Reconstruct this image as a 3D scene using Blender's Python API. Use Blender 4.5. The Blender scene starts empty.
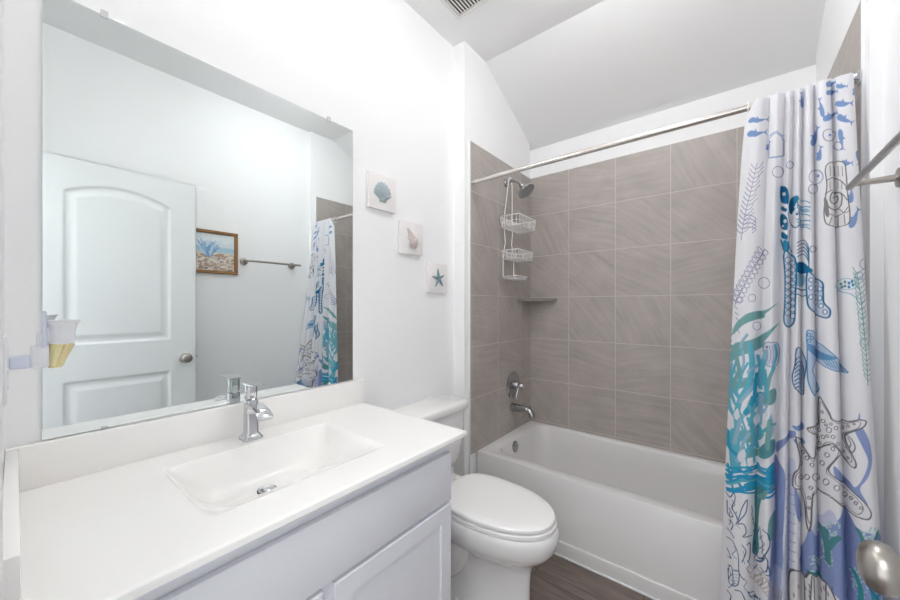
import bpy, bmesh, math, random
import numpy as np
from mathutils import Vector, Matrix, Euler

S = bpy.context.scene
COL = S.collection
PI = math.pi

# ------------------------------------------------------------------ camera
cam = bpy.data.cameras.new('camera')
cam_o = bpy.data.objects.new('camera', cam)
COL.objects.link(cam_o)
cam.sensor_fit = 'HORIZONTAL'
cam.sensor_width = 36.0
cam.lens = 348.8 * 36.0 / 900.0
cam.shift_y = 6.2 / 900.0
cam.clip_start = 0.01
cam_o.location = (0, 0, 1.304)
cam_o.rotation_euler = (PI / 2, 0, 0.6759)
S.camera = cam_o

# ------------------------------------------------------------------ light and exposure
S.view_settings.view_transform = 'Standard'
S.view_settings.look = 'None'
S.view_settings.gamma = 1.0
S.view_settings.use_curve_mapping = False
S.view_settings.exposure = 0.23
S.cycles.max_bounces = 16
S.cycles.diffuse_bounces = 10
S.cycles.glossy_bounces = 8

w = bpy.data.worlds.new('world')
S.world = w
w.use_nodes = True
bg = w.node_tree.nodes['Background']
bg.inputs['Color'].default_value = (0.93, 0.96, 1.0, 1)
bg.inputs['Strength'].default_value = 1.6


def lamp(name, kind, loc, energy, size=0.3, size_y=None, rot=(0, 0, 0), color=(1, 1, 1), spread=None):
    l = bpy.data.lights.new(name, kind)
    l.energy = energy
    l.color = color
    if kind == 'AREA':
        l.size = size
        if size_y:
            l.shape = 'RECTANGLE'
            l.size_y = size_y
        if spread:
            l.spread = spread
    else:
        l.shadow_soft_size = size
    o = bpy.data.objects.new(name, l)
    o.location = loc
    o.rotation_euler = rot
    COL.objects.link(o)
    return o


# unseen fill light added behind the doorway to brighten the room (the ceiling dome lamp and the vanity lamp shades glow themselves)
lamp('doorway_fill_light', 'AREA', (-0.10, -0.75, 2.30), 9, 0.9, rot=(math.radians(40), 0, 0), color=(1.0, 0.985, 0.97))
DOME_GLOW = 27
SHADE_GLOW = 9.5


# ------------------------------------------------------------------ materials
def mat(name, color=(0.8, 0.8, 0.8), rough=0.5, metal=0.0, spec=0.5, bump=None, coat=0.0, trans=0.0, ior=1.45, var=0.0):
    m = bpy.data.materials.new(name)
    m.use_nodes = True
    nt = m.node_tree
    b = nt.nodes['Principled BSDF']
    b.inputs['Base Color'].default_value = (*color, 1)
    b.inputs['Roughness'].default_value = rough
    b.inputs['Metallic'].default_value = metal
    b.inputs['Specular IOR Level'].default_value = spec
    b.inputs['Coat Weight'].default_value = coat
    b.inputs['Transmission Weight'].default_value = trans
    b.inputs['IOR'].default_value = ior
    if var:
        tc = nt.nodes.new('ShaderNodeTexCoord')
        n = nt.nodes.new('ShaderNodeTexNoise')
        n.inputs['Scale'].default_value = 6
        n.inputs['Detail'].default_value = 4
        nt.links.new(tc.outputs['Object'], n.inputs['Vector'])
        mx = nt.nodes.new('ShaderNodeMixRGB')
        mx.inputs[1].default_value = (*[c * (1 - var) for c in color], 1)
        mx.inputs[2].default_value = (*[min(1, c * (1 + var)) for c in color], 1)
        nt.links.new(n.outputs['Fac'], mx.inputs[0])
        nt.links.new(mx.outputs[0], b.inputs['Base Color'])
    if bump:
        sc, st = bump
        tc = nt.nodes.new('ShaderNodeTexCoord')
        n = nt.nodes.new('ShaderNodeTexNoise')
        n.inputs['Scale'].default_value = sc
        n.inputs['Detail'].default_value = 3
        nt.links.new(tc.outputs['Object'], n.inputs['Vector'])
        bp = nt.nodes.new('ShaderNodeBump')
        bp.inputs['Strength'].default_value = st
        bp.inputs['Distance'].default_value = 0.004
        nt.links.new(n.outputs['Fac'], bp.inputs['Height'])
        nt.links.new(bp.outputs['Normal'], b.inputs['Normal'])
    return m


M_wall = mat('white_wall_paint', (0.92, 0.92, 0.925), 0.75, spec=0.3, bump=(90, 0.12))
M_ceil = mat('white_ceiling_paint', (0.89, 0.89, 0.89), 0.85, spec=0.2, bump=(60, 0.12))
M_trim = mat('white_trim_paint', (0.85, 0.86, 0.87), 0.4)
M_door = mat('white_door_paint', (0.82, 0.835, 0.84), 0.45, bump=(140, 0.05))
M_cab = mat('pale_grey_cabinet_paint', (0.78,0.79,0.835), 0.42, bump=(120, 0.03))
M_marble = mat('cultured_marble', (0.955, 0.94, 0.92), 0.22, coat=0.25, var=0.012)
M_porc = mat('white_porcelain', (0.86, 0.85, 0.84), 0.10, coat=0.4, var=0.008)
M_seat = mat('white_seat_plastic', (0.92, 0.91, 0.90), 0.18, coat=0.2)
M_tub = mat('white_tub_enamel', (0.75, 0.738, 0.73), 0.16, coat=0.3)
M_chrome = mat('chrome', (0.64, 0.65, 0.665), 0.06, metal=1.0)
M_chrome2 = mat('chrome_dark_reflections', (0.46, 0.465, 0.475), 0.06, metal=1.0)  # same chrome for the tub fittings, dark reflections put into its colour
M_wire = mat('satin_steel_wire', (0.95, 0.95, 0.95), 0.35, metal=1.0)
M_nickel = mat('brushed_nickel', (0.45, 0.42, 0.385), 0.30, metal=1.0)
M_rod = mat('brushed_steel_rod', (0.74, 0.70, 0.66), 0.25, metal=1.0)
M_mirror = mat('mirror_silver', (0.795, 0.838, 0.832), 0.0, metal=1.0)
M_glass = mat('clear_plastic', (0.95, 0.96, 0.96), 0.15, trans=0.35)
M_dark = mat('dark_bolt_and_gap_shade', (0.03, 0.028, 0.026), 0.8)  # near-black: tank bolts, and painted shade in the drain and vent gaps
M_vent = mat('white_vent_metal', (0.80, 0.79, 0.77), 0.5)
M_canvas = mat('white_canvas', (0.86, 0.83, 0.82), 0.8, bump=(220, 0.2))
M_plastic = mat('white_plastic', (0.84, 0.85, 0.88), 0.3)
M_plastic2 = mat('bluish_shade_plastic', (0.70, 0.74, 0.86), 0.35)  # bluish shade on the plug put into the plastic colour
M_oil = mat('amber_scented_oil', (0.97, 0.84, 0.48), 0.05, trans=0.85, ior=1.4)
M_shell_b = mat('blue_grey_shell', (0.42, 0.49, 0.53), 0.6, bump=(80, 0.3), var=0.25)
M_shell_p = mat('pink_grey_shell', (0.60, 0.51, 0.50), 0.6, bump=(80, 0.3), var=0.2)
M_star = mat('teal_starfish', (0.19, 0.29, 0.32), 0.7, bump=(160, 0.6), var=0.3)
M_ring = mat('white_ring_plastic', (0.85, 0.85, 0.86), 0.3)
M_shade = mat('opal_glass', (0.9, 0.9, 0.88), 0.3)
M_shade.node_tree.nodes['Principled BSDF'].inputs['Emission Color'].default_value = (1, 0.985, 0.965, 1)
M_shade.node_tree.nodes['Principled BSDF'].inputs['Emission Strength'].default_value = SHADE_GLOW
M_diff = mat('ceiling_lamp_diffuser', (0.9, 0.9, 0.88), 0.3)
M_diff.node_tree.nodes['Principled BSDF'].inputs['Emission Color'].default_value = (0.985, 0.995, 1.0, 1)
M_diff.node_tree.nodes['Principled BSDF'].inputs['Emission Strength'].default_value = DOME_GLOW

TILE = 0.3172


def tile_mat(name, axis, o1, o2):
    """square stone look tiles; axis = which world axis runs along the wall"""
    m = bpy.data.materials.new(name)
    m.use_nodes = True
    nt = m.node_tree
    N = nt.nodes
    L = nt.links
    b = N['Principled BSDF']
    g = N.new('ShaderNodeNewGeometry')
    sp = N.new('ShaderNodeSeparateXYZ')
    L.new(g.outputs['Position'], sp.inputs[0])
    cb = N.new('ShaderNodeCombineXYZ')
    a1 = N.new('ShaderNodeMath'); a1.operation = 'SUBTRACT'; a1.inputs[1].default_value = o1 - 20 * TILE
    a2 = N.new('ShaderNodeMath'); a2.operation = 'SUBTRACT'; a2.inputs[1].default_value = o2 - 20 * TILE
    L.new(sp.outputs[axis], a1.inputs[0])
    L.new(sp.outputs['Z'], a2.inputs[0])
    L.new(a1.outputs[0], cb.inputs[0])
    L.new(a2.outputs[0], cb.inputs[1])
    br = N.new('ShaderNodeTexBrick')
    br.offset = 0.0
    br.squash = 1.0
    br.inputs['Scale'].default_value = 1.0
    br.inputs['Brick Width'].default_value = TILE
    br.inputs['Row Height'].default_value = TILE
    br.inputs['Mortar Size'].default_value = 0.0022
    br.inputs['Mortar Smooth'].default_value = 0.2
    br.inputs['Bias'].default_value = 0.0
    br.inputs['Color1'].default_value = (0, 0, 0, 1)
    br.inputs['Color2'].default_value = (1, 1, 1, 1)
    br.inputs['Mortar'].default_value = (0.5, 0.5, 0.5, 1)
    L.new(cb.outputs[0], br.inputs['Vector'])
    # striations, each tile turned and shifted on its own
    ang = N.new('ShaderNodeMath'); ang.operation = 'MULTIPLY_ADD'
    ang.inputs[1].default_value = 1.5; ang.inputs[2].default_value = -0.25
    L.new(br.outputs['Color'], ang.inputs[0])
    rot = N.new('ShaderNodeVectorRotate'); rot.rotation_type = 'Z_AXIS'
    L.new(cb.outputs[0], rot.inputs['Vector'])
    L.new(ang.outputs[0], rot.inputs['Angle'])
    mp = N.new('ShaderNodeMapping')
    mp.inputs['Scale'].default_value = (2.0, 26.0, 1)
    L.new(rot.outputs[0], mp.inputs['Vector'])
    wv = N.new('ShaderNodeMath'); wv.operation = 'MULTIPLY'; wv.inputs[1].default_value = 9.0
    L.new(br.outputs['Color'], wv.inputs[0])
    n1 = N.new('ShaderNodeTexNoise'); n1.noise_dimensions = '4D'
    n1.inputs['Scale'].default_value = 1.6
    n1.inputs['Detail'].default_value = 5
    n1.inputs['Roughness'].default_value = 0.6
    L.new(mp.outputs[0], n1.inputs['Vector'])
    L.new(wv.outputs[0], n1.inputs['W'])
    n2 = N.new('ShaderNodeTexNoise')
    n2.inputs['Scale'].default_value = 7
    n2.inputs['Detail'].default_value = 6
    L.new(cb.outputs[0], n2.inputs['Vector'])
    r = N.new('ShaderNodeValToRGB')
    r.color_ramp.elements[0].position = 0.30
    r.color_ramp.elements[0].color = (0.350, 0.312, 0.285, 1)
    r.color_ramp.elements[1].position = 0.72
    r.color_ramp.elements[1].color = (0.52, 0.473, 0.445, 1)
    mxn = N.new('ShaderNodeMath'); mxn.operation = 'MULTIPLY_ADD'; mxn.inputs[1].default_value = 0.6
    hf = N.new('ShaderNodeMath'); hf.operation = 'MULTIPLY'; hf.inputs[1].default_value = 0.4
    L.new(n2.outputs['Fac'], hf.inputs[0])
    L.new(n1.outputs['Fac'], mxn.inputs[0])
    L.new(hf.outputs[0], mxn.inputs[2])
    L.new(mxn.outputs[0], r.inputs['Fac'])
    mx = N.new('ShaderNodeMixRGB')
    mx.inputs[2].default_value = (0.60, 0.56, 0.53, 1)
    L.new(br.outputs['Fac'], mx.inputs[0])
    L.new(r.outputs[0], mx.inputs[1])
    L.new(mx.outputs[0], b.inputs['Base Color'])
    b.inputs['Roughness'].default_value = 0.42
    bp = N.new('ShaderNodeBump'); bp.invert = True
    bp.inputs['Strength'].default_value = 0.5
    bp.inputs['Distance'].default_value = 0.002
    L.new(br.outputs['Fac'], bp.inputs['Height'])
    L.new(bp.outputs['Normal'], b.inputs['Normal'])
    return m


M_tile_x = tile_mat('stone_tile_back', 'X', -0.9196, 1.372)
M_tile_y = tile_mat('stone_tile_side', 'Y', 2.046, 1.372)
M_tile_plain = mat('stone_tile_shelf', (0.27, 0.237, 0.215), 0.42, bump=(30, 0.1), var=0.12)


def floor_mat():
    m = bpy.data.materials.new('dark_plank_floor')
    m.use_nodes = True
    nt = m.node_tree
    N = nt.nodes
    L = nt.links
    b = N['Principled BSDF']
    g = N.new('ShaderNodeNewGeometry')
    ad = N.new('ShaderNodeVectorMath'); ad.operation = 'ADD'
    ad.inputs[1].default_value = (12.3, 6.02, 0)
    L.new(g.outputs['Position'], ad.inputs[0])
    br = N.new('ShaderNodeTexBrick')
    br.offset = 0.37
    br.inputs['Scale'].default_value = 1
    br.inputs['Brick Width'].default_value = 1.2
    br.inputs['Row Height'].default_value = 0.152
    br.inputs['Mortar Size'].default_value = 0.0012
    br.inputs['Color1'].default_value = (0, 0, 0, 1)
    br.inputs['Color2'].default_value = (1, 1, 1, 1)
    L.new(ad.outputs[0], br.inputs['Vector'])
    mp = N.new('ShaderNodeMapping')
    mp.inputs['Scale'].default_value = (2.2, 30, 1)
    L.new(ad.outputs[0], mp.inputs['Vector'])
    n = N.new('ShaderNodeTexNoise'); n.noise_dimensions = '4D'
    n.inputs['Scale'].default_value = 1.8
    n.inputs['Detail'].default_value = 7
    n.inputs['Roughness'].default_value = 0.65
    n.inputs['Distortion'].default_value = 0.6
    k = N.new('ShaderNodeMath'); k.operation = 'MULTIPLY'; k.inputs[1].default_value = 8
    L.new(br.outputs['Color'], k.inputs[0])
    L.new(k.outputs[0], n.inputs['W'])
    L.new(mp.outputs[0], n.inputs['Vector'])
    r = N.new('ShaderNodeValToRGB')
    r.color_ramp.elements[0].position = 0.28
    r.color_ramp.elements[0].color = (0.090, 0.068, 0.057, 1)
    r.color_ramp.elements[1].position = 0.75
    r.color_ramp.elements[1].color = (0.29, 0.232, 0.200, 1)
    L.new(n.outputs['Fac'], r.inputs['Fac'])
    mx = N.new('ShaderNodeMixRGB')
    mx.inputs[2].default_value = (0.05, 0.04, 0.035, 1)
    L.new(br.outputs['Fac'], mx.inputs[0])
    L.new(r.outputs[0], mx.inputs[1])
    L.new(mx.outputs[0], b.inputs['Base Color'])
    b.inputs['Roughness'].default_value = 0.42
    return m


M_floor = floor_mat()


# ------------------------------------------------------------------ mesh helpers
def link_mesh(name, bm, m, parent=None, smooth=True, auto=40):
    bmesh.ops.recalc_face_normals(bm, faces=bm.faces)
    me = bpy.data.meshes.new(name)
    bm.to_mesh(me)
    bm.free()
    o = bpy.data.objects.new(name, me)
    COL.objects.link(o)
    if m is not None:
        me.materials.append(m)
    if smooth:
        for p in me.polygons:
            p.use_smooth = True
        bmx = bmesh.new()
        bmx.from_mesh(me)
        lim = math.radians(auto)
        for e in bmx.edges:
            if len(e.link_faces) == 2 and e.calc_face_angle(0) > lim:
                e.smooth = False
        bmx.to_mesh(me)
        bmx.free()
    if parent is not None:
        o.parent = parent
        o.matrix_parent_inverse = Matrix.Translation(-Vector(parent.location))
    return o


def thing(name, label, cat, loc=(0, 0, 0), group=None):
    o = bpy.data.objects.new(name, None)
    o.empty_display_size = 0.05
    o.location = loc
    COL.objects.link(o)
    o['label'] = label
    o['category'] = cat
    if group:
        o['group'] = group
    return o


def tag(o, label, cat, group=None, kind=None):
    o['label'] = label
    o['category'] = cat
    if group:
        o['group'] = group
    if kind:
        o['kind'] = kind
    return o


def bx(bm, x0, x1, y0, y1, z0, z1, bev=0.0, seg=2):
    r = bmesh.ops.create_cube(bm, size=1)
    vs = r['verts']
    for v in vs:
        v.co = Vector(((x0 + x1) / 2 + v.co.x * (x1 - x0), (y0 + y1) / 2 + v.co.y * (y1 - y0), (z0 + z1) / 2 + v.co.z * (z1 - z0)))
    if bev:
        es = list({e for v in vs for e in v.link_edges})
        bmesh.ops.bevel(bm, geom=es, offset=bev, segments=seg, profile=0.5, affect='EDGES')


def box(name, m, dims, parent=None, bev=0.0, seg=2, smooth=True):
    bm = bmesh.new()
    bx(bm, *dims, bev=bev, seg=seg)
    return link_mesh(name, bm, m, parent, smooth)


def loft(bm, rings, cap0=True, cap1=True, closed=True):
    V = [[bm.verts.new(p) for p in r] for r in rings]
    n = len(V[0])
    for a, b in zip(V, V[1:]):
        for i in range(n if closed else n - 1):
            j = (i + 1) % n
            try:
                bm.faces.new((a[i], a[j], b[j], b[i]))
            except ValueError:
                pass
    if cap0:
        bm.faces.new(V[0][::-1])
    if cap1:
        bm.faces.new(V[-1])
    return V


def basis(d):
    d = Vector(d).normalized()
    a = Vector((0, 0, 1)) if abs(d.z) < 0.9 else Vector((1, 0, 0))
    u = d.cross(a).normalized()
    return u, d.cross(u).normalized()


def lathe(bm, base, axis, prof, n=32, cap0=True, cap1=True):
    """prof = [(distance along axis, radius)]"""
    base = Vector(base)
    ax = Vector(axis).normalized()
    u, v = basis(ax)
    rings = []
    for d, r in prof:
        r = max(r, 1e-5)
        rings.append([base + ax * d + (u * math.cos(2 * PI * i / n) + v * math.sin(2 * PI * i / n)) * r for i in range(n)])
    loft(bm, rings, cap0, cap1)


def tube(bm, pts, r, n=10, cap=True, closed=False):
    pts = [Vector(p) for p in pts]
    k = len(pts)
    rings = []
    up = None
    for i, p in enumerate(pts):
        if closed:
            d = (pts[(i + 1) % k] - pts[i - 1]).normalized()
        else:
            d = ((pts[min(i + 1, k - 1)] - pts[max(i - 1, 0)])).normalized()
        if up is None:
            u, v = basis(d)
        else:
            u = (up - d * up.dot(d))
            if u.length < 1e-6:
                u, v = basis(d)
            u.normalize()
            v = d.cross(u).normalized()
        up = u
        rr = r[i] if isinstance(r, (list, tuple)) else r
        rings.append([p + (u * math.cos(2 * PI * j / n) + v * math.sin(2 * PI * j / n)) * rr for j in range(n)])
    if closed:
        rings.append(rings[0])
        V = [[bm.verts.new(q) for q in ring] for ring in rings[:-1]]
        V.append(V[0])
        for a, b in zip(V, V[1:]):
            for j in range(n):
                try:
                    bm.faces.new((a[j], a[(j + 1) % n], b[(j + 1) % n], b[j]))
                except ValueError:
                    pass
    else:
        loft(bm, rings, cap, cap)


def bez(p0, p1, p2, p3, n=12):
    p0, p1, p2, p3 = map(Vector, (p0, p1, p2, p3))
    return [p0 * (1 - t) ** 3 + p1 * 3 * t * (1 - t) ** 2 + p2 * 3 * t * t * (1 - t) + p3 * t ** 3 for t in [i / n for i in range(n + 1)]]


def prism(bm, poly, axis, a0, a1):
    """extrude a 2D polygon along an axis: 'x' -> poly is (y,z), 'y' -> (x,z), 'z' -> (x,y)"""
    def P(q, a):
        if axis == 'x':
            return (a, q[0], q[1])
        if axis == 'y':
            return (q[0], a, q[1])
        return (q[0], q[1], a)
    loft(bm, [[P(q, a0) for q in poly], [P(q, a1) for q in poly]])


def rrect(cx, cy, hx, hy, r, n=6):
    r = min(r, hx - 1e-4, hy - 1e-4)
    out = []
    for sx, sy, a0 in ((1, 1, 0), (-1, 1, PI / 2), (-1, -1, PI), (1, -1, 1.5 * PI)):
        for i in range(n + 1):
            a = a0 + PI / 2 * i / n
            out.append((cx + sx * (hx - r) + r * math.cos(a), cy + sy * (hy - r) + r * math.sin(a)))
    return out


# ------------------------------------------------------------------ the room
XM, XL, XR, XW = -1.312, -1.223, 0.334, 0.370       # mirror wall, tiled alcove left, alcove right, right wall
YF, YRET, YB = -0.015, 1.672, 2.536                 # front wall, alcove return, tiled back wall
ZC, YS, ZB = 2.883, 1.904, 2.580                    # ceiling, start of its slope, its height at the back
ZT = 2.305                                          # top of the tiles
ZS = lambda y: ZC if y < YS else ZC + (y - YS) * (ZB - ZC) / (YB + 0.01 - YS)


def structure(o):
    o['kind'] = 'structure'
    return o


structure(box('floor', M_floor, (XM - 0.1, XW + 0.1, -2.0, 2.65, -0.06, 0), smooth=False))
bm = bmesh.new()
prism(bm, [(-0.14, ZC), (YS, ZC), (2.66, ZS(2.66)), (2.66, ZS(2.66) + 0.1), (YS, ZC + 0.1), (-0.14, ZC + 0.1)], 'x', XM - 0.1, XW + 0.1)
structure(link_mesh('ceiling', bm, M_ceil, smooth=False))
structure(box('wall_left', M_wall, (XM - 0.1, XM, -0.14, YRET, 0, ZC), smooth=False))
bm = bmesh.new()
prof = [(YRET, 0), (2.546, 0), (2.546, ZS(2.546)), (YS, ZC), (YRET, ZC)]
prism(bm, prof, 'x', XM - 0.1, XL - 0.008)
structure(link_mesh('wall_left_alcove', bm, M_wall, smooth=False))
bm = bmesh.new()
prism(bm, prof, 'x', XR + 0.008, XW + 0.1)
structure(link_mesh('wall_right_alcove', bm, M_wall, smooth=False))
structure(box('wall_right', M_wall, (XW, XW + 0.1, -0.14, YRET, 0, ZC), smooth=False))
structure(box('wall_back', M_wall, (XM - 0.1, XW + 0.1, 2.546, 2.646, 0, ZS(2.646)), smooth=False))
# front wall with the doorway the photograph is taken from
DX0, DX1, DZ = -0.52, 0.240, 2.14
bm = bmesh.new()
prism(bm, [(XM, 0), (DX0, 0), (DX0, DZ), (DX1, DZ), (DX1, 0), (XW, 0), (XW, ZC), (XM, ZC)], 'y', -0.135, YF)
structure(link_mesh('wall_front', bm, M_wall, smooth=False))
bm = bmesh.new()
bx(bm, DX0 - 0.058, DX0 - 0.004, YF, YF + 0.0074, 0, DZ + 0.06, 0.003)
bx(bm, DX0 - 0.004, DX0 + 0.012, -0.135, YF + 0.004, 0, DZ, 0.002)
structure(link_mesh('trim_1', bm, M_trim))
# tiled surround
structure(box('wall_left_tile', M_tile_y, (XL - 0.008, XL, 1.722, YB, 0.405, ZT), smooth=False))
structure(box('wall_back_tile', M_tile_x, (XL - 0.008, XR + 0.008, YB, 2.546, 0.405, ZT), smooth=False))
structure(box('wall_right_tile', M_tile_y, (XR, XR + 0.008, 1.722, YB, 0.405, ZT), smooth=False))
bm = bmesh.new()
bx(bm, XL - 0.008, XL + 0.001, 1.715, 1.722, 0.0, ZT, 0.001)
structure(link_mesh('trim_2', bm, M_trim))
bm = bmesh.new()
bx(bm, XR - 0.001, XR + 0.008, 1.715, 1.722, 0.0, ZT, 0.001)
structure(link_mesh('trim_3', bm, M_trim))
# baseboards
bm = bmesh.new()
bx(bm, XM, XM + 0.012, 0.97, YRET - 0.001, 0, 0.09, 0.003)
structure(link_mesh('baseboard_left', bm, M_trim))
bm = bmesh.new()
bx(bm, XW - 0.012, XW, 0.03, YRET - 0.001, 0, 0.09, 0.003)
structure(link_mesh('baseboard_right', bm, M_trim))
bm = bmesh.new()
bx(bm, XM + 0.012, XL - 0.008, YRET - 0.012, YRET, 0, 0.09, 0.003)
structure(link_mesh('baseboard_alcove', bm, M_trim))

# ------------------------------------------------------------------ the open door
DY0, DY1, DXF = 0.024, 0.765, 0.200


def door_face():
    ys = np.linspace(DY0, DY1, 150)
    zs = np.linspace(0.012, 2.12, 400)
    Y, Z = np.meshgrid(ys, zs)
    c, hw = (0.162 + 0.627) / 2, (0.627 - 0.162) / 2
    dep = np.zeros_like(Y)
    for (z0, ztop, arch) in ((1.09, 1.935, 0.065), (0.22, 0.888, 0.0)):
        top = ztop + arch * (1 - ((Y - c) / hw) ** 2)
        d = np.minimum(np.minimum(Y - 0.162, 0.627 - Y), np.minimum(Z - z0, (top - Z) * 0.93))
        prof_x = [-1, 0, 0.010, 0.022, 0.030, 0.052, 1]
        prof_y = [0, 0, 0.009, 0.010, 0.009, 0.002, 0.002]
        dep += np.interp(d, prof_x, prof_y)
    return Y, Z, dep


door = thing('door_1', 'white two-panel door with arched top panel, swung open against right wall', 'door', (0.217, 0.024, 0))
door['kind'] = 'structure'
Y, Z, D = door_face()
nz, ny = Y.shape
bm = bmesh.new()
G = [[bm.verts.new((DXF + D[i, j], Y[i, j], Z[i, j])) for j in range(ny)] for i in range(nz)]
for i in range(nz - 1):
    for j in range(ny - 1):
        bm.faces.new((G[i][j], G[i + 1][j], G[i + 1][j + 1], G[i][j + 1]))
link_mesh('door_panel', bm, M_door, door, auto=60)
bm = bmesh.new()
bx(bm, DXF + 0.0108, DXF + 0.035, DY0, DY1, 0.012, 2.12)
bx(bm, DXF, DXF + 0.011, DY0, DY0 + 0.002, 0.012, 2.12)
bx(bm, DXF, DXF + 0.011, DY1 - 0.002, DY1, 0.012, 2.12)
bx(bm, DXF, DXF + 0.011, DY0, DY1, 2.118, 2.12)
link_mesh('door_leaf', bm, M_door, door, smooth=False)
KY, KZ = 0.702, 0.965
bm = bmesh.new()
lathe(bm, (DXF, KY, KZ), (-1, 0, 0), [(0.0, 0.033), (0.004, 0.033), (0.009, 0.028), (0.012, 0.014), (0.026, 0.012), (0.030, 0.017), (0.037, 0.0280), (0.046, 0.0315), (0.055, 0.0300), (0.062, 0.0240), (0.066, 0.015), (0.0675, 0.0)], 40)
link_mesh('door_handle', bm, M_nickel, door)
bm = bmesh.new()
bx(bm, DXF + 0.006, DXF + 0.029, DY1, DY1 + 0.001, KZ - 0.028, KZ + 0.028, 0.0)
bx(bm, DXF + 0.012, DXF + 0.023, DY1, DY1 + 0.010, KZ - 0.008, KZ + 0.008, 0.002)
link_mesh('door_latch', bm, M_nickel, door)
for hz in (0.28, 1.06, 1.86):
    bm = bmesh.new()
    lathe(bm, (DXF + 0.040, DY0 - 0.004, hz - 0.045), (0, 0, 1), [(0, 0.005), (0.09, 0.005)], 14)
    link_mesh('door_hinge', bm, M_nickel, door)

# ------------------------------------------------------------------ vanity cabinet
VX, VY0, VY1 = -0.757, -0.010, 0.956
cab = thing('vanity_cabinet', 'pale grey painted vanity cabinet under the white sink counter', 'cabinet', (-1.03, 0.47, 0))
bm = bmesh.new()
bx(bm, XM + 0.003, VX - 0.019, VY0, VY0 + 0.016, 0.09, 0.8495)
bx(bm, XM + 0.003, VX - 0.019, VY1 - 0.016, VY1, 0.0, 0.8495)
bx(bm, XM + 0.003, VX - 0.020, VY0 + 0.016, VY1 - 0.016, 0.09, 0.106)
bx(bm, XM + 0.003, XM + 0.009, VY0 + 0.016, VY1 - 0.016, 0.106, 0.8495)
bx(bm, VX - 0.038, VX - 0.0192, VY0 + 0.016, VY1 - 0.016, 0.795, 0.8495)
bx(bm, VX - 0.038, VX - 0.0192, VY0 + 0.016, VY1 - 0.016, 0.606, 0.646)
bx(bm, VX - 0.038, VX - 0.0192, 0.452, 0.502, 0.106, 0.606)
link_mesh('carcass', bm, M_cab, cab, smooth=False)
box('toe_kick', M_cab, (VX - 0.10, VX - 0.085, VY0, VY1, 0.0, 0.09), cab, smooth=False)
box('false_drawer_front', M_cab, (VX - 0.019, VX, 0.002, VY1 - 0.004, 0.632, 0.796), cab, bev=0.0025)


def shaker(y0, y1, z0, z1):
    bm = bmesh.new()
    s, r = 0.052, 0.0075
    o_ = [(y0, z0), (y1, z0), (y1, z1), (y0, z1)]
    i_ = [(y0 + s, z0 + s), (y1 - s, z0 + s), (y1 - s, z1 - s), (y0 + s, z1 - s)]
    e = 0.0035
    ob = [(y0 + e, z0 + e), (y1 - e, z0 + e), (y1 - e, z1 - e), (y0 + e, z1 - e)]
    rings = [[(VX - 0.019, *q) for q in o_], [(VX - e, *q) for q in o_], [(VX, *q) for q in ob], [(VX, *q) for q in i_]]
    i2 = [(y0 + s + .0015, z0 + s + .0015), (y1 - s - .0015, z0 + s + .0015), (y1 - s - .0015, z1 - s - .0015), (y0 + s + .0015, z1 - s - .0015)]
    rings.append([(VX - r, *q) for q in i2])
    loft(bm, rings)
    return link_mesh('cabinet_door', bm, M_cab, cab, smooth=False)


shaker(0.492, VY1 - 0.004, 0.115, 0.620)
shaker(0.002, 0.462, 0.115, 0.620)

# ------------------------------------------------------------------ countertop with moulded basin
ZTOP = 0.869
CX0, CX1, CY0, CY1 = XM + 0.002, -0.716, -0.0145, 0.990
top = thing('sink_countertop', 'white one-piece vanity counter with moulded rectangular sink', 'countertop', (-1.0, 0.49, 0.84))
BX0, BX1, BY0, BY1 = -1.178, -0.832, 0.245, 0.722


def ease(t):
    t = np.clip(t, 0, 1)
    return t * t * (3 - 2 * t)


def basin_depth(X, Y):
    dl = Y - BY0
    dr = BY1 - Y
    dbk = X - BX0
    df = BX1 - X
    side = 1 - (1 - np.clip(np.minimum(dl, dr) / 0.125, 0, 1)) ** 2.2
    back = 1 - (1 - np.clip(dbk / 0.075, 0, 1)) ** 2.2
    front = np.clip(df / 0.235, 0, 1)
    front = front * (1 - 0.12 * front)
    d = 0.108 * side * back * front / 0.88
    return np.where((dl > 0) & (dr > 0) & (dbk > 0) & (df > 0), np.clip(d, 0, 0.112), 0)


xs = np.unique(np.concatenate([np.linspace(CX0, CX1 - 0.006, 60), np.linspace(BX0 - 0.002, BX1 + 0.002, 100)]))
ys = np.unique(np.concatenate([np.linspace(CY0, CY1 - 0.006, 60), np.linspace(BY0 - 0.002, BY1 + 0.002, 120)]))
bm = bmesh.new()
XX, YY = np.meshgrid(xs, ys)
DD = basin_depth(XX, YY)
G = [[bm.verts.new((XX[i, j], YY[i, j], ZTOP - DD[i, j])) for j in range(len(xs))] for i in range(len(ys))]
for i in range(len(ys) - 1):
    for j in range(len(xs) - 1):
        bm.faces.new((G[i][j], G[i][j + 1], G[i + 1][j + 1], G[i + 1][j]))
# rounded front and right edges, thickness
border = [G[i][-1] for i in range(len(ys))] + [G[-1][j] for j in range(len(xs) - 2, -1, -1)]
prev = border
nb = len(ys)
for (o_, dz) in ((0.0012, 0.0003), (0.0030, 0.0014), (0.0045, 0.0035), (0.005, 0.006), (0.005, 0.0170), (0.0035, 0.019)):
    cur = []
    for k, v in enumerate(border):
        ox = o_ if k < nb else 0.0
        oy = o_ if k >= nb - 1 else 0.0
        if k == nb - 1:
            ox = oy = o_ * 0.85
        cur.append(bm.verts.new((v.co.x + ox, v.co.y + oy, ZTOP - dz)))
    for k in range(len(border) - 1):
        bm.faces.new((prev[k], prev[k + 1], cur[k + 1], cur[k]))
    prev = cur
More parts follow.
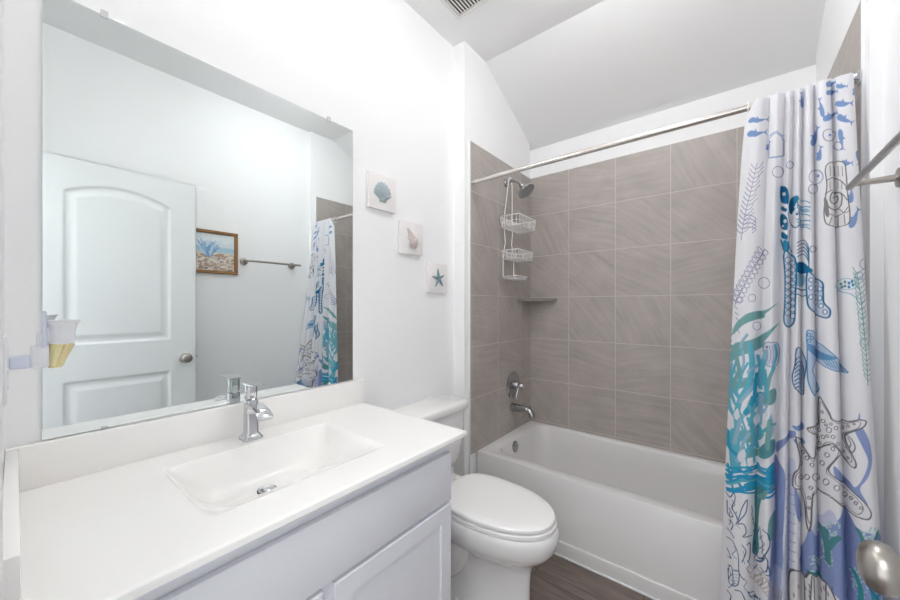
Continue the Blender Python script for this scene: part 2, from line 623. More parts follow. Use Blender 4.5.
# underside lip
cur = []
for k, v in enumerate(border):
    cur.append(bm.verts.new((v.co.x - (0.040 if k < nb else 0), v.co.y - (0.034 if k >= nb - 1 else 0), ZTOP - 0.019)))
for k in range(len(border) - 1):
    bm.faces.new((prev[k], prev[k + 1], cur[k + 1], cur[k]))
me_top = link_mesh('counter_slab', bm, M_marble, top, auto=24)
box('backsplash', M_marble, (CX0, CX0 + 0.020, CY0, CY1, ZTOP - 0.001, 0.975), top, bev=0.004)
box('side_splash', M_marble, (CX0 + 0.020, -0.735, CY0, CY0 + 0.020, ZTOP - 0.001, 0.975), top, bev=0.004)
DRX, DRY = -1.046, 0.457
dzb = float(basin_depth(np.array(DRX), np.array(DRY)))
bm = bmesh.new()
lathe(bm, (DRX, DRY, ZTOP - dzb + 0.0005), (0.10, 0, 1), [(0, 0.026), (0.002, 0.026), (0.0024, 0.0)], 32)
o = link_mesh('drain_shade_disc', bm, M_dark, top)  # thin dark disc painting the shade under the stopper edge
o['label'] = 'dark disc standing in for shade around the drain stopper'
bm = bmesh.new()
lathe(bm, (DRX + 0.003, DRY - 0.002, ZTOP - dzb + 0.003), (0.10, 0, 1), [(0, 0.019), (0.003, 0.022), (0.006, 0.020), (0.008, 0.010), (0.0085, 0.0)], 32)
dr = link_mesh('sink_drain', bm, M_chrome, top)
dr['label'] = 'chrome drain stopper in the sink bottom'

# ------------------------------------------------------------------ faucet
FX, FY = -1.232, 0.487
fau = thing('faucet', 'chrome single-lever faucet with flat waterfall spout behind the sink', 'faucet', (FX, FY, ZTOP))
bm = bmesh.new()
rings = []
for z, hx, hy, r in ((0.0005, 0.029, 0.030, 0.010), (0.006, 0.029, 0.030, 0.010), (0.014, 0.024, 0.024, 0.010), (0.022, 0.0185, 0.0195, 0.009), (0.095, 0.0175, 0.0185, 0.009), (0.124, 0.0175, 0.0185, 0.009), (0.128, 0.0165, 0.0175, 0.008)):
    rings.append([(x, y, ZTOP + z) for x, y in rrect(FX, FY, hx, hy, r)])
loft(bm, rings)
link_mesh('faucet_body', bm, M_chrome, fau)
# flat curved spout
bm = bmesh.new()
rings = []
for t in np.linspace(0, 1, 14):
    x = FX + 0.012 + 0.098 * math.sin(t * 1.35) / math.sin(1.35)
    z = ZTOP + 0.116 - 0.030 * t ** 2.2
    hw = 0.019 + 0.004 * t
    th = 0.0085 - 0.004 * t
    tx = 0.35 * t
    rings.append([(x + tx * dz_, FY + sy * hw, z + dz_) for sy, dz_ in ((-1, -th), (1, -th), (1, 0.001), (0.8, 0.002), (-0.8, 0.002), (-1, 0.001))])
loft(bm, rings)
link_mesh('spout', bm, M_chrome, fau, auto=30)
bm = bmesh.new()
rings = [[(x, y, ZTOP + z) for x, y in rrect(FX - 0.001, FY, hx, hy, 0.009)] for z, hx, hy in ((0.1285, 0.0135, 0.0145), (0.133, 0.016, 0.017), (0.176, 0.016, 0.017), (0.178, 0.015, 0.016))]
loft(bm, rings)
rings = []
for t in np.linspace(0, 1, 8):
    x = FX - 0.020 + 0.082 * t
    z = ZTOP + 0.178 + 0.003 * t
    th = 0.0045 - 0.002 * t
    rings.append([(x, FY - 0.0195, z), (x, FY + 0.0195, z), (x, FY + 0.0195, z + th), (x, FY - 0.0195, z + th)])
loft(bm, rings)
link_mesh('lever_handle', bm, M_chrome, fau, auto=30)

# ------------------------------------------------------------------ mirror
MY0, MY1, MZ0, MZ1 = 0.041, 0.939, 0.9765, 2.083
mir = thing('wall_mirror', 'large frameless rectangular mirror held by clips over the vanity', 'mirror', (XM, 0.49, MZ0))
box('mirror_glass', M_mirror, (XM + 0.001, XM + 0.006, MY0, MY1, MZ0, MZ1), mir, bev=0.001, smooth=False)
for cy_, cz_ in ((0.150, MZ1), (0.820, MZ1), (0.150, MZ0), (0.820, MZ0)):
    s_ = 1 if cz_ > 1.5 else -1
    bm = bmesh.new()
    z0, z1 = sorted((cz_ - s_ * 0.007, cz_ + s_ * (0.012 if s_ > 0 else 0.0)))
    bx(bm, XM + 0.0065, XM + 0.0095, cy_ - 0.007, cy_ + 0.007, z0, z1, 0.0014)
    if s_ > 0:
        bx(bm, XM + 0.001, XM + 0.0066, cy_ - 0.007, cy_ + 0.007, cz_ + 0.001, cz_ + 0.012, 0.0014)
        lathe(bm, (XM + 0.0095, cy_, cz_ + 0.006), (1, 0, 0), [(0, 0.004), (0.0012, 0.003)], 12)
    c = link_mesh('mirror_clip', bm, M_glass, mir)
    c['label'] = 'clear plastic clip on the mirror edge'

# ------------------------------------------------------------------ toilet
TY = 1.322
toi = thing('toilet', 'white two-piece toilet with closed lid between vanity and bathtub', 'toilet', (-0.95, TY, 0))


def egg(xb, xf, hw, z, n=56, sq=2.0, xw=None):
    """closed outline: rounded back at xb, long nose at xf, widest at xw"""
    xw = xb + (xf - xb) * 0.42 if xw is None else xw
    out = []
    for i in range(n):
        a = 2 * PI * i / n
        c, s = math.cos(a), math.sin(a)
        if c >= 0:
            x = xw + (xf - xw) * abs(c) ** (2 / 2.1)
        else:
            x = xw - (xw - xb) * abs(c) ** (2 / sq)
        y = TY + hw * math.copysign(abs(s) ** (2 / (2.05 if c >= 0 else sq)), s)
        out.append((x, y, z))
    return out


bm = bmesh.new()
R_ = [egg(-1.175, -0.640, 0.112, 0.001, sq=3), egg(-1.18, -0.636, 0.116, 0.010, sq=3), egg(-1.17, -0.640, 0.104, 0.030, sq=3),
      egg(-1.16, -0.642, 0.074, 0.060, sq=3), egg(-1.15, -0.642, 0.067, 0.140, sq=2.8), egg(-1.15, -0.638, 0.070, 0.205, sq=2.6),
      egg(-1.14, -0.628, 0.090, 0.240, sq=2.5), egg(-1.13, -0.596, 0.132, 0.272, sq=2.5), egg(-1.12, -0.558, 0.165, 0.306, sq=2.5),
      egg(-1.115, -0.535, 0.183, 0.338, sq=2.5), egg(-1.115, -0.526, 0.191, 0.375, sq=2.5), egg(-1.115, -0.526, 0.191, 0.400, sq=2.5), egg(-1.11, -0.532, 0.186, 0.412, sq=2.5)]
loft(bm, R_)
link_mesh('bowl', bm, M_porc, toi, auto=60)
# trapway bulge showing on each side of the foot
bm = bmesh.new()
for s_ in (-1, 1):
    tube(bm, bez((-0.86, TY + s_ * 0.050, 0.27), (-1.00, TY + s_ * 0.070, 0.29), (-0.92, TY + s_ * 0.060, 0.08), (-1.12, TY + s_ * 0.062, 0.066), 18), [0.03 + 0.028 * math.sin(PI * i / 18) for i in range(19)], 18)
link_mesh('trapway', bm, M_porc, toi)
for s_ in (-1, 1):
    bm = bmesh.new()
    lathe(bm, (-0.93, TY + s_ * 0.113, 0.012), (0, 0, 1), [(0, 0.013), (0.008, 0.012), (0.014, 0.008), (0.016, 0.0)], 18)
    link_mesh('bolt_cap', bm, M_seat, toi)
# deck under the tank
bm = bmesh.new()
loft(bm, [[(x, y, z) for x, y in rrect(-1.185, TY, hx, hy, 0.03)] for z, hx, hy in ((0.30, 0.10, 0.10), (0.36, 0.108, 0.135), (0.405, 0.11, 0.150), (0.4115, 0.107, 0.147))])
link_mesh('tank_deck', bm, M_porc, toi)
bm = bmesh.new()
tz = ((0.426, 0.060, 0.150), (0.432, 0.068, 0.165), (0.450, 0.077, 0.182), (0.50, 0.086, 0.200), (0.58, 0.091, 0.212), (0.66, 0.094, 0.218), (0.752, 0.096, 0.221))
loft(bm, [[(x, y, z) for x, y in rrect(XM + 0.006 + hx, TY, hx, hy, 0.045, 8)] for z, hx, hy in tz])
link_mesh('tank', bm, M_porc, toi, auto=60)
bm = bmesh.new()
tz = ((0.7525, 0.100, 0.226), (0.756, 0.104, 0.230), (0.785, 0.106, 0.232), (0.793, 0.103, 0.229), (0.797, 0.094, 0.221))
loft(bm, [[(x, y, z) for x, y in rrect(XM + 0.005 + 0.106, TY, hx, hy, 0.045, 8)] for z, hx, hy in tz])
link_mesh('tank_lid', bm, M_porc, toi, auto=60)
bm = bmesh.new()
rings = []
for z, g in ((0.4135, -0.004), (0.4160, 0.0), (0.4300, 0.001), (0.4325, -0.002)):
    rings.append(egg(-1.045, -0.536 + g, 0.182 + g, z, sq=3.0, xw=-0.84))
loft(bm, rings)
link_mesh('seat', bm, M_seat, toi, auto=35)
bm = bmesh.new()
rings = []
for z, g in ((0.4380, -0.004), (0.4400, 0.0), (0.450, 0.0005), (0.4560, -0.004), (0.4590, -0.014), (0.4605, -0.04), (0.461, -0.10)):
    rings.append(egg(-1.05 - g * 0.6, -0.541 + g, 0.180 + g, z, sq=3.0, xw=-0.84))
loft(bm, rings)
link_mesh('seat_lid', bm, M_seat, toi, auto=35)
for s_ in (-1, 1):
    bm = bmesh.new()
    bx(bm, -1.085, -1.042, TY + s_ * 0.075 - 0.018, TY + s_ * 0.075 + 0.018, 0.412, 0.444, 0.008, 3)
    link_mesh('seat_hinge', bm, M_seat, toi)
for s_ in (-1, 1):
    bm = bmesh.new()
    lathe(bm, (-1.20, TY + s_ * 0.095, 0.410), (0, 0, 1), [(0, 0.010), (0.018, 0.010)], 12)
    link_mesh('tank_bolt', bm, M_dark, toi)

# ------------------------------------------------------------------ bathtub
UY0, UZ = 1.790, 0.409
tub = thing('bathtub', 'white alcove bathtub with flat apron against the taupe tile', 'bathtub', (-0.44, 2.16, 0))
tx0, tx1, ty1 = XL + 0.001, XR - 0.001, YB - 0.001


def trect(x0, x1, y0, y1, r, z, n=8):
    return [(x, y, z) for x, y in rrect((x0 + x1) / 2, (y0 + y1) / 2, (x1 - x0) / 2, (y1 - y0) / 2, r, n)]


ix0, ix1, iy0, iy1 = tx0 + 0.080, tx1 - 0.075, UY0 + 0.082, ty1 - 0.045
bm = bmesh.new()
R_ = [trect(tx0, tx1, UY0, ty1, 0.004, 0.001), trect(tx0, tx1, UY0, ty1, 0.004, UZ - 0.008),
      trect(tx0 + 0.002, tx1 - 0.002, UY0 + 0.003, ty1 - 0.002, 0.004, UZ - 0.001), trect(tx0 + 0.006, tx1 - 0.006, UY0 + 0.010, ty1 - 0.006, 0.006, UZ),
      trect(ix0 - 0.012, ix1 + 0.012, iy0 - 0.012, iy1 + 0.010, 0.10, UZ - 0.001), trect(ix0 - 0.003, ix1 + 0.003, iy0 - 0.003, iy1 + 0.003, 0.10, UZ - 0.006),
      trect(ix0 + 0.004, ix1 - 0.004, iy0 + 0.004, iy1 - 0.003, 0.10, UZ - 0.020), trect(ix0 + 0.020, ix1 - 0.06, iy0 + 0.014, iy1 - 0.014, 0.11, 0.28),
      trect(ix0 + 0.045, ix1 - 0.16, iy0 + 0.035, iy1 - 0.035, 0.12, 0.14), trect(ix0 + 0.065, ix1 - 0.22, iy0 + 0.055, iy1 - 0.055, 0.11, 0.095),
      trect(ix0 + 0.10, ix1 - 0.27, iy0 + 0.09, iy1 - 0.09, 0.09, 0.080), trect(ix0 + 0.16, ix1 - 0.33, iy0 + 0.14, iy1 - 0.14, 0.06, 0.078)]
loft(bm, R_)
link_mesh('tub_shell', bm, M_tub, tub, auto=33)
bm = bmesh.new()
bx(bm, tx0, tx1, UY0 - 0.010, UY0 + 0.0035, 0.001, 0.075, 0.004, 3)
link_mesh('apron_skirt', bm, M_tub, tub)
bm = bmesh.new()
bx(bm, tx0, tx1, UY0 - 0.018, UY0 - 0.0102, 0.0005, 0.010, 0.003, 2)
link_mesh('caulk_bead', bm, M_trim, tub)
OVY = 2.118
bm = bmesh.new()
lathe(bm, (ix0 + 0.0085, OVY, 0.354), (1, 0, 0.147), [(0, 0.038), (0.005, 0.037), (0.009, 0.031), (0.010, 0.012), (0.012, 0.010), (0.013, 0.0)], 32)
o = link_mesh('overflow_plate', bm, M_chrome2, tub)
o['label'] = 'round chrome overflow plate'
bm = bmesh.new()
lathe(bm, (ix0 + 0.22, OVY + 0.02, 0.0785), (0, 0, 1), [(0, 0.03), (0.004, 0.029), (0.006, 0.018), (0.012, 0.016), (0.013, 0.0)], 28)
o = link_mesh('tub_drain', bm, M_chrome, tub)
o['label'] = 'chrome tub drain stopper'

# ------------------------------------------------------------------ tub spout, valve, shower head
SY = 2.235
sp_ = thing('tub_spout', 'chrome tub filler spout on left tile wall above the tub', 'spout', (XL, SY, 0.577))
bm = bmesh.new()
lathe(bm, (XL + 0.0005, SY, 0.580), (1, 0, 0), [(0, 0.031), (0.008, 0.031), (0.012, 0.026)], 28)
pts = [(XL + 0.010, SY, 0.580), (XL + 0.06, SY, 0.581), (XL + 0.11, SY, 0.580), (XL + 0.140, SY, 0.573), (XL + 0.155, SY, 0.556), (XL + 0.158, SY, 0.538)]
tube(bm, pts, [0.028, 0.027, 0.025, 0.023, 0.0215, 0.021], 22)
link_mesh('spout_body', bm, M_chrome2, sp_)
bm = bmesh.new()
lathe(bm, (XL + 0.142, SY, 0.590), (0.1, 0, 1), [(0, 0.0045), (0.014, 0.0045), (0.016, 0.009), (0.022, 0.009), (0.024, 0.004)], 16)
link_mesh('diverter_knob', bm, M_chrome2, sp_)

val = thing('shower_valve', 'chrome shower valve plate and lever on left tile wall', 'shower valve', (XL, SY + 0.02, 0.74))
VZ, VYc = 0.737, SY + 0.015
bm = bmesh.new()
lathe(bm, (XL + 0.0005, VYc, VZ), (1, 0, 0), [(0, 0.094), (0.003, 0.094), (0.009, 0.087), (0.012, 0.060), (0.013, 0.030)], 48)
link_mesh('escutcheon', bm, M_chrome2, val)
bm = bmesh.new()
lathe(bm, (XL + 0.0125, VYc, VZ), (1, 0, 0), [(0, 0.028), (0.030, 0.025), (0.034, 0.022)], 28)
link_mesh('valve_hub', bm, M_chrome2, val)
bm = bmesh.new()
lathe(bm, (XL + 0.046, VYc, VZ), (1, 0, 0), [(0, 0.019), (0.010, 0.020), (0.030, 0.017), (0.036, 0.012), (0.038, 0.0)], 28)
tube(bm, bez((XL + 0.052, VYc, VZ), (XL + 0.050, VYc - 0.02, VZ - 0.03), (XL + 0.045, VYc - 0.035, VZ - 0.06), (XL + 0.050, VYc - 0.045, VZ - 0.092), 10), [0.010, 0.0098, 0.0095, 0.009, 0.0088, 0.0085, 0.008, 0.0078, 0.0075, 0.007, 0.006], 14)
link_mesh('lever_handle', bm, M_chrome2, val)

HY = 2.150
shw = thing('showerhead', 'chrome round shower head on curved arm under the rod', 'shower head', (XL, HY, 2.165))
bm = bmesh.new()
lathe(bm, (XL + 0.0005, HY, 2.165), (1, 0, 0), [(0, 0.030), (0.004, 0.030), (0.010, 0.022), (0.014, 0.012)], 28)
link_mesh('arm_flange', bm, M_chrome2, shw)
arm = bez((XL + 0.008, HY, 2.165), (XL + 0.06, HY, 2.180), (XL + 0.09, HY, 2.165), (XL + 0.118, HY, 2.128), 14)
bm = bmesh.new()
tube(bm, arm, 0.0105, 16)
link_mesh('shower_arm', bm, M_chrome2, shw)
bm = bmesh.new()
hd = Vector((0.62, 0, -0.78)).normalized()
lathe(bm, Vector((XL + 0.114, HY, 2.133)), hd, [(0, 0.013), (0.012, 0.019), (0.022, 0.019), (0.028, 0.015), (0.042, 0.034), (0.058, 0.056), (0.068, 0.061), (0.073, 0.060)], 36)
head_shell = link_mesh('head_shell', bm, M_chrome2, shw)
bm = bmesh.new()
fc = Vector((XL + 0.114, HY, 2.133)) + hd * 0.0732
lathe(bm, fc, hd, [(0, 0.056), (0.002, 0.055), (0.0025, 0.0)], 36)
u_, v_ = basis(hd)
for k in range(36):
    rr = 0.010 + 0.041 * ((k % 3) + 0.5) / 3
    a = k * 2.399
    lathe(bm, fc + hd * 0.002 + (u_ * math.cos(a) + v_ * math.sin(a)) * rr, hd, [(0, 0.0018), (0.002, 0.0014)], 6)
o = link_mesh('spray_face', bm, mat('grey_spray_face', (0.30, 0.31, 0.32), 0.4), head_shell)
o['label'] = 'grey spray face with nozzles'

# ------------------------------------------------------------------ hanging wire caddy
CYc = 2.160
cad = thing('shower_caddy', 'chrome wire caddy with two baskets and soap dish hung below shower head', 'shower caddy', (XL + 0.01, CYc, 2.17))
xb = XL + 0.016
bm = bmesh.new()
for s_ in (-1, 1):
    tube(bm, [(xb + 0.018, CYc + s_ * 0.014 - 0.01, 2.185), (xb + 0.018, CYc + s_ * 0.028 - 0.01, 2.14), (xb, CYc + s_ * 0.052, 1.95), (xb, CYc + s_ * 0.058, 1.83), (xb, CYc + s_ * 0.044, 1.74), (xb, CYc + s_ * 0.075, 1.66), (xb, CYc + s_ * 0.075, 1.51), (xb + 0.008, CYc + s_ * 0.07, 1.49)], 0.0034, 8)
tube(bm, [(xb + 0.018, CYc - 0.024, 2.185), (xb + 0.020, CYc - 0.020, 2.194), (xb + 0.020, CYc, 2.194), (xb + 0.018, CYc + 0.004, 2.185)], 0.0034, 8)
link_mesh('caddy_frame', bm, M_wire, cad)


def basket(name, z0, z1, hy, dep, nsl):
    bm = bmesh.new()
    x0, x1 = xb + 0.004, xb + 0.004 + dep
    def ring(z, g):
        return [(x, y, z) for x, y in rrect((x0 + x1) / 2, CYc, dep / 2 - g, hy - g, 0.018, 4)]
    tube(bm, ring(z1, 0), 0.0036, 8, closed=True)
    tube(bm, ring((z0 + z1) / 2, 0.004), 0.0018, 6, closed=True)
    tube(bm, ring(z0, 0.008), 0.0026, 6, closed=True)
    for k in range(nsl):
        y = CYc - hy + 0.012 + (2 * hy - 0.024) * k / (nsl - 1)
        yi = CYc + (y - CYc) * (hy - 0.008) / hy
        tube(bm, [(x0, y, z1), (x0 + 0.008, yi, z0), (x1 - 0.008, yi, z0), (x1, y, z1)], 0.0019, 6)
    for k in range(4):
        x = x0 + 0.02 + (dep - 0.04) * k / 3
        tube(bm, [(x, CYc - hy, z1), (x, CYc - hy + 0.008, z0), (x, CYc + hy - 0.008, z0), (x, CYc + hy, z1)], 0.0019, 6)
    return link_mesh(name, bm, M_wire, cad)


basket('wire_basket', 1.832, 1.903, 0.132, 0.145, 13)
basket('wire_basket', 1.622, 1.678, 0.118, 0.130, 11)
basket('soap_dish', 1.488, 1.508, 0.080, 0.105, 9)

# corner shelf
bm = bmesh.new()
prism(bm, [(XL + 0.0005, YB - 0.0005), (XL + 0.0005, YB - 0.212), (XL + 0.018, YB - 0.212), (XL + 0.215, YB - 0.018), (XL + 0.215, YB - 0.0005)], 'z', 1.342, 1.362)
o = link_mesh('corner_shelf', bm, M_tile_plain, smooth=False)
tag(o, 'taupe stone corner shelf in the left corner of the tub tile', 'shelf')

# ------------------------------------------------------------------ curtain rod, curtain, rings
RY, RZ = 1.737, 2.056
rod = thing('curtain_rod', 'brushed steel shower curtain rod spanning the tub alcove', 'curtain rod', (-0.44, RY, RZ))
bm = bmesh.new()
lathe(bm, (XL + 0.012, RY, RZ), (1, 0, 0), [(0, 0.0125), (XR - XL - 0.024, 0.0125)], 24)
link_mesh('rod', bm, M_rod, rod)
for x_, s_ in ((XL + 0.0005, 1), (XR - 0.0005, -1)):
    bm = bmesh.new()
    lathe(bm, (x_, RY, RZ), (s_, 0, 0), [(0, 0.014 if s_ > 0 else 0.026), (0.004, 0.014 if s_ > 0 else 0.026), (0.010, 0.018 if s_ < 0 else 0.014), (0.020, 0.0145)], 28)
    o = link_mesh('rod_flange', bm, M_chrome, rod)

# --- curtain shape (fabric coordinates p across, z up)
CZT, CZB = 2.066, 0.10
FOLDS = [0.0, 0.255, 0.40, 0.485, 0.565, 0.665, 0.815, 1.0]


def curtain_xyz(p, z):
    h = np.clip((CZT - z) / (CZT - CZB), 0, 1)
    xl = 0.046 - 0.078 * h ** 0.8
    xr = 0.317 + 0.031 * h
    k = np.array(FOLDS)
    i = np.clip(np.searchsorted(k, p, side='right') - 1, 0, len(k) - 2)
    t = (p - k[i]) / (k[i + 1] - k[i])
    amp = np.array([0.026, 0.032, 0.024, 0.026, 0.030, 0.036, 0.032])[i]
    flat = np.array([1.5, 1.0, 0.8, 0.8, 1.0, 1.2, 1.5])[i]
    b = np.abs(np.sin(PI * np.clip(t, 0, 1)))
    b = 1 - (1 - b) ** flat
    a = amp * (0.85 + 0.95 * h ** 0.6)
    x = xl + (xr - xl) * p + 0.0030 * np.sin(2 * PI * t) * np.sin(2.4 * h + 5 * p)
    base = RY - 0.017 - 0.006 * h * (1 - p) - 0.215 * ease(p ** 1.2) * h ** 1.05
    y = base - a * b + 0.005 * np.sin(3.1 * h + 9 * p) * h - 0.003 * np.sin(23 * p + 4 * h) * h
    y = y + 0.0012 * np.sin(61 * p + 6 * np.sin(4 * h)) * h
    droop = -0.065 * np.clip(1 - p / 0.11, 0, 1) ** 1.5 * (1 - h) ** 8
    scallop = -0.006 * b * (1 - h) ** 12
    return x, y, z + droop + scallop
# --- end curtain shape


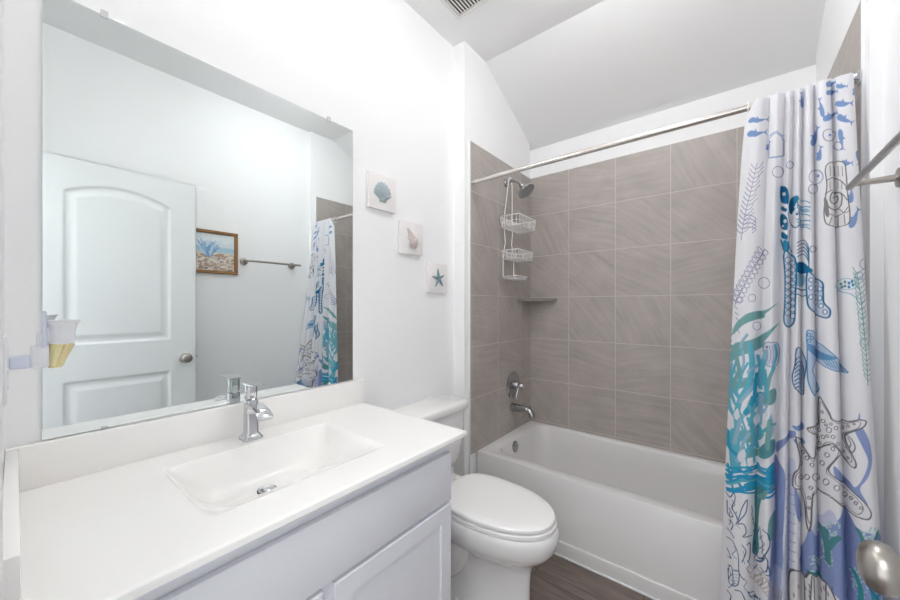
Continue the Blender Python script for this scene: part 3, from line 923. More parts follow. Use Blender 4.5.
NPU, NPZ = 440, 1000
pp, zz = np.meshgrid(np.linspace(0, 1, NPU), np.linspace(CZB, CZT, NPZ))
P1, Z1 = pp.ravel(), zz.ravel()
CLOTH_W = 0.42     # width given to the gathered cloth in pattern units (metres)
WHITE = (0.83, 0.83, 0.86)
colr = np.tile(np.array(WHITE), (len(P1), 1))
PATTERN = [
('f',(0.22,0.34,0.6),0.00000,[(37,2025),(63,1997),(122,1978),(188,1979),(226,1984),(247,1980),(261,1974),(252,1985),(258,1996),(239,1988),(200,1988),(158,1992),(137,2002),(120,1996),(59,2018)]),
('f',(0.22,0.34,0.6),0.00000,[(38,1968),(63,1942),(119,1926),(180,1930),(217,1936),(237,1932),(255,1927),(241,1938),(247,1952),(228,1942),(190,1942),(148,1944),(127,1957),(112,1949),(57,1968)]),
('f',(0.22,0.34,0.6),0.00000,[(254,1874),(265,1872),(271,1878),(270,1888),(269,1895),(276,1896),(285,1895),(270,1900),(258,1909),(264,1901),(260,1896),(255,1893),(239,1893),(248,1889),(242,1879)]),
('f',(0.22,0.34,0.6),0.00000,[(750,2044),(762,2035),(789,2038),(826,2045),(840,2048),(850,2043),(859,2036),(850,2048),(848,2061),(842,2054),(826,2056),(794,2056),(778,2064),(774,2056),(754,2054)]),
('f',(0.22,0.34,0.6),0.00000,[(850,2035),(859,2025),(879,2019),(898,2019),(912,2020),(919,2017),(926,2011),(922,2020),(928,2029),(918,2024),(904,2028),(892,2032),(888,2040),(882,2035),(861,2040)]),
('f',(0.22,0.34,0.6),0.00000,[(749,2016),(759,2007),(790,2009),(831,2014),(849,2014),(859,2009),(868,2003),(861,2013),(863,2023),(854,2018),(836,2022),(820,2028),(796,2033),(785,2025),(756,2023)]),
('f',(0.22,0.34,0.6),0.00000,[(839,1974),(852,1962),(881,1954),(909,1954),(930,1958),(943,1952),(958,1947),(949,1958),(960,1970),(939,1963),(917,1965),(899,1970),(892,1981),(883,1975),(854,1980)]),
('f',(0.22,0.34,0.6),0.00000,[(726,1922),(743,1915),(771,1918),(823,1934),(841,1938),(856,1933),(870,1927),(855,1939),(852,1953),(844,1944),(822,1947),(774,1939),(756,1947),(754,1938),(730,1934)]),
('f',(0.22,0.34,0.6),0.00000,[(851,1928),(852,1916),(875,1904),(903,1896),(924,1894),(931,1886),(934,1878),(940,1890),(966,1901),(937,1896),(919,1904),(904,1912),(908,1923),(894,1920),(871,1931)]),
('f',(0.22,0.34,0.6),0.00000,[(726,1933),(738,1939),(734,1958),(722,1978),(710,1992),(714,2000),(720,2006),(703,2004),(683,2013),(700,2000),(703,1985),(704,1973),(690,1971),(704,1963),(711,1943)]),
('f',(0.22,0.34,0.6),0.00000,[(635,1845),(673,1852),(686,1864),(690,1883),(691,1898),(702,1901),(715,1902),(694,1907),(675,1922),(683,1907),(673,1898),(655,1886),(623,1882),(635,1874),(621,1856)]),
('f',(0.22,0.34,0.6),0.00000,[(692,1789),(709,1788),(715,1799),(715,1814),(712,1825),(721,1829),(730,1831),(713,1834),(695,1844),(705,1832),(700,1824),(692,1818),(675,1821),(685,1813),(680,1800)]),
('f',(0.22,0.34,0.6),0.00000,[(866,1880),(853,1874),(854,1856),(864,1835),(874,1819),(869,1812),(861,1807),(878,1808),(894,1803),(882,1813),(882,1828),(883,1840),(895,1844),(884,1851),(882,1869)]),
('f',(0.22,0.34,0.6),0.00000,[(864,1765),(871,1755),(888,1751),(904,1752),(918,1756),(924,1751),(931,1745),(928,1756),(933,1766),(923,1760),(911,1762),(899,1766),(897,1775),(890,1770),(873,1772)]),
('f',(0.22,0.34,0.6),0.00000,[(903,1628),(918,1631),(924,1643),(922,1658),(918,1669),(927,1674),(937,1678),(919,1676),(903,1682),(912,1674),(908,1664),(901,1655),(886,1655),(895,1649),(892,1636)]),
('f',(0.22,0.34,0.6),0.00000,[(897,1548),(916,1550),(932,1563),(942,1583),(948,1598),(973,1604),(1000,1611),(958,1607),(936,1616),(941,1605),(927,1593),(913,1583),(897,1584),(903,1575),(890,1559)]),
('f',(0.22,0.34,0.6),0.00000,[(562,1995),(571,1998),(571,2013),(565,2030),(555,2040),(561,2048),(566,2052),(552,2049),(524,2051),(545,2044),(546,2033),(544,2022),(523,2018),(541,2013),(546,2000)]),
('f',(0.22,0.34,0.6),0.00000,[(973,1985),(1000,1994),(1000,2004),(1000,2018),(1000,2028),(1000,2033),(1000,2036),(1000,2035),(992,2039),(1000,2033),(997,2023),(977,2011),(951,2007),(963,2003),(954,1990)]),
('f',(0.22,0.34,0.6),0.00000,[(991,1804),(958,1794),(954,1781),(964,1768),(986,1762),(968,1754),(953,1748),(990,1755),(1000,1755),(1000,1761),(1000,1771),(1000,1780),(1000,1783),(1000,1787),(1000,1800)]),
('c',(0.27,0.27,0.45),0.00240,[(832,1868),(823,1859),(775,1847),(749,1847),(732,1857),(725,1870),(732,1882),(751,1886),(779,1886),(825,1883)]),
('c',(0.27,0.27,0.45),0.00240,[(874,1820),(870,1813),(856,1810),(841,1815),(828,1824),(823,1834),(829,1840),(842,1841),(859,1836),(870,1829)]),
('c',(0.27,0.27,0.45),0.00240,[(721,1728),(713,1716),(692,1712),(653,1717),(620,1723),(612,1738),(620,1751),(655,1764),(692,1757),(714,1743)]),
('c',(0.27,0.27,0.45),0.00240,[(687,1695),(682,1687),(668,1686),(628,1681),(613,1687),(608,1697),(613,1706),(628,1711),(668,1716),(682,1706)]),
('c',(0.27,0.27,0.45),0.00240,[(406,1781),(402,1771),(380,1762),(347,1760),(308,1768),(297,1782),(306,1792),(343,1797),(378,1799),(400,1794)]),
('c',(0.27,0.27,0.45),0.00240,[(492,1798),(488,1792),(476,1788),(453,1784),(430,1791),(423,1800),(429,1805),(453,1809),(476,1812),(488,1807)]),
('c',(0.27,0.27,0.45),0.00240,[(80,1327),(74,1321),(62,1317),(47,1317),(34,1321),(29,1328),(33,1334),(44,1338),(60,1338),(73,1334)]),
('c',(0.27,0.27,0.45),0.00240,[(303,1386),(295,1375),(276,1369),(256,1370),(235,1378),(226,1388),(232,1401),(254,1408),(274,1407),(292,1398)]),
('c',(0.27,0.27,0.45),0.00240,[(207,1334),(202,1326),(187,1321),(165,1321),(145,1326),(136,1334),(144,1342),(162,1347),(185,1347),(201,1342)]),
('c',(0.27,0.27,0.45),0.00240,[(255,1231),(250,1223),(235,1218),(216,1218),(199,1224),(192,1232),(198,1241),(214,1246),(234,1246),(249,1240)]),
('c',(0.27,0.27,0.45),0.00240,[(674,1494),(671,1489),(644,1484),(627,1483),(618,1487),(615,1493),(618,1499),(628,1503),(646,1504),(671,1502)]),
('c',(0.27,0.27,0.45),0.00240,[(1000,1434),(1000,1423),(1000,1417),(986,1417),(949,1422),(942,1433),(952,1444),(996,1452),(1000,1452),(1000,1445)]),
('c',(0.27,0.27,0.45),0.00240,[(962,1396),(953,1388),(938,1385),(923,1385),(913,1390),(910,1397),(914,1403),(926,1408),(941,1408),(957,1403)]),
('f',(0.22,0.34,0.6),0.00150,[(784,1868),(780,1864),(773,1862),(765,1862),(761,1863),(759,1867),(761,1869),(766,1870),(773,1870),(781,1870)]),
('f',(0.22,0.34,0.6),0.00150,[(701,1735),(699,1733),(694,1732),(687,1734),(682,1738),(681,1741),(683,1744),(688,1744),(694,1743),(700,1739)]),
('s',(0.22,0.34,0.6),0.00308,[(262,1911),(296,1920),(373,1912),(404,1896)]),
('s',(0.22,0.34,0.6),0.00308,[(262,1922),(320,1926),(404,1910)]),
('s',(0.22,0.34,0.6),0.00420,[(268,1841),(334,1831),(406,1841)]),
('s',(0.27,0.27,0.45),0.00252,[(264,1907),(267,1845)]),
('s',(0.27,0.27,0.45),0.00252,[(404,1896),(406,1841)]),
('s',(0.27,0.27,0.45),0.00252,[(167,1828),(112,1730),(62,1646),(39,1554)]),
('s',(0.27,0.27,0.45),0.00238,[(159,1805),(200,1812),(225,1830)]),
('s',(0.27,0.27,0.45),0.00238,[(159,1805),(121,1815),(97,1829)]),
('s',(0.27,0.27,0.45),0.00238,[(149,1789),(192,1794),(228,1813)]),
('s',(0.27,0.27,0.45),0.00238,[(149,1789),(112,1798),(89,1813)]),
('s',(0.27,0.27,0.45),0.00238,[(140,1772),(184,1778),(230,1797)]),
('s',(0.27,0.27,0.45),0.00238,[(140,1772),(103,1782),(80,1798)]),
('s',(0.27,0.27,0.45),0.00238,[(129,1756),(175,1762),(202,1780)]),
('s',(0.27,0.27,0.45),0.00238,[(129,1756),(93,1767),(71,1783)]),
('s',(0.27,0.27,0.45),0.00238,[(119,1740),(166,1745),(206,1762)]),
('s',(0.27,0.27,0.45),0.00238,[(119,1740),(86,1751),(64,1767)]),
('s',(0.27,0.27,0.45),0.00238,[(109,1724),(156,1729),(209,1746)]),
('s',(0.27,0.27,0.45),0.00238,[(109,1724),(78,1735),(56,1752)]),
('s',(0.27,0.27,0.45),0.00238,[(101,1707),(147,1712),(178,1729)]),
('s',(0.27,0.27,0.45),0.00238,[(101,1707),(69,1720),(49,1736)]),
('s',(0.27,0.27,0.45),0.00238,[(91,1692),(137,1696),(181,1713)]),
('s',(0.27,0.27,0.45),0.00238,[(91,1692),(61,1704),(41,1722)]),
('s',(0.27,0.27,0.45),0.00238,[(82,1676),(127,1680),(185,1696)]),
('s',(0.27,0.27,0.45),0.00238,[(82,1676),(54,1688),(34,1706)]),
('s',(0.27,0.27,0.45),0.00238,[(74,1660),(117,1663),(150,1680)]),
('s',(0.27,0.27,0.45),0.00238,[(74,1660),(47,1674),(28,1690)]),
('s',(0.27,0.27,0.45),0.00238,[(67,1644),(107,1647),(155,1663)]),
('s',(0.27,0.27,0.45),0.00238,[(67,1644),(39,1658),(21,1674)]),
('s',(0.27,0.27,0.45),0.00238,[(60,1628),(98,1631),(158,1647)]),
('s',(0.27,0.27,0.45),0.00238,[(60,1628),(32,1642),(14,1658)]),
('s',(0.27,0.27,0.45),0.00238,[(52,1612),(89,1615),(120,1631)]),
('s',(0.27,0.27,0.45),0.00238,[(52,1612),(26,1626),(8,1642)]),
('s',(0.27,0.27,0.45),0.00238,[(44,1596),(80,1599),(125,1614)]),
('s',(0.27,0.27,0.45),0.00238,[(44,1596),(19,1610),(1,1626)]),
('s',(0.27,0.27,0.45),0.00238,[(38,1580),(72,1583),(128,1596)]),
('s',(0.27,0.27,0.45),0.00238,[(38,1580),(12,1593),(0,1607)]),
('s',(0.27,0.27,0.45),0.00280,[(54,1639),(114,1639),(184,1622),(142,1605)]),
('s',(0.27,0.27,0.45),0.00280,[(57,1623),(116,1625),(185,1610),(145,1594)]),
('s',(0.27,0.27,0.45),0.00280,[(58,1609),(118,1610),(187,1596),(146,1583)]),
('s',(0.27,0.27,0.45),0.00280,[(60,1593),(120,1595),(188,1584),(147,1572)]),
('f',(0.012,0.16,0.32),0.00000,[(393,1732),(433,1717),(459,1691),(449,1659),(403,1671),(386,1698)]),
('f',(0.012,0.16,0.32),0.00000,[(403,1660),(422,1648),(438,1642),(428,1633),(409,1641),(397,1650)]),
('f',(0.012,0.16,0.32),0.00000,[(398,1632),(430,1618),(452,1596),(442,1568),(406,1578),(392,1602)]),
('f',(0.012,0.16,0.32),0.00000,[(406,1567),(434,1554),(454,1547),(444,1534),(413,1541),(402,1553)]),
('f',(0.83,0.83,0.86),0.00150,[(424,1697),(422,1694),(416,1694),(409,1695),(405,1698),(403,1703),(404,1707),(409,1707),(415,1706),(420,1702)]),
('f',(0.83,0.83,0.86),0.00150,[(438,1600),(435,1596),(428,1595),(419,1596),(414,1600),(412,1605),(414,1607),(419,1609),(427,1607),(435,1604)]),
('f',(0.83,0.83,0.86),0.00150,[(418,1585),(417,1583),(413,1583),(409,1583),(406,1585),(404,1589),(406,1590),(409,1591),(414,1590),(417,1588)]),
('f',(0.03,0.26,0.46),0.00000,[(470,1675),(498,1686),(535,1676),(518,1660),(494,1646),(472,1654)]),
('f',(0.012,0.16,0.32),0.00000,[(460,1663),(487,1676),(499,1650),(488,1626),(462,1632)]),
('s',(0.012,0.16,0.32),0.00308,[(450,1631),(473,1598),(514,1572),(546,1591),(535,1632),(518,1668)]),
('f',(0.012,0.16,0.32),0.00150,[(505,1639),(503,1636),(497,1634),(489,1637),(484,1641),(480,1644),(484,1649),(489,1650),(497,1648),(504,1643)]),
('f',(0.012,0.16,0.32),0.00150,[(531,1617),(528,1615),(523,1614),(516,1615),(512,1617),(510,1621),(512,1623),(516,1623),(523,1622),(528,1621)]),
('s',(0.03,0.26,0.46),0.00252,[(518,1670),(575,1664),(617,1648)]),
('s',(0.03,0.26,0.46),0.00336,[(520,1649),(575,1643),(616,1634)]),
('s',(0.03,0.26,0.46),0.00252,[(520,1626),(575,1618),(616,1604)]),
('s',(0.03,0.26,0.46),0.00336,[(520,1601),(575,1595),(616,1588)]),
('s',(0.03,0.26,0.46),0.00252,[(521,1580),(575,1574),(616,1561)]),
('f',(0.3,0.5,0.62),0.00000,[(526,1646),(605,1630),(605,1618),(526,1636)]),
('f',(0.3,0.5,0.62),0.00000,[(527,1594),(605,1578),(605,1572),(527,1586)]),
('s',(0.012,0.16,0.32),0.00350,[(402,1540),(420,1500),(446,1481)]),
('s',(0.012,0.16,0.32),0.00280,[(473,1569),(465,1520),(492,1492)]),
('f',(0.03,0.26,0.46),0.00000,[(413,1534),(465,1524),(465,1499),(428,1493)]),
('s',(0.012,0.16,0.32),0.00252,[(522,1519),(576,1529),(605,1504),(610,1473)]),
('s',(0.012,0.16,0.32),0.00252,[(522,1507),(576,1518),(605,1492),(610,1464)]),
('s',(0.012,0.16,0.32),0.00252,[(522,1494),(576,1505),(605,1481),(610,1454)]),
('s',(0.012,0.16,0.32),0.00252,[(522,1483),(576,1493),(605,1468),(610,1444)]),
('s',(0.012,0.16,0.32),0.00252,[(522,1471),(576,1481),(605,1457),(610,1434)]),
('f',(0.012,0.16,0.32),0.00000,[(516,1448),(570,1455),(610,1434),(633,1420),(594,1414),(523,1419)]),
('f',(0.3,0.5,0.62),0.00000,[(523,1413),(583,1409),(583,1375),(523,1373)]),
('s',(0.012,0.16,0.32),0.00420,[(517,1365),(558,1359),(600,1358)]),
('s',(0.012,0.16,0.32),0.00308,[(518,1346),(571,1338),(604,1341)]),
('f',(0.6,0.68,0.8),0.00000,[(422,1491),(485,1483),(516,1454),(517,1376),(513,1309),(508,1251),(472,1232),(432,1250),(435,1326),(432,1412)]),
('c',(0.012,0.16,0.32),0.00448,[(422,1491),(485,1483),(516,1454),(517,1376),(513,1309),(508,1251),(472,1232),(432,1250),(435,1326),(432,1412)]),
('f',(0.83,0.83,0.86),0.00150,[(479,1465),(475,1460),(464,1456),(449,1456),(439,1459),(435,1464),(438,1468),(449,1472),(463,1472),(475,1470)]),
('c',(0.012,0.16,0.32),0.00210,[(483,1465),(477,1459),(465,1455),(449,1455),(437,1459),(433,1465),(436,1470),(448,1473),(464,1473),(477,1471)]),
('f',(0.83,0.83,0.86),0.00150,[(508,1451),(506,1446),(499,1445),(493,1445),(486,1449),(483,1454),(486,1459),(492,1461),(499,1460),(505,1456)]),
('c',(0.012,0.16,0.32),0.00210,[(510,1451),(507,1446),(501,1444),(492,1445),(485,1449),(479,1454),(484,1460),(492,1462),(499,1461),(507,1456)]),
('f',(0.83,0.83,0.86),0.00150,[(479,1441),(475,1436),(464,1433),(450,1433),(439,1436),(436,1441),(439,1446),(450,1449),(464,1449),(475,1446)]),
('c',(0.012,0.16,0.32),0.00210,[(484,1443),(478,1436),(465,1432),(449,1432),(438,1435),(434,1441),(437,1446),(449,1450),(465,1450),(477,1448)]),
('f',(0.83,0.83,0.86),0.00150,[(508,1428),(506,1424),(501,1422),(493,1423),(487,1425),(484,1430),(486,1435),(493,1438),(501,1436),(506,1433)]),
('c',(0.012,0.16,0.32),0.00210,[(511,1428),(508,1423),(501,1420),(493,1422),(485,1425),(480,1430),(485,1436),(492,1439),(501,1438),(507,1434)]),
('f',(0.83,0.83,0.86),0.00150,[(480,1419),(476,1414),(465,1411),(452,1409),(440,1413),(437,1418),(440,1423),(450,1425),(464,1427),(476,1424)]),
('c',(0.012,0.16,0.32),0.00210,[(484,1419),(478,1413),(466,1409),(450,1408),(439,1412),(435,1418),(438,1424),(449,1427),(465,1428),(478,1424)]),
('f',(0.83,0.83,0.86),0.00150,[(510,1406),(507,1401),(501,1398),(494,1400),(487,1403),(485,1408),(487,1412),(493,1414),(501,1414),(506,1411)]),
('c',(0.012,0.16,0.32),0.00210,[(511,1406),(508,1401),(502,1398),(493,1398),(486,1402),(482,1408),(485,1413),(493,1416),(502,1414),(508,1411)]),
('f',(0.83,0.83,0.86),0.00150,[(482,1396),(477,1391),(465,1387),(452,1387),(442,1390),(438,1395),(442,1400),(452,1403),(465,1403),(476,1401)]),
('c',(0.012,0.16,0.32),0.00210,[(485,1396),(479,1390),(466,1386),(450,1386),(439,1390),(436,1396),(439,1401),(450,1404),(466,1404),(479,1402)]),
('f',(0.83,0.83,0.86),0.00150,[(510,1384),(507,1379),(502,1376),(494,1376),(487,1380),(485,1385),(487,1390),(494,1392),(502,1391),(507,1387)]),
('c',(0.012,0.16,0.32),0.00210,[(512,1382),(508,1378),(502,1375),(493,1376),(486,1380),(482,1385),(486,1390),(493,1392),(502,1392),(508,1388)]),
('f',(0.83,0.83,0.86),0.00150,[(482,1373),(477,1368),(466,1365),(453,1364),(443,1368),(438,1373),(442,1378),(452,1380),(465,1380),(477,1378)]),
('c',(0.012,0.16,0.32),0.00210,[(485,1373),(480,1368),(466,1363),(452,1363),(440,1366),(436,1373),(440,1378),(452,1381),(466,1381),(479,1379)]),
('f',(0.83,0.83,0.86),0.00150,[(510,1360),(507,1357),(502,1353),(494,1354),(488,1357),(486,1362),(488,1366),(494,1369),(502,1369),(507,1365)]),
('c',(0.012,0.16,0.32),0.00210,[(512,1360),(510,1355),(503,1353),(494,1353),(486,1357),(483,1362),(486,1368),(494,1370),(503,1369),(510,1365)]),
('f',(0.83,0.83,0.86),0.00150,[(483,1350),(478,1346),(466,1342),(453,1342),(443,1344),(439,1349),(443,1354),(453,1358),(466,1358),(478,1355)]),
('c',(0.012,0.16,0.32),0.00210,[(486,1350),(480,1344),(467,1341),(453,1341),(442,1344),(437,1349),(440,1355),(452,1359),(466,1359),(480,1355)]),
('f',(0.83,0.83,0.86),0.00150,[(511,1338),(508,1333),(503,1331),(495,1331),(488,1334),(486,1339),(488,1343),(495,1346),(502,1346),(508,1343)]),
('c',(0.012,0.16,0.32),0.00210,[(512,1338),(510,1333),(503,1330),(495,1330),(487,1333),(484,1339),(487,1344),(494,1347),(503,1347),(510,1343)]),
('f',(0.83,0.83,0.86),0.00150,[(484,1327),(478,1322),(466,1318),(454,1318),(444,1322),(440,1327),(444,1332),(453,1334),(466,1334),(478,1332)]),
('c',(0.012,0.16,0.32),0.00210,[(486,1327),(482,1321),(467,1317),(453,1317),(442,1321),(438,1327),(442,1332),(453,1336),(467,1336),(482,1333)]),
('f',(0.83,0.83,0.86),0.00150,[(511,1316),(508,1311),(503,1309),(495,1309),(489,1311),(486,1316),(488,1321),(495,1323),(503,1323),(508,1320)]),
('c',(0.012,0.16,0.32),0.00210,[(513,1316),(511,1310),(504,1307),(495,1307),(487,1311),(484,1316),(487,1321),(495,1325),(503,1325),(510,1321)]),
('f',(0.83,0.83,0.86),0.00150,[(485,1304),(479,1299),(467,1296),(454,1296),(445,1299),(442,1304),(444,1309),(454,1312),(466,1312),(479,1309)]),
('c',(0.012,0.16,0.32),0.00210,[(487,1304),(483,1299),(468,1295),(454,1295),(443,1299),(439,1304),(443,1310),(453,1314),(467,1314),(482,1310)]),
('f',(0.83,0.83,0.86),0.00150,[(512,1293),(510,1289),(504,1285),(496,1285),(489,1288),(487,1293),(489,1298),(496,1300),(503,1300),(510,1298)]),
('c',(0.012,0.16,0.32),0.00210,[(513,1293),(511,1288),(504,1285),(495,1284),(488,1288),(485,1293),(488,1299),(495,1301),(504,1301),(511,1299)]),
('f',(0.83,0.83,0.86),0.00150,[(485,1282),(480,1277),(467,1273),(455,1273),(445,1277),(442,1282),(445,1286),(454,1289),(467,1289),(479,1286)]),
('c',(0.012,0.16,0.32),0.00210,[(487,1282),(484,1275),(468,1272),(454,1272),(444,1275),(439,1282),(443,1286),(454,1290),(468,1290),(483,1286)]),
('f',(0.83,0.83,0.86),0.00150,[(512,1270),(510,1266),(504,1263),(496,1263),(490,1266),(487,1270),(489,1274),(496,1278),(504,1278),(510,1275)]),
('c',(0.012,0.16,0.32),0.00210,[(513,1270),(511,1266),(505,1262),(496,1262),(488,1264),(486,1270),(488,1275),(496,1279),(504,1279),(511,1275)]),
('f',(0.66,0.72,0.83),0.00000,[(600,1414),(642,1403),(706,1382),(711,1349),(714,1315),(742,1293),(736,1270),(703,1269),(624,1291),(600,1325)]),
('c',(0.012,0.16,0.32),0.00420,[(600,1414),(642,1403),(706,1382),(711,1349),(714,1315),(742,1293),(736,1270),(703,1269),(624,1291),(600,1325)]),
('f',(0.83,0.83,0.86),0.00150,[(632,1390),(630,1386),(623,1384),(616,1384),(612,1386),(610,1391),(612,1395),(616,1397),(623,1396),(630,1395)]),
('c',(0.012,0.16,0.32),0.00210,[(634,1390),(631,1386),(624,1382),(616,1384),(611,1386),(608,1391),(611,1395),(616,1397),(624,1397),(632,1395)]),
('f',(0.83,0.83,0.86),0.00150,[(684,1378),(682,1374),(676,1371),(668,1371),(646,1374),(641,1378),(646,1381),(668,1385),(676,1384),(682,1381)]),
('c',(0.012,0.16,0.32),0.00210,[(686,1376),(683,1373),(676,1370),(671,1370),(642,1373),(637,1378),(642,1381),(670,1385),(676,1385),(683,1381)]),
('f',(0.83,0.83,0.86),0.00150,[(706,1359),(704,1355),(699,1354),(692,1354),(686,1357),(684,1360),(686,1364),(692,1366),(699,1366),(704,1364)]),
('c',(0.012,0.16,0.32),0.00210,[(708,1359),(705,1355),(699,1353),(691,1353),(684,1357),(682,1360),(685,1365),(691,1368),(700,1366),(705,1364)]),
('f',(0.83,0.83,0.86),0.00150,[(632,1364),(628,1360),(623,1358),(616,1358),(612,1360),(610,1364),(612,1368),(616,1370),(623,1370),(630,1368)]),
('c',(0.012,0.16,0.32),0.00210,[(634,1364),(631,1359),(623,1357),(616,1357),(611,1359),(608,1364),(611,1369),(616,1371),(624,1371),(631,1369)]),
('f',(0.83,0.83,0.86),0.00150,[(684,1347),(681,1343),(675,1342),(671,1342),(644,1343),(640,1348),(644,1352),(670,1354),(675,1354),(682,1352)]),
('c',(0.012,0.16,0.32),0.00210,[(685,1347),(683,1343),(676,1341),(655,1341),(641,1343),(636,1348),(641,1352),(656,1355),(676,1355),(683,1352)]),
('f',(0.83,0.83,0.86),0.00150,[(705,1331),(703,1327),(697,1325),(691,1325),(685,1327),(683,1331),(685,1334),(691,1337),(697,1337),(703,1334)]),
('c',(0.012,0.16,0.32),0.00210,[(706,1331),(704,1326),(699,1323),(691,1323),(684,1327),(682,1331),(684,1336),(691,1338),(699,1338),(704,1334)]),
('f',(0.83,0.83,0.86),0.00150,[(631,1334),(628,1331),(623,1328),(616,1328),(611,1331),(610,1334),(611,1338),(616,1341),(623,1341),(628,1338)]),
('c',(0.012,0.16,0.32),0.00210,[(633,1334),(630,1330),(623,1327),(615,1327),(610,1330),(607,1334),(610,1339),(616,1342),(623,1342),(630,1338)]),
('f',(0.83,0.83,0.86),0.00150,[(683,1317),(681,1314),(675,1311),(656,1311),(643,1314),(638,1317),(643,1322),(656,1325),(675,1325),(681,1322)]),
('c',(0.012,0.16,0.32),0.00210,[(684,1317),(682,1314),(675,1311),(654,1311),(640,1314),(636,1317),(641,1322),(655,1325),(675,1325),(682,1322)]),
('f',(0.83,0.83,0.86),0.00150,[(710,1305),(708,1301),(702,1299),(695,1299),(691,1301),(688,1305),(691,1309),(696,1311),(703,1311),(708,1309)]),
('c',(0.012,0.16,0.32),0.00210,[(711,1305),(709,1300),(703,1298),(695,1298),(688,1300),(686,1305),(690,1309),(695,1312),(703,1312),(709,1309)]),
('f',(0.83,0.83,0.86),0.00150,[(728,1285),(726,1282),(721,1279),(715,1279),(711,1282),(709,1285),(711,1289),(715,1291),(722,1291),(726,1289)]),
('c',(0.012,0.16,0.32),0.00210,[(730,1285),(728,1282),(722,1279),(715,1279),(710,1282),(708,1285),(710,1290),(715,1293),(722,1293),(728,1290)]),
('f',(0.83,0.83,0.86),0.00000,[(785,1375),(849,1390),(899,1385),(923,1369),(892,1357),(841,1358)]),
('c',(0.3,0.5,0.62),0.00224,[(785,1375),(849,1390),(899,1385),(923,1369),(892,1357),(841,1358)]),
('f',(0.09,0.28,0.3),0.00150,[(845,1374),(843,1371),(839,1370),(834,1370),(831,1371),(829,1375),(831,1378),(835,1379),(840,1379),(844,1376)]),
('f',(0.09,0.28,0.3),0.00150,[(866,1379),(864,1376),(861,1375),(855,1375),(852,1378),(851,1380),(852,1382),(856,1384),(861,1384),(865,1382)]),
('f',(0.09,0.28,0.3),0.00150,[(865,1366),(863,1364),(860,1363),(855,1363),(851,1364),(850,1368),(852,1370),(855,1371),(860,1371),(864,1370)]),
('f',(0.03,0.26,0.46),0.00150,[(885,1375),(884,1373),(881,1371),(875,1371),(872,1373),(871,1376),(873,1379),(876,1380),(881,1380),(884,1379)]),
('f',(0.03,0.26,0.46),0.00150,[(885,1363),(883,1360),(880,1359),(875,1359),(871,1360),(870,1364),(872,1366),(875,1368),(880,1368),(883,1366)]),
('f',(0.03,0.26,0.46),0.00150,[(906,1369),(903,1366),(900,1365),(895,1365),(891,1366),(890,1369),(892,1371),(895,1374),(900,1374),(904,1371)]),
('f',(0.09,0.28,0.3),0.00150,[(850,1364),(848,1362),(844,1360),(839,1360),(835,1362),(834,1365),(835,1368),(840,1369),(844,1369),(849,1366)]),
('f',(0.03,0.26,0.46),0.00150,[(901,1380),(900,1378),(895,1375),(891,1375),(888,1378),(886,1380),(888,1382),(892,1385),(897,1385),(900,1382)]),
('s',(0.3,0.5,0.62),0.00308,[(774,1368),(841,1349),(881,1342),(910,1330)]),
('s',(0.27,0.27,0.45),0.00280,[(264,1512),(208,1465),(122,1412),(36,1343),(16,1310)]),
('c',(0.27,0.27,0.45),0.00224,[(252,1502),(219,1520),(204,1516),(229,1498)]),
('c',(0.27,0.27,0.45),0.00224,[(252,1502),(270,1507),(284,1491),(259,1491)]),
('s',(0.27,0.27,0.45),0.00168,[(245,1498),(196,1498),(179,1487)]),
('c',(0.27,0.27,0.45),0.00224,[(234,1484),(199,1503),(181,1499),(210,1481)]),
('c',(0.27,0.27,0.45),0.00224,[(234,1484),(256,1492),(268,1476),(242,1473)]),
('s',(0.27,0.27,0.45),0.00168,[(226,1481),(174,1481),(154,1471)]),
('c',(0.27,0.27,0.45),0.00224,[(214,1467),(177,1486),(157,1482),(189,1464)]),
('c',(0.27,0.27,0.45),0.00224,[(214,1467),(237,1475),(254,1461),(222,1456)]),
('s',(0.27,0.27,0.45),0.00168,[(206,1464),(148,1465),(126,1454)]),
('c',(0.27,0.27,0.45),0.00224,[(194,1450),(151,1470),(129,1466),(166,1446)]),
('c',(0.27,0.27,0.45),0.00224,[(194,1450),(218,1457),(235,1443),(204,1439)]),
('s',(0.27,0.27,0.45),0.00168,[(185,1446),(120,1448),(99,1438)]),
('c',(0.27,0.27,0.45),0.00224,[(171,1433),(124,1452),(102,1449),(139,1430)]),
('c',(0.27,0.27,0.45),0.00224,[(171,1433),(198,1440),(216,1425),(181,1422)]),
('s',(0.27,0.27,0.45),0.00168,[(160,1430),(93,1432),(74,1420)]),
('c',(0.27,0.27,0.45),0.00224,[(145,1417),(97,1435),(78,1433),(111,1413)]),
('c',(0.27,0.27,0.45),0.00224,[(145,1417),(176,1423),(196,1408),(157,1406)]),
('s',(0.27,0.27,0.45),0.00168,[(134,1413),(70,1414),(53,1404)]),
('c',(0.27,0.27,0.45),0.00224,[(117,1400),(73,1419),(56,1417),(86,1397)]),
('c',(0.27,0.27,0.45),0.00224,[(117,1400),(150,1407),(172,1392),(130,1388)]),
('s',(0.27,0.27,0.45),0.00168,[(107,1396),(49,1398),(34,1387)]),
('c',(0.27,0.27,0.45),0.00224,[(91,1382),(52,1403),(37,1401),(63,1380)]),
('c',(0.27,0.27,0.45),0.00224,[(91,1382),(124,1390),(148,1375),(103,1371)]),
('s',(0.27,0.27,0.45),0.00168,[(81,1380),(31,1381),(16,1371)]),
('c',(0.27,0.27,0.45),0.00224,[(68,1366),(33,1386),(18,1384),(43,1363)]),
('c',(0.27,0.27,0.45),0.00224,[(68,1366),(97,1373),(120,1358),(79,1354)]),
('s',(0.27,0.27,0.45),0.00168,[(60,1363),(12,1365),(0,1354)]),
('c',(0.27,0.27,0.45),0.00224,[(48,1349),(14,1370),(0,1366),(24,1347)]),
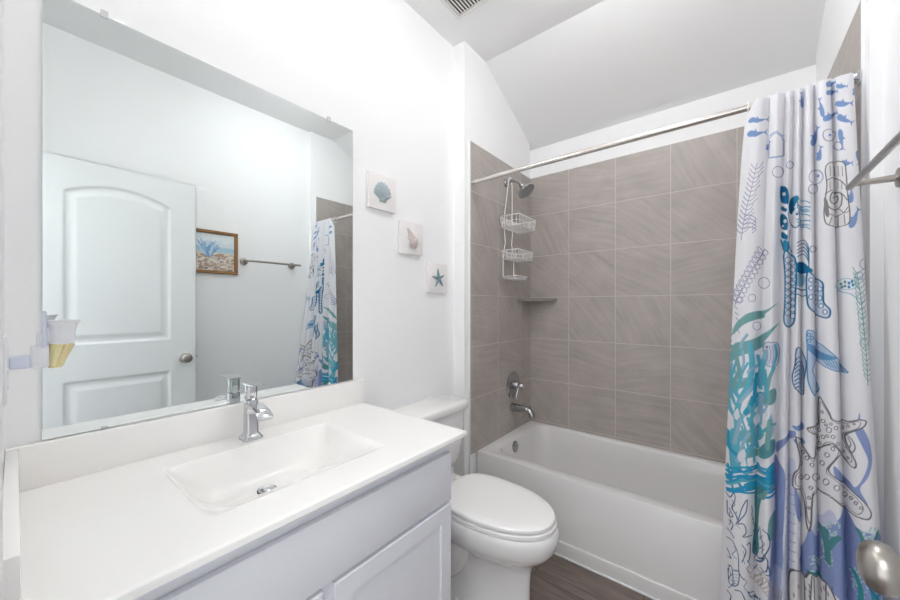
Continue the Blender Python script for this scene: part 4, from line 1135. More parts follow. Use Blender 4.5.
('c',(0.27,0.27,0.45),0.00224,[(48,1349),(73,1355),(94,1341),(57,1338)]),
('s',(0.27,0.27,0.45),0.00168,[(40,1346),(0,1347),(0,1336)]),
('c',(0.27,0.27,0.45),0.00224,[(29,1332),(0,1353),(0,1348),(7,1330)]),
('c',(0.27,0.27,0.45),0.00224,[(29,1332),(52,1339),(71,1323),(38,1321)]),
('s',(0.27,0.27,0.45),0.00168,[(21,1328),(0,1328),(0,1314)]),
('s',(0.27,0.27,0.45),0.00252,[(0,1330),(30,1317)]),
('s',(0.27,0.27,0.45),0.00252,[(9,1306),(37,1294)]),
('s',(0.27,0.27,0.45),0.00252,[(18,1283),(42,1272)]),
('s',(0.27,0.27,0.45),0.00252,[(28,1261),(49,1250)]),
('s',(0.27,0.27,0.45),0.00252,[(38,1237),(54,1226)]),
('s',(0.27,0.27,0.45),0.00252,[(48,1215),(61,1204)]),
('f',(0.66,0.69,0.8),0.00000,[(276,1168),(323,1178),(394,1171),(404,1132),(388,1097),(310,1094),(279,1118)]),
('c',(0.27,0.27,0.45),0.00280,[(276,1168),(323,1178),(394,1171),(404,1132),(388,1097),(310,1094),(279,1118)]),
('s',(0.27,0.27,0.45),0.00238,[(290,1162),(307,1135),(294,1102)]),
('s',(0.27,0.27,0.45),0.00238,[(315,1165),(334,1136),(318,1104)]),
('s',(0.27,0.27,0.45),0.00238,[(342,1165),(360,1136),(345,1106)]),
('s',(0.27,0.27,0.45),0.00238,[(368,1165),(387,1135),(370,1104)]),
('f',(0.15,0.14,0.15),0.00115,[(306,1160),(305,1159),(300,1156),(296,1156),(291,1157),(290,1159),(291,1161),(295,1162),(300,1164),(304,1162)]),
('f',(0.5,0.6,0.75),0.00000,[(600,1223),(646,1216),(668,1189),(701,1180),(751,1155),(835,1112),(849,1100),(764,1103),(709,1114),(655,1127),(626,1091),(682,1039),(638,1014),(603,1063),(600,1160)]),
('c',(0.03,0.26,0.46),0.00252,[(600,1223),(646,1216),(668,1189),(701,1180),(751,1155),(835,1112),(849,1100),(764,1103),(709,1114),(655,1127),(626,1091),(682,1039),(638,1014),(603,1063),(600,1160)]),
('f',(0.16,0.32,0.56),0.00000,[(604,1183),(680,1161),(736,1151),(782,1143),(719,1134),(656,1136),(604,1161)]),
('s',(0.03,0.26,0.46),0.00196,[(680,1161),(700,1139),(726,1117)]),
('s',(0.03,0.26,0.46),0.00196,[(701,1156),(719,1134),(740,1114)]),
('s',(0.03,0.26,0.46),0.00196,[(719,1150),(736,1129),(754,1112)]),
('s',(0.03,0.26,0.46),0.00196,[(736,1144),(754,1124),(771,1109)]),
('s',(0.03,0.26,0.46),0.00196,[(755,1136),(780,1118),(806,1103)]),
('s',(0.03,0.26,0.46),0.00196,[(781,1129),(826,1111),(830,1102)]),
('c',(0.03,0.26,0.46),0.00210,[(616,1210),(614,1207),(611,1205),(606,1204),(603,1207),(602,1209),(603,1213),(606,1215),(611,1215),(615,1213)]),
('c',(0.03,0.26,0.46),0.00210,[(632,1200),(631,1197),(625,1196),(621,1196),(616,1197),(615,1200),(616,1203),(621,1205),(625,1205),(631,1203)]),
('c',(0.03,0.26,0.46),0.00210,[(616,1191),(614,1187),(611,1186),(606,1186),(603,1187),(601,1189),(603,1193),(606,1196),(611,1196),(614,1193)]),
('f',(0.62,0.7,0.82),0.00000,[(525,1164),(572,1150),(595,1114),(584,1059),(578,1009),(521,1027),(502,1060),(516,1109)]),
('c',(0.035,0.1,0.22),0.00280,[(525,1164),(572,1150),(595,1114),(584,1059),(578,1009),(521,1027),(502,1060),(516,1109)]),
('s',(0.012,0.16,0.32),0.00238,[(516,1117),(536,1134),(572,1116),(584,1092)]),
('s',(0.035,0.1,0.22),0.00238,[(516,1103),(536,1120),(573,1103),(584,1082)]),
('s',(0.012,0.16,0.32),0.00238,[(516,1091),(536,1106),(572,1090),(584,1072)]),
('s',(0.035,0.1,0.22),0.00238,[(516,1079),(536,1092),(572,1076),(584,1063)]),
('s',(0.012,0.16,0.32),0.00238,[(516,1066),(536,1079),(572,1063),(584,1053)]),
('s',(0.035,0.1,0.22),0.00238,[(516,1053),(536,1064),(572,1049),(584,1043)]),
('s',(0.012,0.16,0.32),0.00238,[(516,1041),(536,1050),(572,1036),(584,1033)]),
('s',(0.035,0.1,0.22),0.00238,[(516,1028),(536,1037),(572,1022),(584,1023)]),
('s',(0.2,0.41,0.42),0.00280,[(921,1400),(937,1323),(947,1232),(956,1129),(956,1071)]),
('s',(0.2,0.41,0.42),0.00238,[(921,1402),(947,1412),(1000,1425)]),
('s',(0.2,0.41,0.42),0.00210,[(921,1402),(907,1416),(902,1424)]),
('s',(0.2,0.41,0.42),0.00238,[(922,1387),(949,1396),(1000,1409)]),
('s',(0.2,0.41,0.42),0.00210,[(922,1387),(908,1400),(903,1408)]),
('s',(0.2,0.41,0.42),0.00238,[(923,1371),(951,1380),(1000,1394)]),
('s',(0.2,0.41,0.42),0.00210,[(923,1371),(909,1384),(904,1394)]),
('s',(0.2,0.41,0.42),0.00238,[(926,1355),(953,1364),(1000,1378)]),
('s',(0.2,0.41,0.42),0.00210,[(926,1355),(910,1368),(907,1378)]),
('s',(0.2,0.41,0.42),0.00238,[(927,1339),(956,1349),(1000,1362)]),
('s',(0.2,0.41,0.42),0.00210,[(927,1339),(912,1352),(908,1362)]),
('s',(0.2,0.41,0.42),0.00238,[(928,1325),(958,1333),(1000,1346)]),
('s',(0.2,0.41,0.42),0.00210,[(928,1325),(913,1337),(909,1346)]),
('s',(0.2,0.41,0.42),0.00238,[(930,1309),(960,1318),(1000,1331)]),
('s',(0.2,0.41,0.42),0.00210,[(930,1309),(914,1321),(910,1331)]),
('s',(0.2,0.41,0.42),0.00238,[(931,1294),(963,1302),(1000,1315)]),
('s',(0.2,0.41,0.42),0.00210,[(931,1294),(916,1305),(911,1315)]),
('s',(0.2,0.41,0.42),0.00238,[(933,1278),(966,1286),(1000,1299)]),
('s',(0.2,0.41,0.42),0.00210,[(933,1278),(918,1290),(913,1299)]),
('s',(0.2,0.41,0.42),0.00238,[(934,1263),(969,1272),(1000,1283)]),
('s',(0.2,0.41,0.42),0.00210,[(934,1263),(919,1274),(914,1284)]),
('s',(0.2,0.41,0.42),0.00238,[(936,1247),(971,1256),(1000,1267)]),
('s',(0.2,0.41,0.42),0.00210,[(936,1247),(920,1259),(916,1268)]),
('s',(0.2,0.41,0.42),0.00238,[(938,1232),(974,1241),(1000,1252)]),
('s',(0.2,0.41,0.42),0.00210,[(938,1232),(921,1245),(917,1253)]),
('s',(0.2,0.41,0.42),0.00238,[(940,1218),(979,1225),(1000,1236)]),
('s',(0.2,0.41,0.42),0.00210,[(940,1218),(923,1229),(918,1237)]),
('s',(0.2,0.41,0.42),0.00238,[(941,1202),(982,1210),(1000,1220)]),
('s',(0.2,0.41,0.42),0.00210,[(941,1202),(924,1214),(920,1223)]),
('s',(0.2,0.41,0.42),0.00238,[(943,1187),(987,1194),(1000,1205)]),
('s',(0.2,0.41,0.42),0.00210,[(943,1187),(926,1198),(921,1208)]),
('s',(0.2,0.41,0.42),0.00238,[(944,1172),(990,1180),(1000,1189)]),
('s',(0.2,0.41,0.42),0.00210,[(944,1172),(927,1183),(922,1192)]),
('s',(0.2,0.41,0.42),0.00238,[(947,1157),(993,1164),(1000,1175)]),
('s',(0.2,0.41,0.42),0.00210,[(947,1157),(929,1168),(923,1177)]),
('s',(0.2,0.41,0.42),0.00238,[(949,1141),(997,1148),(1000,1159)]),
('s',(0.2,0.41,0.42),0.00210,[(949,1141),(930,1154),(926,1162)]),
('s',(0.2,0.41,0.42),0.00238,[(950,1127),(1000,1133),(1000,1140)]),
('s',(0.2,0.41,0.42),0.00210,[(950,1127),(932,1139),(927,1148)]),
('s',(0.2,0.41,0.42),0.00238,[(952,1112),(1000,1117),(1000,1129)]),
('s',(0.2,0.41,0.42),0.00210,[(952,1112),(933,1124),(928,1133)]),
('s',(0.2,0.41,0.42),0.00238,[(954,1097),(1000,1102),(1000,1113)]),
('s',(0.2,0.41,0.42),0.00210,[(954,1097),(934,1109),(930,1118)]),
('s',(0.2,0.41,0.42),0.00238,[(957,1082),(1000,1087),(1000,1090)]),
('s',(0.2,0.41,0.42),0.00210,[(957,1082),(937,1095),(931,1103)]),
('c',(0.2,0.41,0.42),0.00196,[(913,1378),(944,1390),(969,1371),(928,1359)]),
('c',(0.2,0.41,0.42),0.00196,[(914,1332),(946,1344),(972,1326),(930,1314)]),
('c',(0.2,0.41,0.42),0.00196,[(917,1286),(948,1299),(974,1280),(931,1268)]),
('c',(0.2,0.41,0.42),0.00196,[(918,1241),(949,1253),(978,1235),(932,1224)]),
('c',(0.2,0.41,0.42),0.00196,[(919,1197),(951,1209),(980,1191),(933,1180)]),
('f',(0.2,0.41,0.42),0.00000,[(4,1194),(30,1241),(107,1272),(214,1286),(276,1290),(388,1315),(282,1279),(271,1262),(182,1250),(81,1231)]),
('f',(0.2,0.41,0.42),0.00000,[(0,1128),(29,1165),(129,1176),(235,1192),(287,1212),(400,1245),(312,1199),(276,1176),(270,1156),(191,1136),(74,1119),(13,1096)]),
('f',(0.2,0.41,0.42),0.00000,[(0,1020),(64,1037),(271,1042),(266,1015),(138,1007),(0,985)]),
('f',(0.2,0.41,0.42),0.00000,[(187,969),(279,996),(374,1017),(376,968),(276,950),(206,919),(148,902)]),
('f',(0.11,0.32,0.36),0.00000,[(252,771),(304,823),(372,840),(383,800),(342,780),(274,758)]),
('f',(0.2,0.41,0.42),0.00000,[(114,848),(256,848),(295,851),(250,812),(127,812)]),
('f',(0.13,0.46,0.58),0.00000,[(14,823),(84,844),(109,784),(91,677),(41,678)]),
('f',(0.2,0.41,0.42),0.00000,[(110,772),(244,786),(274,762),(185,750),(116,730)]),
('s',(0.13,0.46,0.58),0.02166,[(88,807),(69,898),(100,964),(166,1016),(195,1090),(171,1162)]),
('s',(0.13,0.46,0.58),0.01624,[(101,957),(29,994),(1,1059),(0,1117)]),
('s',(0.3,0.5,0.62),0.01444,[(92,950),(200,1006),(258,1064),(291,1141)]),
('s',(0.3,0.5,0.62),0.01263,[(66,1028),(117,1098),(79,1160),(138,1198)]),
('s',(0.3,0.5,0.62),0.01263,[(0,1090),(39,1057),(114,1032)]),
('s',(0.3,0.5,0.62),0.01083,[(161,1063),(234,1086),(287,1098)]),
('s',(0.13,0.46,0.58),0.01444,[(71,880),(13,915),(0,943)]),
('s',(0.13,0.46,0.58),0.01624,[(99,696),(150,759),(212,796),(268,849)]),
('s',(0.04,0.36,0.56),0.01444,[(84,750),(18,770),(0,827)]),
('s',(0.04,0.36,0.56),0.01805,[(147,913),(204,948),(232,977)]),
('s',(0.04,0.36,0.56),0.00903,[(205,941),(202,973)]),
('s',(0.04,0.36,0.56),0.00903,[(235,947),(240,984)]),
('s',(0.04,0.36,0.56),0.00903,[(262,956),(267,990)]),
('s',(0.04,0.36,0.56),0.01083,[(172,925),(275,959)]),
('s',(0.13,0.46,0.58),0.01083,[(107,809),(195,846),(222,897)]),
('s',(0.3,0.5,0.62),0.00903,[(244,793),(240,852),(265,913),(319,948)]),
('s',(0.3,0.5,0.62),0.01083,[(325,830),(354,873),(336,925),(303,956)]),
('s',(0.13,0.46,0.58),0.00903,[(280,854),(338,887),(379,891)]),
('s',(0.04,0.36,0.56),0.01102,[(11,690),(164,706),(261,731)]),
('s',(0.03,0.33,0.6),0.01102,[(6,657),(189,672),(345,707)]),
('s',(0.13,0.46,0.58),0.01102,[(16,630),(165,677),(291,677)]),
('s',(0.04,0.36,0.56),0.01102,[(24,607),(190,650),(376,698)]),
('s',(0.2,0.41,0.42),0.01102,[(156,694),(248,706),(376,725)]),
('s',(0.03,0.33,0.6),0.01102,[(12,675),(74,663),(142,637)]),
('f',(0.04,0.36,0.56),0.00000,[(158,654),(265,678),(376,711),(386,674),(292,652),(191,631)]),
('f',(0.04,0.36,0.56),0.00000,[(316,731),(374,760),(387,701),(332,693)]),
('s',(0.2,0.41,0.42),0.01146,[(184,819),(209,856),(226,886),(262,919)]),
('s',(0.2,0.41,0.42),0.01299,[(299,991),(317,1028),(330,1058),(362,1088)]),
('s',(0.13,0.46,0.58),0.01221,[(278,1027),(267,1062),(258,1088),(238,1122)]),
('s',(0.2,0.41,0.42),0.01585,[(320,808),(325,844),(328,872),(336,904)]),
('s',(0.13,0.46,0.58),0.01471,[(252,793),(228,832),(211,861),(176,893)]),
('s',(0.13,0.46,0.58),0.00786,[(16,1037),(36,1078),(50,1109),(89,1145)]),
('s',(0.13,0.46,0.58),0.00960,[(185,871),(205,909),(218,937),(249,969)]),
('s',(0.2,0.41,0.42),0.00998,[(97,1059),(60,1094),(39,1122),(0,1154)]),
('s',(0.2,0.41,0.42),0.00977,[(359,661),(384,690),(404,716),(384,749)]),
('s',(0.13,0.46,0.58),0.01415,[(279,848),(251,875),(229,905),(181,938)]),
('s',(0.13,0.46,0.58),0.01484,[(174,694),(164,730),(156,758),(140,788)]),
('s',(0.2,0.41,0.42),0.01081,[(3,954),(26,998),(40,1030),(79,1066)]),
('s',(0.3,0.5,0.62),0.01426,[(264,882),(265,919),(266,948),(269,982)]),
('s',(0.2,0.41,0.42),0.01408,[(90,1022),(73,1058),(62,1087),(42,1119)]),
('s',(0.13,0.46,0.58),0.01158,[(41,945),(13,978),(0,1006),(0,1042)]),
('s',(0.13,0.46,0.58),0.00923,[(199,766),(176,802),(159,829),(119,860)]),
('s',(0.13,0.46,0.58),0.01098,[(262,1007),(268,1046),(271,1075),(281,1109)]),
('s',(0.13,0.46,0.58),0.01020,[(343,1074),(367,1108),(384,1135),(368,1167)]),
('s',(0.13,0.46,0.58),0.01309,[(309,984),(300,1017),(295,1046),(284,1075)]),
('s',(0.04,0.36,0.56),0.00768,[(66,614),(43,646),(29,670),(17,701)]),
('s',(0.13,0.46,0.58),0.00837,[(244,700),(234,738),(227,768),(214,801)]),
('s',(0.04,0.36,0.56),0.01292,[(219,958),(224,995),(226,1023),(234,1057)]),
('s',(0.3,0.5,0.62),0.01501,[(58,793),(78,834),(92,866),(130,902)]),
('s',(0.13,0.46,0.58),0.00973,[(60,989),(87,1028),(106,1059),(157,1095)]),
('s',(0.3,0.5,0.62),0.01347,[(88,730),(119,771),(140,803),(186,839)]),
('s',(0.13,0.46,0.58),0.00849,[(158,851),(121,886),(94,913),(44,940)]),
('f',(0.74,0.77,0.82),0.00000,[(53,663),(84,691),(107,669),(80,646)]),
('f',(0.74,0.77,0.82),0.00000,[(111,755),(147,781),(167,758),(141,737)]),
('f',(0.74,0.77,0.82),0.00000,[(121,718),(156,746),(175,721),(150,700)]),
('f',(0.74,0.77,0.82),0.00000,[(216,891),(245,910),(260,886),(239,867)]),
('f',(0.74,0.77,0.82),0.00000,[(89,747),(126,774),(146,750),(119,728)]),
('f',(0.74,0.77,0.82),0.00000,[(42,897),(72,924),(92,899),(68,878)]),
('f',(0.74,0.77,0.82),0.00000,[(215,717),(244,738),(260,714),(239,694)]),
('f',(0.74,0.77,0.82),0.00000,[(220,894),(250,914),(265,892),(245,871)]),
('f',(0.74,0.77,0.82),0.00000,[(297,929),(326,954),(344,931),(320,913)]),
('s',(0.04,0.36,0.56),0.00760,[(10,689),(136,712),(262,723),(384,747)]),
('s',(0.03,0.33,0.6),0.00760,[(12,673),(138,696),(261,715),(385,728)]),
('s',(0.03,0.33,0.6),0.00760,[(13,651),(138,682),(264,688),(386,712)]),
('s',(0.04,0.36,0.56),0.00760,[(13,645),(140,663),(264,683),(386,706)]),
('s',(0.03,0.33,0.6),0.00760,[(16,628),(138,677),(265,667),(386,693)]),
('s',(0.13,0.46,0.58),0.00760,[(16,625),(140,662),(265,672),(387,682)]),
('s',(0.03,0.33,0.6),0.00760,[(17,607),(144,629),(266,642),(387,666)]),
('s',(0.03,0.33,0.6),0.00760,[(18,600),(142,622),(267,626),(387,651)]),
('f',(0.27,0.34,0.6),0.00000,[(392,816),(426,844),(468,867),(517,888),(514,864),(447,833),(403,791)]),
('f',(0.22,0.34,0.6),0.00000,[(504,899),(526,907),(580,916),(578,893),(526,891)]),
('f',(0.22,0.34,0.6),0.00000,[(510,859),(536,861),(585,864),(584,850),(526,848)]),
('f',(0.27,0.34,0.6),0.00000,[(374,774),(417,764),(448,736),(449,648),(442,513),(439,396),(356,322),(359,459),(392,589)]),
('f',(0.45,0.52,0.72),0.00000,[(370,370),(439,414),(437,297),(345,272)]),
('f',(0.62,0.65,0.8),0.00000,[(470,746),(518,793),(523,698),(513,529),(501,321),(436,313),(452,516)]),
('s',(0.36,0.42,0.58),0.00210,[(454,715),(495,731),(520,738)]),
('s',(0.36,0.42,0.58),0.00210,[(455,684),(495,699),(520,707)]),
('s',(0.36,0.42,0.58),0.00210,[(455,652),(496,668),(520,677)]),
('s',(0.36,0.42,0.58),0.00210,[(455,621),(496,637),(520,646)]),
('s',(0.36,0.42,0.58),0.00210,[(456,589),(497,607),(520,616)]),
('s',(0.36,0.42,0.58),0.00210,[(456,559),(497,576),(520,586)]),
('s',(0.36,0.42,0.58),0.00210,[(457,527),(497,545),(520,555)]),
('s',(0.36,0.42,0.58),0.00210,[(457,496),(498,514),(520,525)]),
('s',(0.36,0.42,0.58),0.00210,[(458,464),(498,484),(521,496)]),
('s',(0.36,0.42,0.58),0.00210,[(458,433),(498,453),(520,465)]),
('s',(0.36,0.42,0.58),0.00210,[(459,401),(499,423),(521,436)]),
('s',(0.36,0.42,0.58),0.00210,[(459,370),(499,391),(521,406)]),
('s',(0.36,0.42,0.58),0.00210,[(459,340),(501,362),(521,377)]),
('f',(0.27,0.34,0.6),0.00000,[(518,705),(544,664),(578,602),(616,594),(703,630),(752,664),(790,705),(756,750),(753,785),(824,757),(855,753),(904,707),(1000,643),(1000,576),(1000,448),(750,423),(650,409),(556,432),(544,509),(588,562),(527,608)]),
('f',(0.27,0.34,0.6),0.00000,[(741,818),(803,787),(841,778),(861,771),(900,806),(929,854),(907,889),(881,920),(869,941),(883,954),(890,973),(901,989),(903,957),(941,915),(956,860),(924,809),(882,771),(918,734),(886,721),(831,728),(756,765)]),
('f',(0.83,0.83,0.86),0.00000,[(766,746),(830,720),(869,716),(936,696),(996,659),(931,658),(864,659),(835,680)]),
('f',(0.83,0.83,0.86),0.00000,[(544,589),(593,613),(601,587),(572,516),(532,474),(527,538)]),
('f',(0.62,0.65,0.8),0.00000,[(616,600),(677,641),(720,683),(748,663),(719,641),(656,576)]),
('f',(0.09,0.28,0.3),0.00000,[(245,634),(306,662),(282,594),(274,500),(284,442),(265,398),(234,416),(251,522)]),
('f',(0.2,0.41,0.42),0.00000,[(343,562),(392,589),(383,506),(339,493)]),
('f',(0.2,0.41,0.42),0.00000,[(261,618),(333,666),(308,624)]),
('s',(0.035,0.1,0.22),0.00336,[(11,589),(41,582),(71,607),(83,583),(60,551),(98,527),(117,514),(148,565),(186,599),(180,555),(135,518),(117,500),(167,509),(185,480),(162,462),(208,469),(230,470)]),
('s',(0.035,0.1,0.22),0.00336,[(21,562),(32,513),(71,520),(38,539)]),
('s',(0.035,0.1,0.22),0.00336,[(30,459),(61,453),(87,442)]),
('s',(0.035,0.1,0.22),0.00336,[(32,426),(81,426),(128,389),(139,329),(179,308)]),
('s',(0.035,0.1,0.22),0.00336,[(36,385),(69,361),(44,358)]),
('s',(0.035,0.1,0.22),0.00336,[(49,326),(80,328),(93,272),(61,267),(49,315)]),
('s',(0.035,0.1,0.22),0.00336,[(98,326),(139,329),(135,284),(94,265)]),
('s',(0.035,0.1,0.22),0.00336,[(195,437),(217,443),(219,396),(205,375)]),
('s',(0.035,0.1,0.22),0.00336,[(306,518),(338,511),(352,476),(317,433)]),
('s',(0.035,0.1,0.22),0.00336,[(266,384),(305,410),(317,433),(340,417),(330,382),(300,383)]),
('s',(0.035,0.1,0.22),0.00336,[(112,256),(159,261),(190,236)]),
('s',(0.035,0.1,0.22),0.00336,[(49,232),(82,223),(68,195)]),
('s',(0.035,0.1,0.22),0.00336,[(210,266),(258,260),(287,265),(242,243),(210,266)]),
('s',(0.035,0.1,0.22),0.00336,[(307,373),(355,373),(342,404)]),
('s',(0.035,0.1,0.22),0.00336,[(157,431),(188,411),(160,369)]),
('s',(0.035,0.1,0.22),0.00336,[(256,448),(272,404),(310,423)]),
('s',(0.035,0.1,0.22),0.00336,[(41,495),(74,491),(60,464)]),
('s',(0.35,0.38,0.48),0.00196,[(90,320),(139,329)]),
('s',(0.35,0.38,0.48),0.00196,[(91,309),(141,319)]),
('s',(0.35,0.38,0.48),0.00196,[(92,298),(141,308)]),
('s',(0.35,0.38,0.48),0.00196,[(92,287),(141,297)]),
('s',(0.35,0.38,0.48),0.00196,[(93,276),(142,286)]),
('c',(0.6,0.5,0.46),0.00238,[(206,346),(267,359),(295,357),(239,313)]),
('c',(0.6,0.5,0.46),0.00238,[(229,331),(288,364),(314,357),(264,304)]),
('c',(0.6,0.5,0.46),0.00238,[(256,312),(307,364),(332,352),(285,310)]),
('c',(0.6,0.5,0.46),0.00238,[(277,318),(325,361),(349,342),(304,314)]),
('c',(0.6,0.5,0.46),0.00238,[(297,322),(343,352),(372,328),(320,312)]),
('c',(0.6,0.5,0.46),0.00238,[(315,321),(363,338),(406,312),(338,305)]),
('c',(0.6,0.5,0.46),0.00238,[(332,315),(393,316),(424,319),(357,293)]),
('s',(0.45,0.4,0.4),0.00210,[(343,350),(357,315),(345,278)]),
('s',(0.45,0.4,0.4),0.00210,[(364,341),(382,309),(366,276)]),
('s',(0.45,0.4,0.4),0.00210,[(393,325),(413,315),(396,265)]),
('s',(0.45,0.4,0.4),0.00210,[(417,334),(428,331),(419,286)]),
('s',(0.45,0.4,0.4),0.00210,[(432,341),(439,341),(433,299)]),
('s',(0.2,0.3,0.42),0.00238,[(181,313),(198,300),(180,283),(206,267)]),
('s',(0.035,0.1,0.22),0.00238,[(60,329),(56,312),(74,304),(57,278)]),
('s',(0.12,0.2,0.33),0.00238,[(221,576),(228,561),(226,546),(232,528)]),
('s',(0.2,0.3,0.42),0.00238,[(304,369),(300,353),(314,347),(300,321)]),
('s',(0.2,0.3,0.42),0.00238,[(255,431),(254,416),(264,409),(255,383)]),
('s',(0.2,0.3,0.42),0.00238,[(83,304),(62,281),(110,283),(58,245)]),
('s',(0.035,0.1,0.22),0.00238,[(59,576),(84,567),(57,545),(96,536)]),
('s',(0.12,0.2,0.33),0.00238,[(200,380),(220,364),(197,351),(228,331)]),
('s',(0.2,0.3,0.42),0.00238,[(301,497),(289,476),(318,476),(286,442)]),
('s',(0.2,0.3,0.42),0.00238,[(101,529),(125,518),(99,500),(135,487)]),
('s',(0.12,0.2,0.33),0.00238,[(312,455),(303,437),(326,433),(301,405)]),
('s',(0.035,0.1,0.22),0.00238,[(240,530),(238,516),(252,498),(239,482)]),
('s',(0.12,0.2,0.33),0.00238,[(298,490),(303,478),(304,464),(305,448)]),
('s',(0.035,0.1,0.22),0.00238,[(102,543),(96,527),(119,516),(96,493)]),
('s',(0.035,0.1,0.22),0.00238,[(268,259),(260,236),(282,244),(258,208)]),
('s',(0.12,0.2,0.33),0.00238,[(83,411),(107,402),(79,379),(117,372)]),
('s',(0.2,0.3,0.42),0.00238,[(167,411),(176,398),(171,383),(180,366)]),
('s',(0.035,0.1,0.22),0.00238,[(299,275),(298,260),(308,254),(298,246)]),
('s',(0.2,0.3,0.42),0.00238,[(284,519),(289,508),(289,495),(292,479)]),
('s',(0.2,0.3,0.42),0.00238,[(260,393),(252,374),(274,375),(252,341)]),
('s',(0.035,0.1,0.22),0.00238,[(44,527),(43,511),(56,501),(46,478)]),
('s',(0.035,0.1,0.22),0.00238,[(269,513),(280,507),(270,485),(286,479)]),
('f',(0.8,0.79,0.82),0.00000,[(522,870),(584,840),(623,816),(654,845),(711,887),(753,893),(818,868),(761,846),(724,813),(720,795),(753,782),(836,758),(889,743),(931,717),(919,696),(875,691),(822,691),(729,721),(680,716),(626,706),(617,670),(613,612),(604,586),(593,613),(584,670),(544,700),(511,704),(515,746),(536,770),(544,801)]),
('c',(0.15,0.14,0.15),0.00325,[(522,870),(584,840),(623,816),(654,845),(711,887),(753,893),(818,868),(761,846),(724,813),(720,795),(753,782),(836,758),(889,743),(931,717),(919,696),(875,691),(822,691),(729,721),(680,716),(626,706),(617,670),(613,612),(604,586),(593,613),(584,670),(544,700),(511,704),(515,746),(536,770),(544,801)]),
('c',(0.15,0.14,0.15),0.00162,[(534,852),(592,830),(623,807),(648,834),(703,868),(739,876),(768,864),(744,836),(715,806),(711,788),(739,780),(816,750),(860,744),(892,725),(882,706),(850,696),(774,712),(720,726),(675,718),(626,714),(618,683),(614,632),(607,610),(597,635),(591,685),(572,702),(523,715),(526,749),(554,762),(573,790)]),
('c',(0.15,0.14,0.15),0.00184,[(677,758),(674,749),(652,744),(632,748),(623,753),(620,759),(623,765),(632,770),(653,765),(675,763)]),
('c',(0.15,0.14,0.15),0.00184,[(719,764),(716,758),(711,753),(702,748),(696,748),(694,753),(696,759),(703,766),(711,770),(716,769)]),
('c',(0.15,0.14,0.15),0.00184,[(766,758),(763,753),(755,749),(748,748),(742,749),(739,753),(742,759),(748,763),(756,764),(763,762)]),
('c',(0.15,0.14,0.15),0.00184,[(828,736),(826,731),(822,726),(816,722),(796,731),(792,736),(799,737),(818,734),(822,738),(826,738)]),
('c',(0.15,0.14,0.15),0.00184,[(849,736),(846,732),(844,730),(840,727),(838,727),(836,730),(838,733),(841,736),(844,738),(848,738)]),
('c',(0.15,0.14,0.15),0.00184,[(868,730),(866,727),(863,723),(859,722),(855,722),(855,725),(856,728),(860,731),(863,732),(868,732)]),
('c',(0.15,0.14,0.15),0.00184,[(889,721),(888,718),(883,716),(880,716),(876,716),(876,718),(878,721),(881,723),(884,723),(888,723)]),
('c',(0.15,0.14,0.15),0.00184,[(608,755),(606,750),(602,746),(595,742),(590,742),(586,744),(590,752),(595,758),(602,760),(606,759)]),
('c',(0.15,0.14,0.15),0.00184,[(578,741),(577,736),(570,728),(547,732),(538,737),(536,741),(538,744),(547,744),(570,741),(576,743)]),
('c',(0.15,0.14,0.15),0.00184,[(627,797),(625,793),(621,790),(616,790),(612,791),(610,793),(612,798),(615,801),(621,802),(625,801)]),
('c',(0.15,0.14,0.15),0.00184,[(606,814),(605,811),(601,807),(596,804),(591,804),(590,807),(591,812),(596,817),(601,818),(605,818)]),
('c',(0.15,0.14,0.15),0.00184,[(587,825),(586,822),(582,818),(575,814),(571,814),(568,816),(571,820),(575,824),(582,828),(586,828)]),
('c',(0.15,0.14,0.15),0.00184,[(701,813),(699,808),(694,803),(687,801),(682,800),(681,803),(683,808),(687,813),(694,817),(700,817)]),
('c',(0.15,0.14,0.15),0.00184,[(723,846),(721,841),(716,838),(711,835),(706,836),(704,839),(706,844),(711,849),(716,850),(721,849)]),
('c',(0.15,0.14,0.15),0.00184,[(746,868),(745,866),(741,862),(736,862),(733,864),(731,866),(733,870),(736,872),(742,873),(745,872)]),
('c',(0.15,0.14,0.15),0.00184,[(620,725),(618,721),(615,718),(612,717),(608,718),(607,721),(608,725),(612,727),(615,728),(618,727)]),
('c',(0.15,0.14,0.15),0.00184,[(611,690),(610,688),(607,685),(604,684),(601,684),(601,686),(601,689),(604,693),(607,694),(610,693)]),
('c',(0.15,0.14,0.15),0.00184,[(610,659),(610,657),(606,654),(604,653),(602,653),(601,656),(602,658),(604,661),(607,662),(610,662)]),
('f',(0.8,0.79,0.82),0.00000,[(682,1011),(701,1001),(726,975),(746,954),(831,952),(890,967),(929,968),(917,951),(873,934),(833,914),(828,897),(846,872),(870,841),(861,825),(832,832),(762,870),(735,882),(702,866),(642,827),(643,857),(670,882),(611,898),(603,909),(635,919),(675,922),(675,967)]),
('c',(0.15,0.14,0.15),0.00325,[(682,1011),(701,1001),(726,975),(746,954),(831,952),(890,967),(929,968),(917,951),(873,934),(833,914),(828,897),(846,872),(870,841),(861,825),(832,832),(762,870),(735,882),(702,866),(642,827),(643,857),(670,882),(611,898),(603,909),(635,919),(675,922),(675,967)]),
('c',(0.15,0.14,0.15),0.00150,[(688,998),(704,989),(726,968),(743,950),(820,943),(869,959),(901,962),(891,946),(855,930),(822,912),(818,897),(834,876),(853,851),(845,836),(822,840),(755,878),(733,887),(705,875),(672,835),(673,862),(677,888),(623,900),(616,912),(670,912),(683,922),(684,961)]),
('c',(0.15,0.14,0.15),0.00172,[(735,924),(733,919),(728,914),(721,913),(715,914),(713,918),(715,924),(721,928),(728,929),(733,928)]),
('c',(0.15,0.14,0.15),0.00172,[(708,943),(705,940),(702,937),(696,935),(693,936),(691,938),(692,942),(696,946),(702,947),(706,947)]),
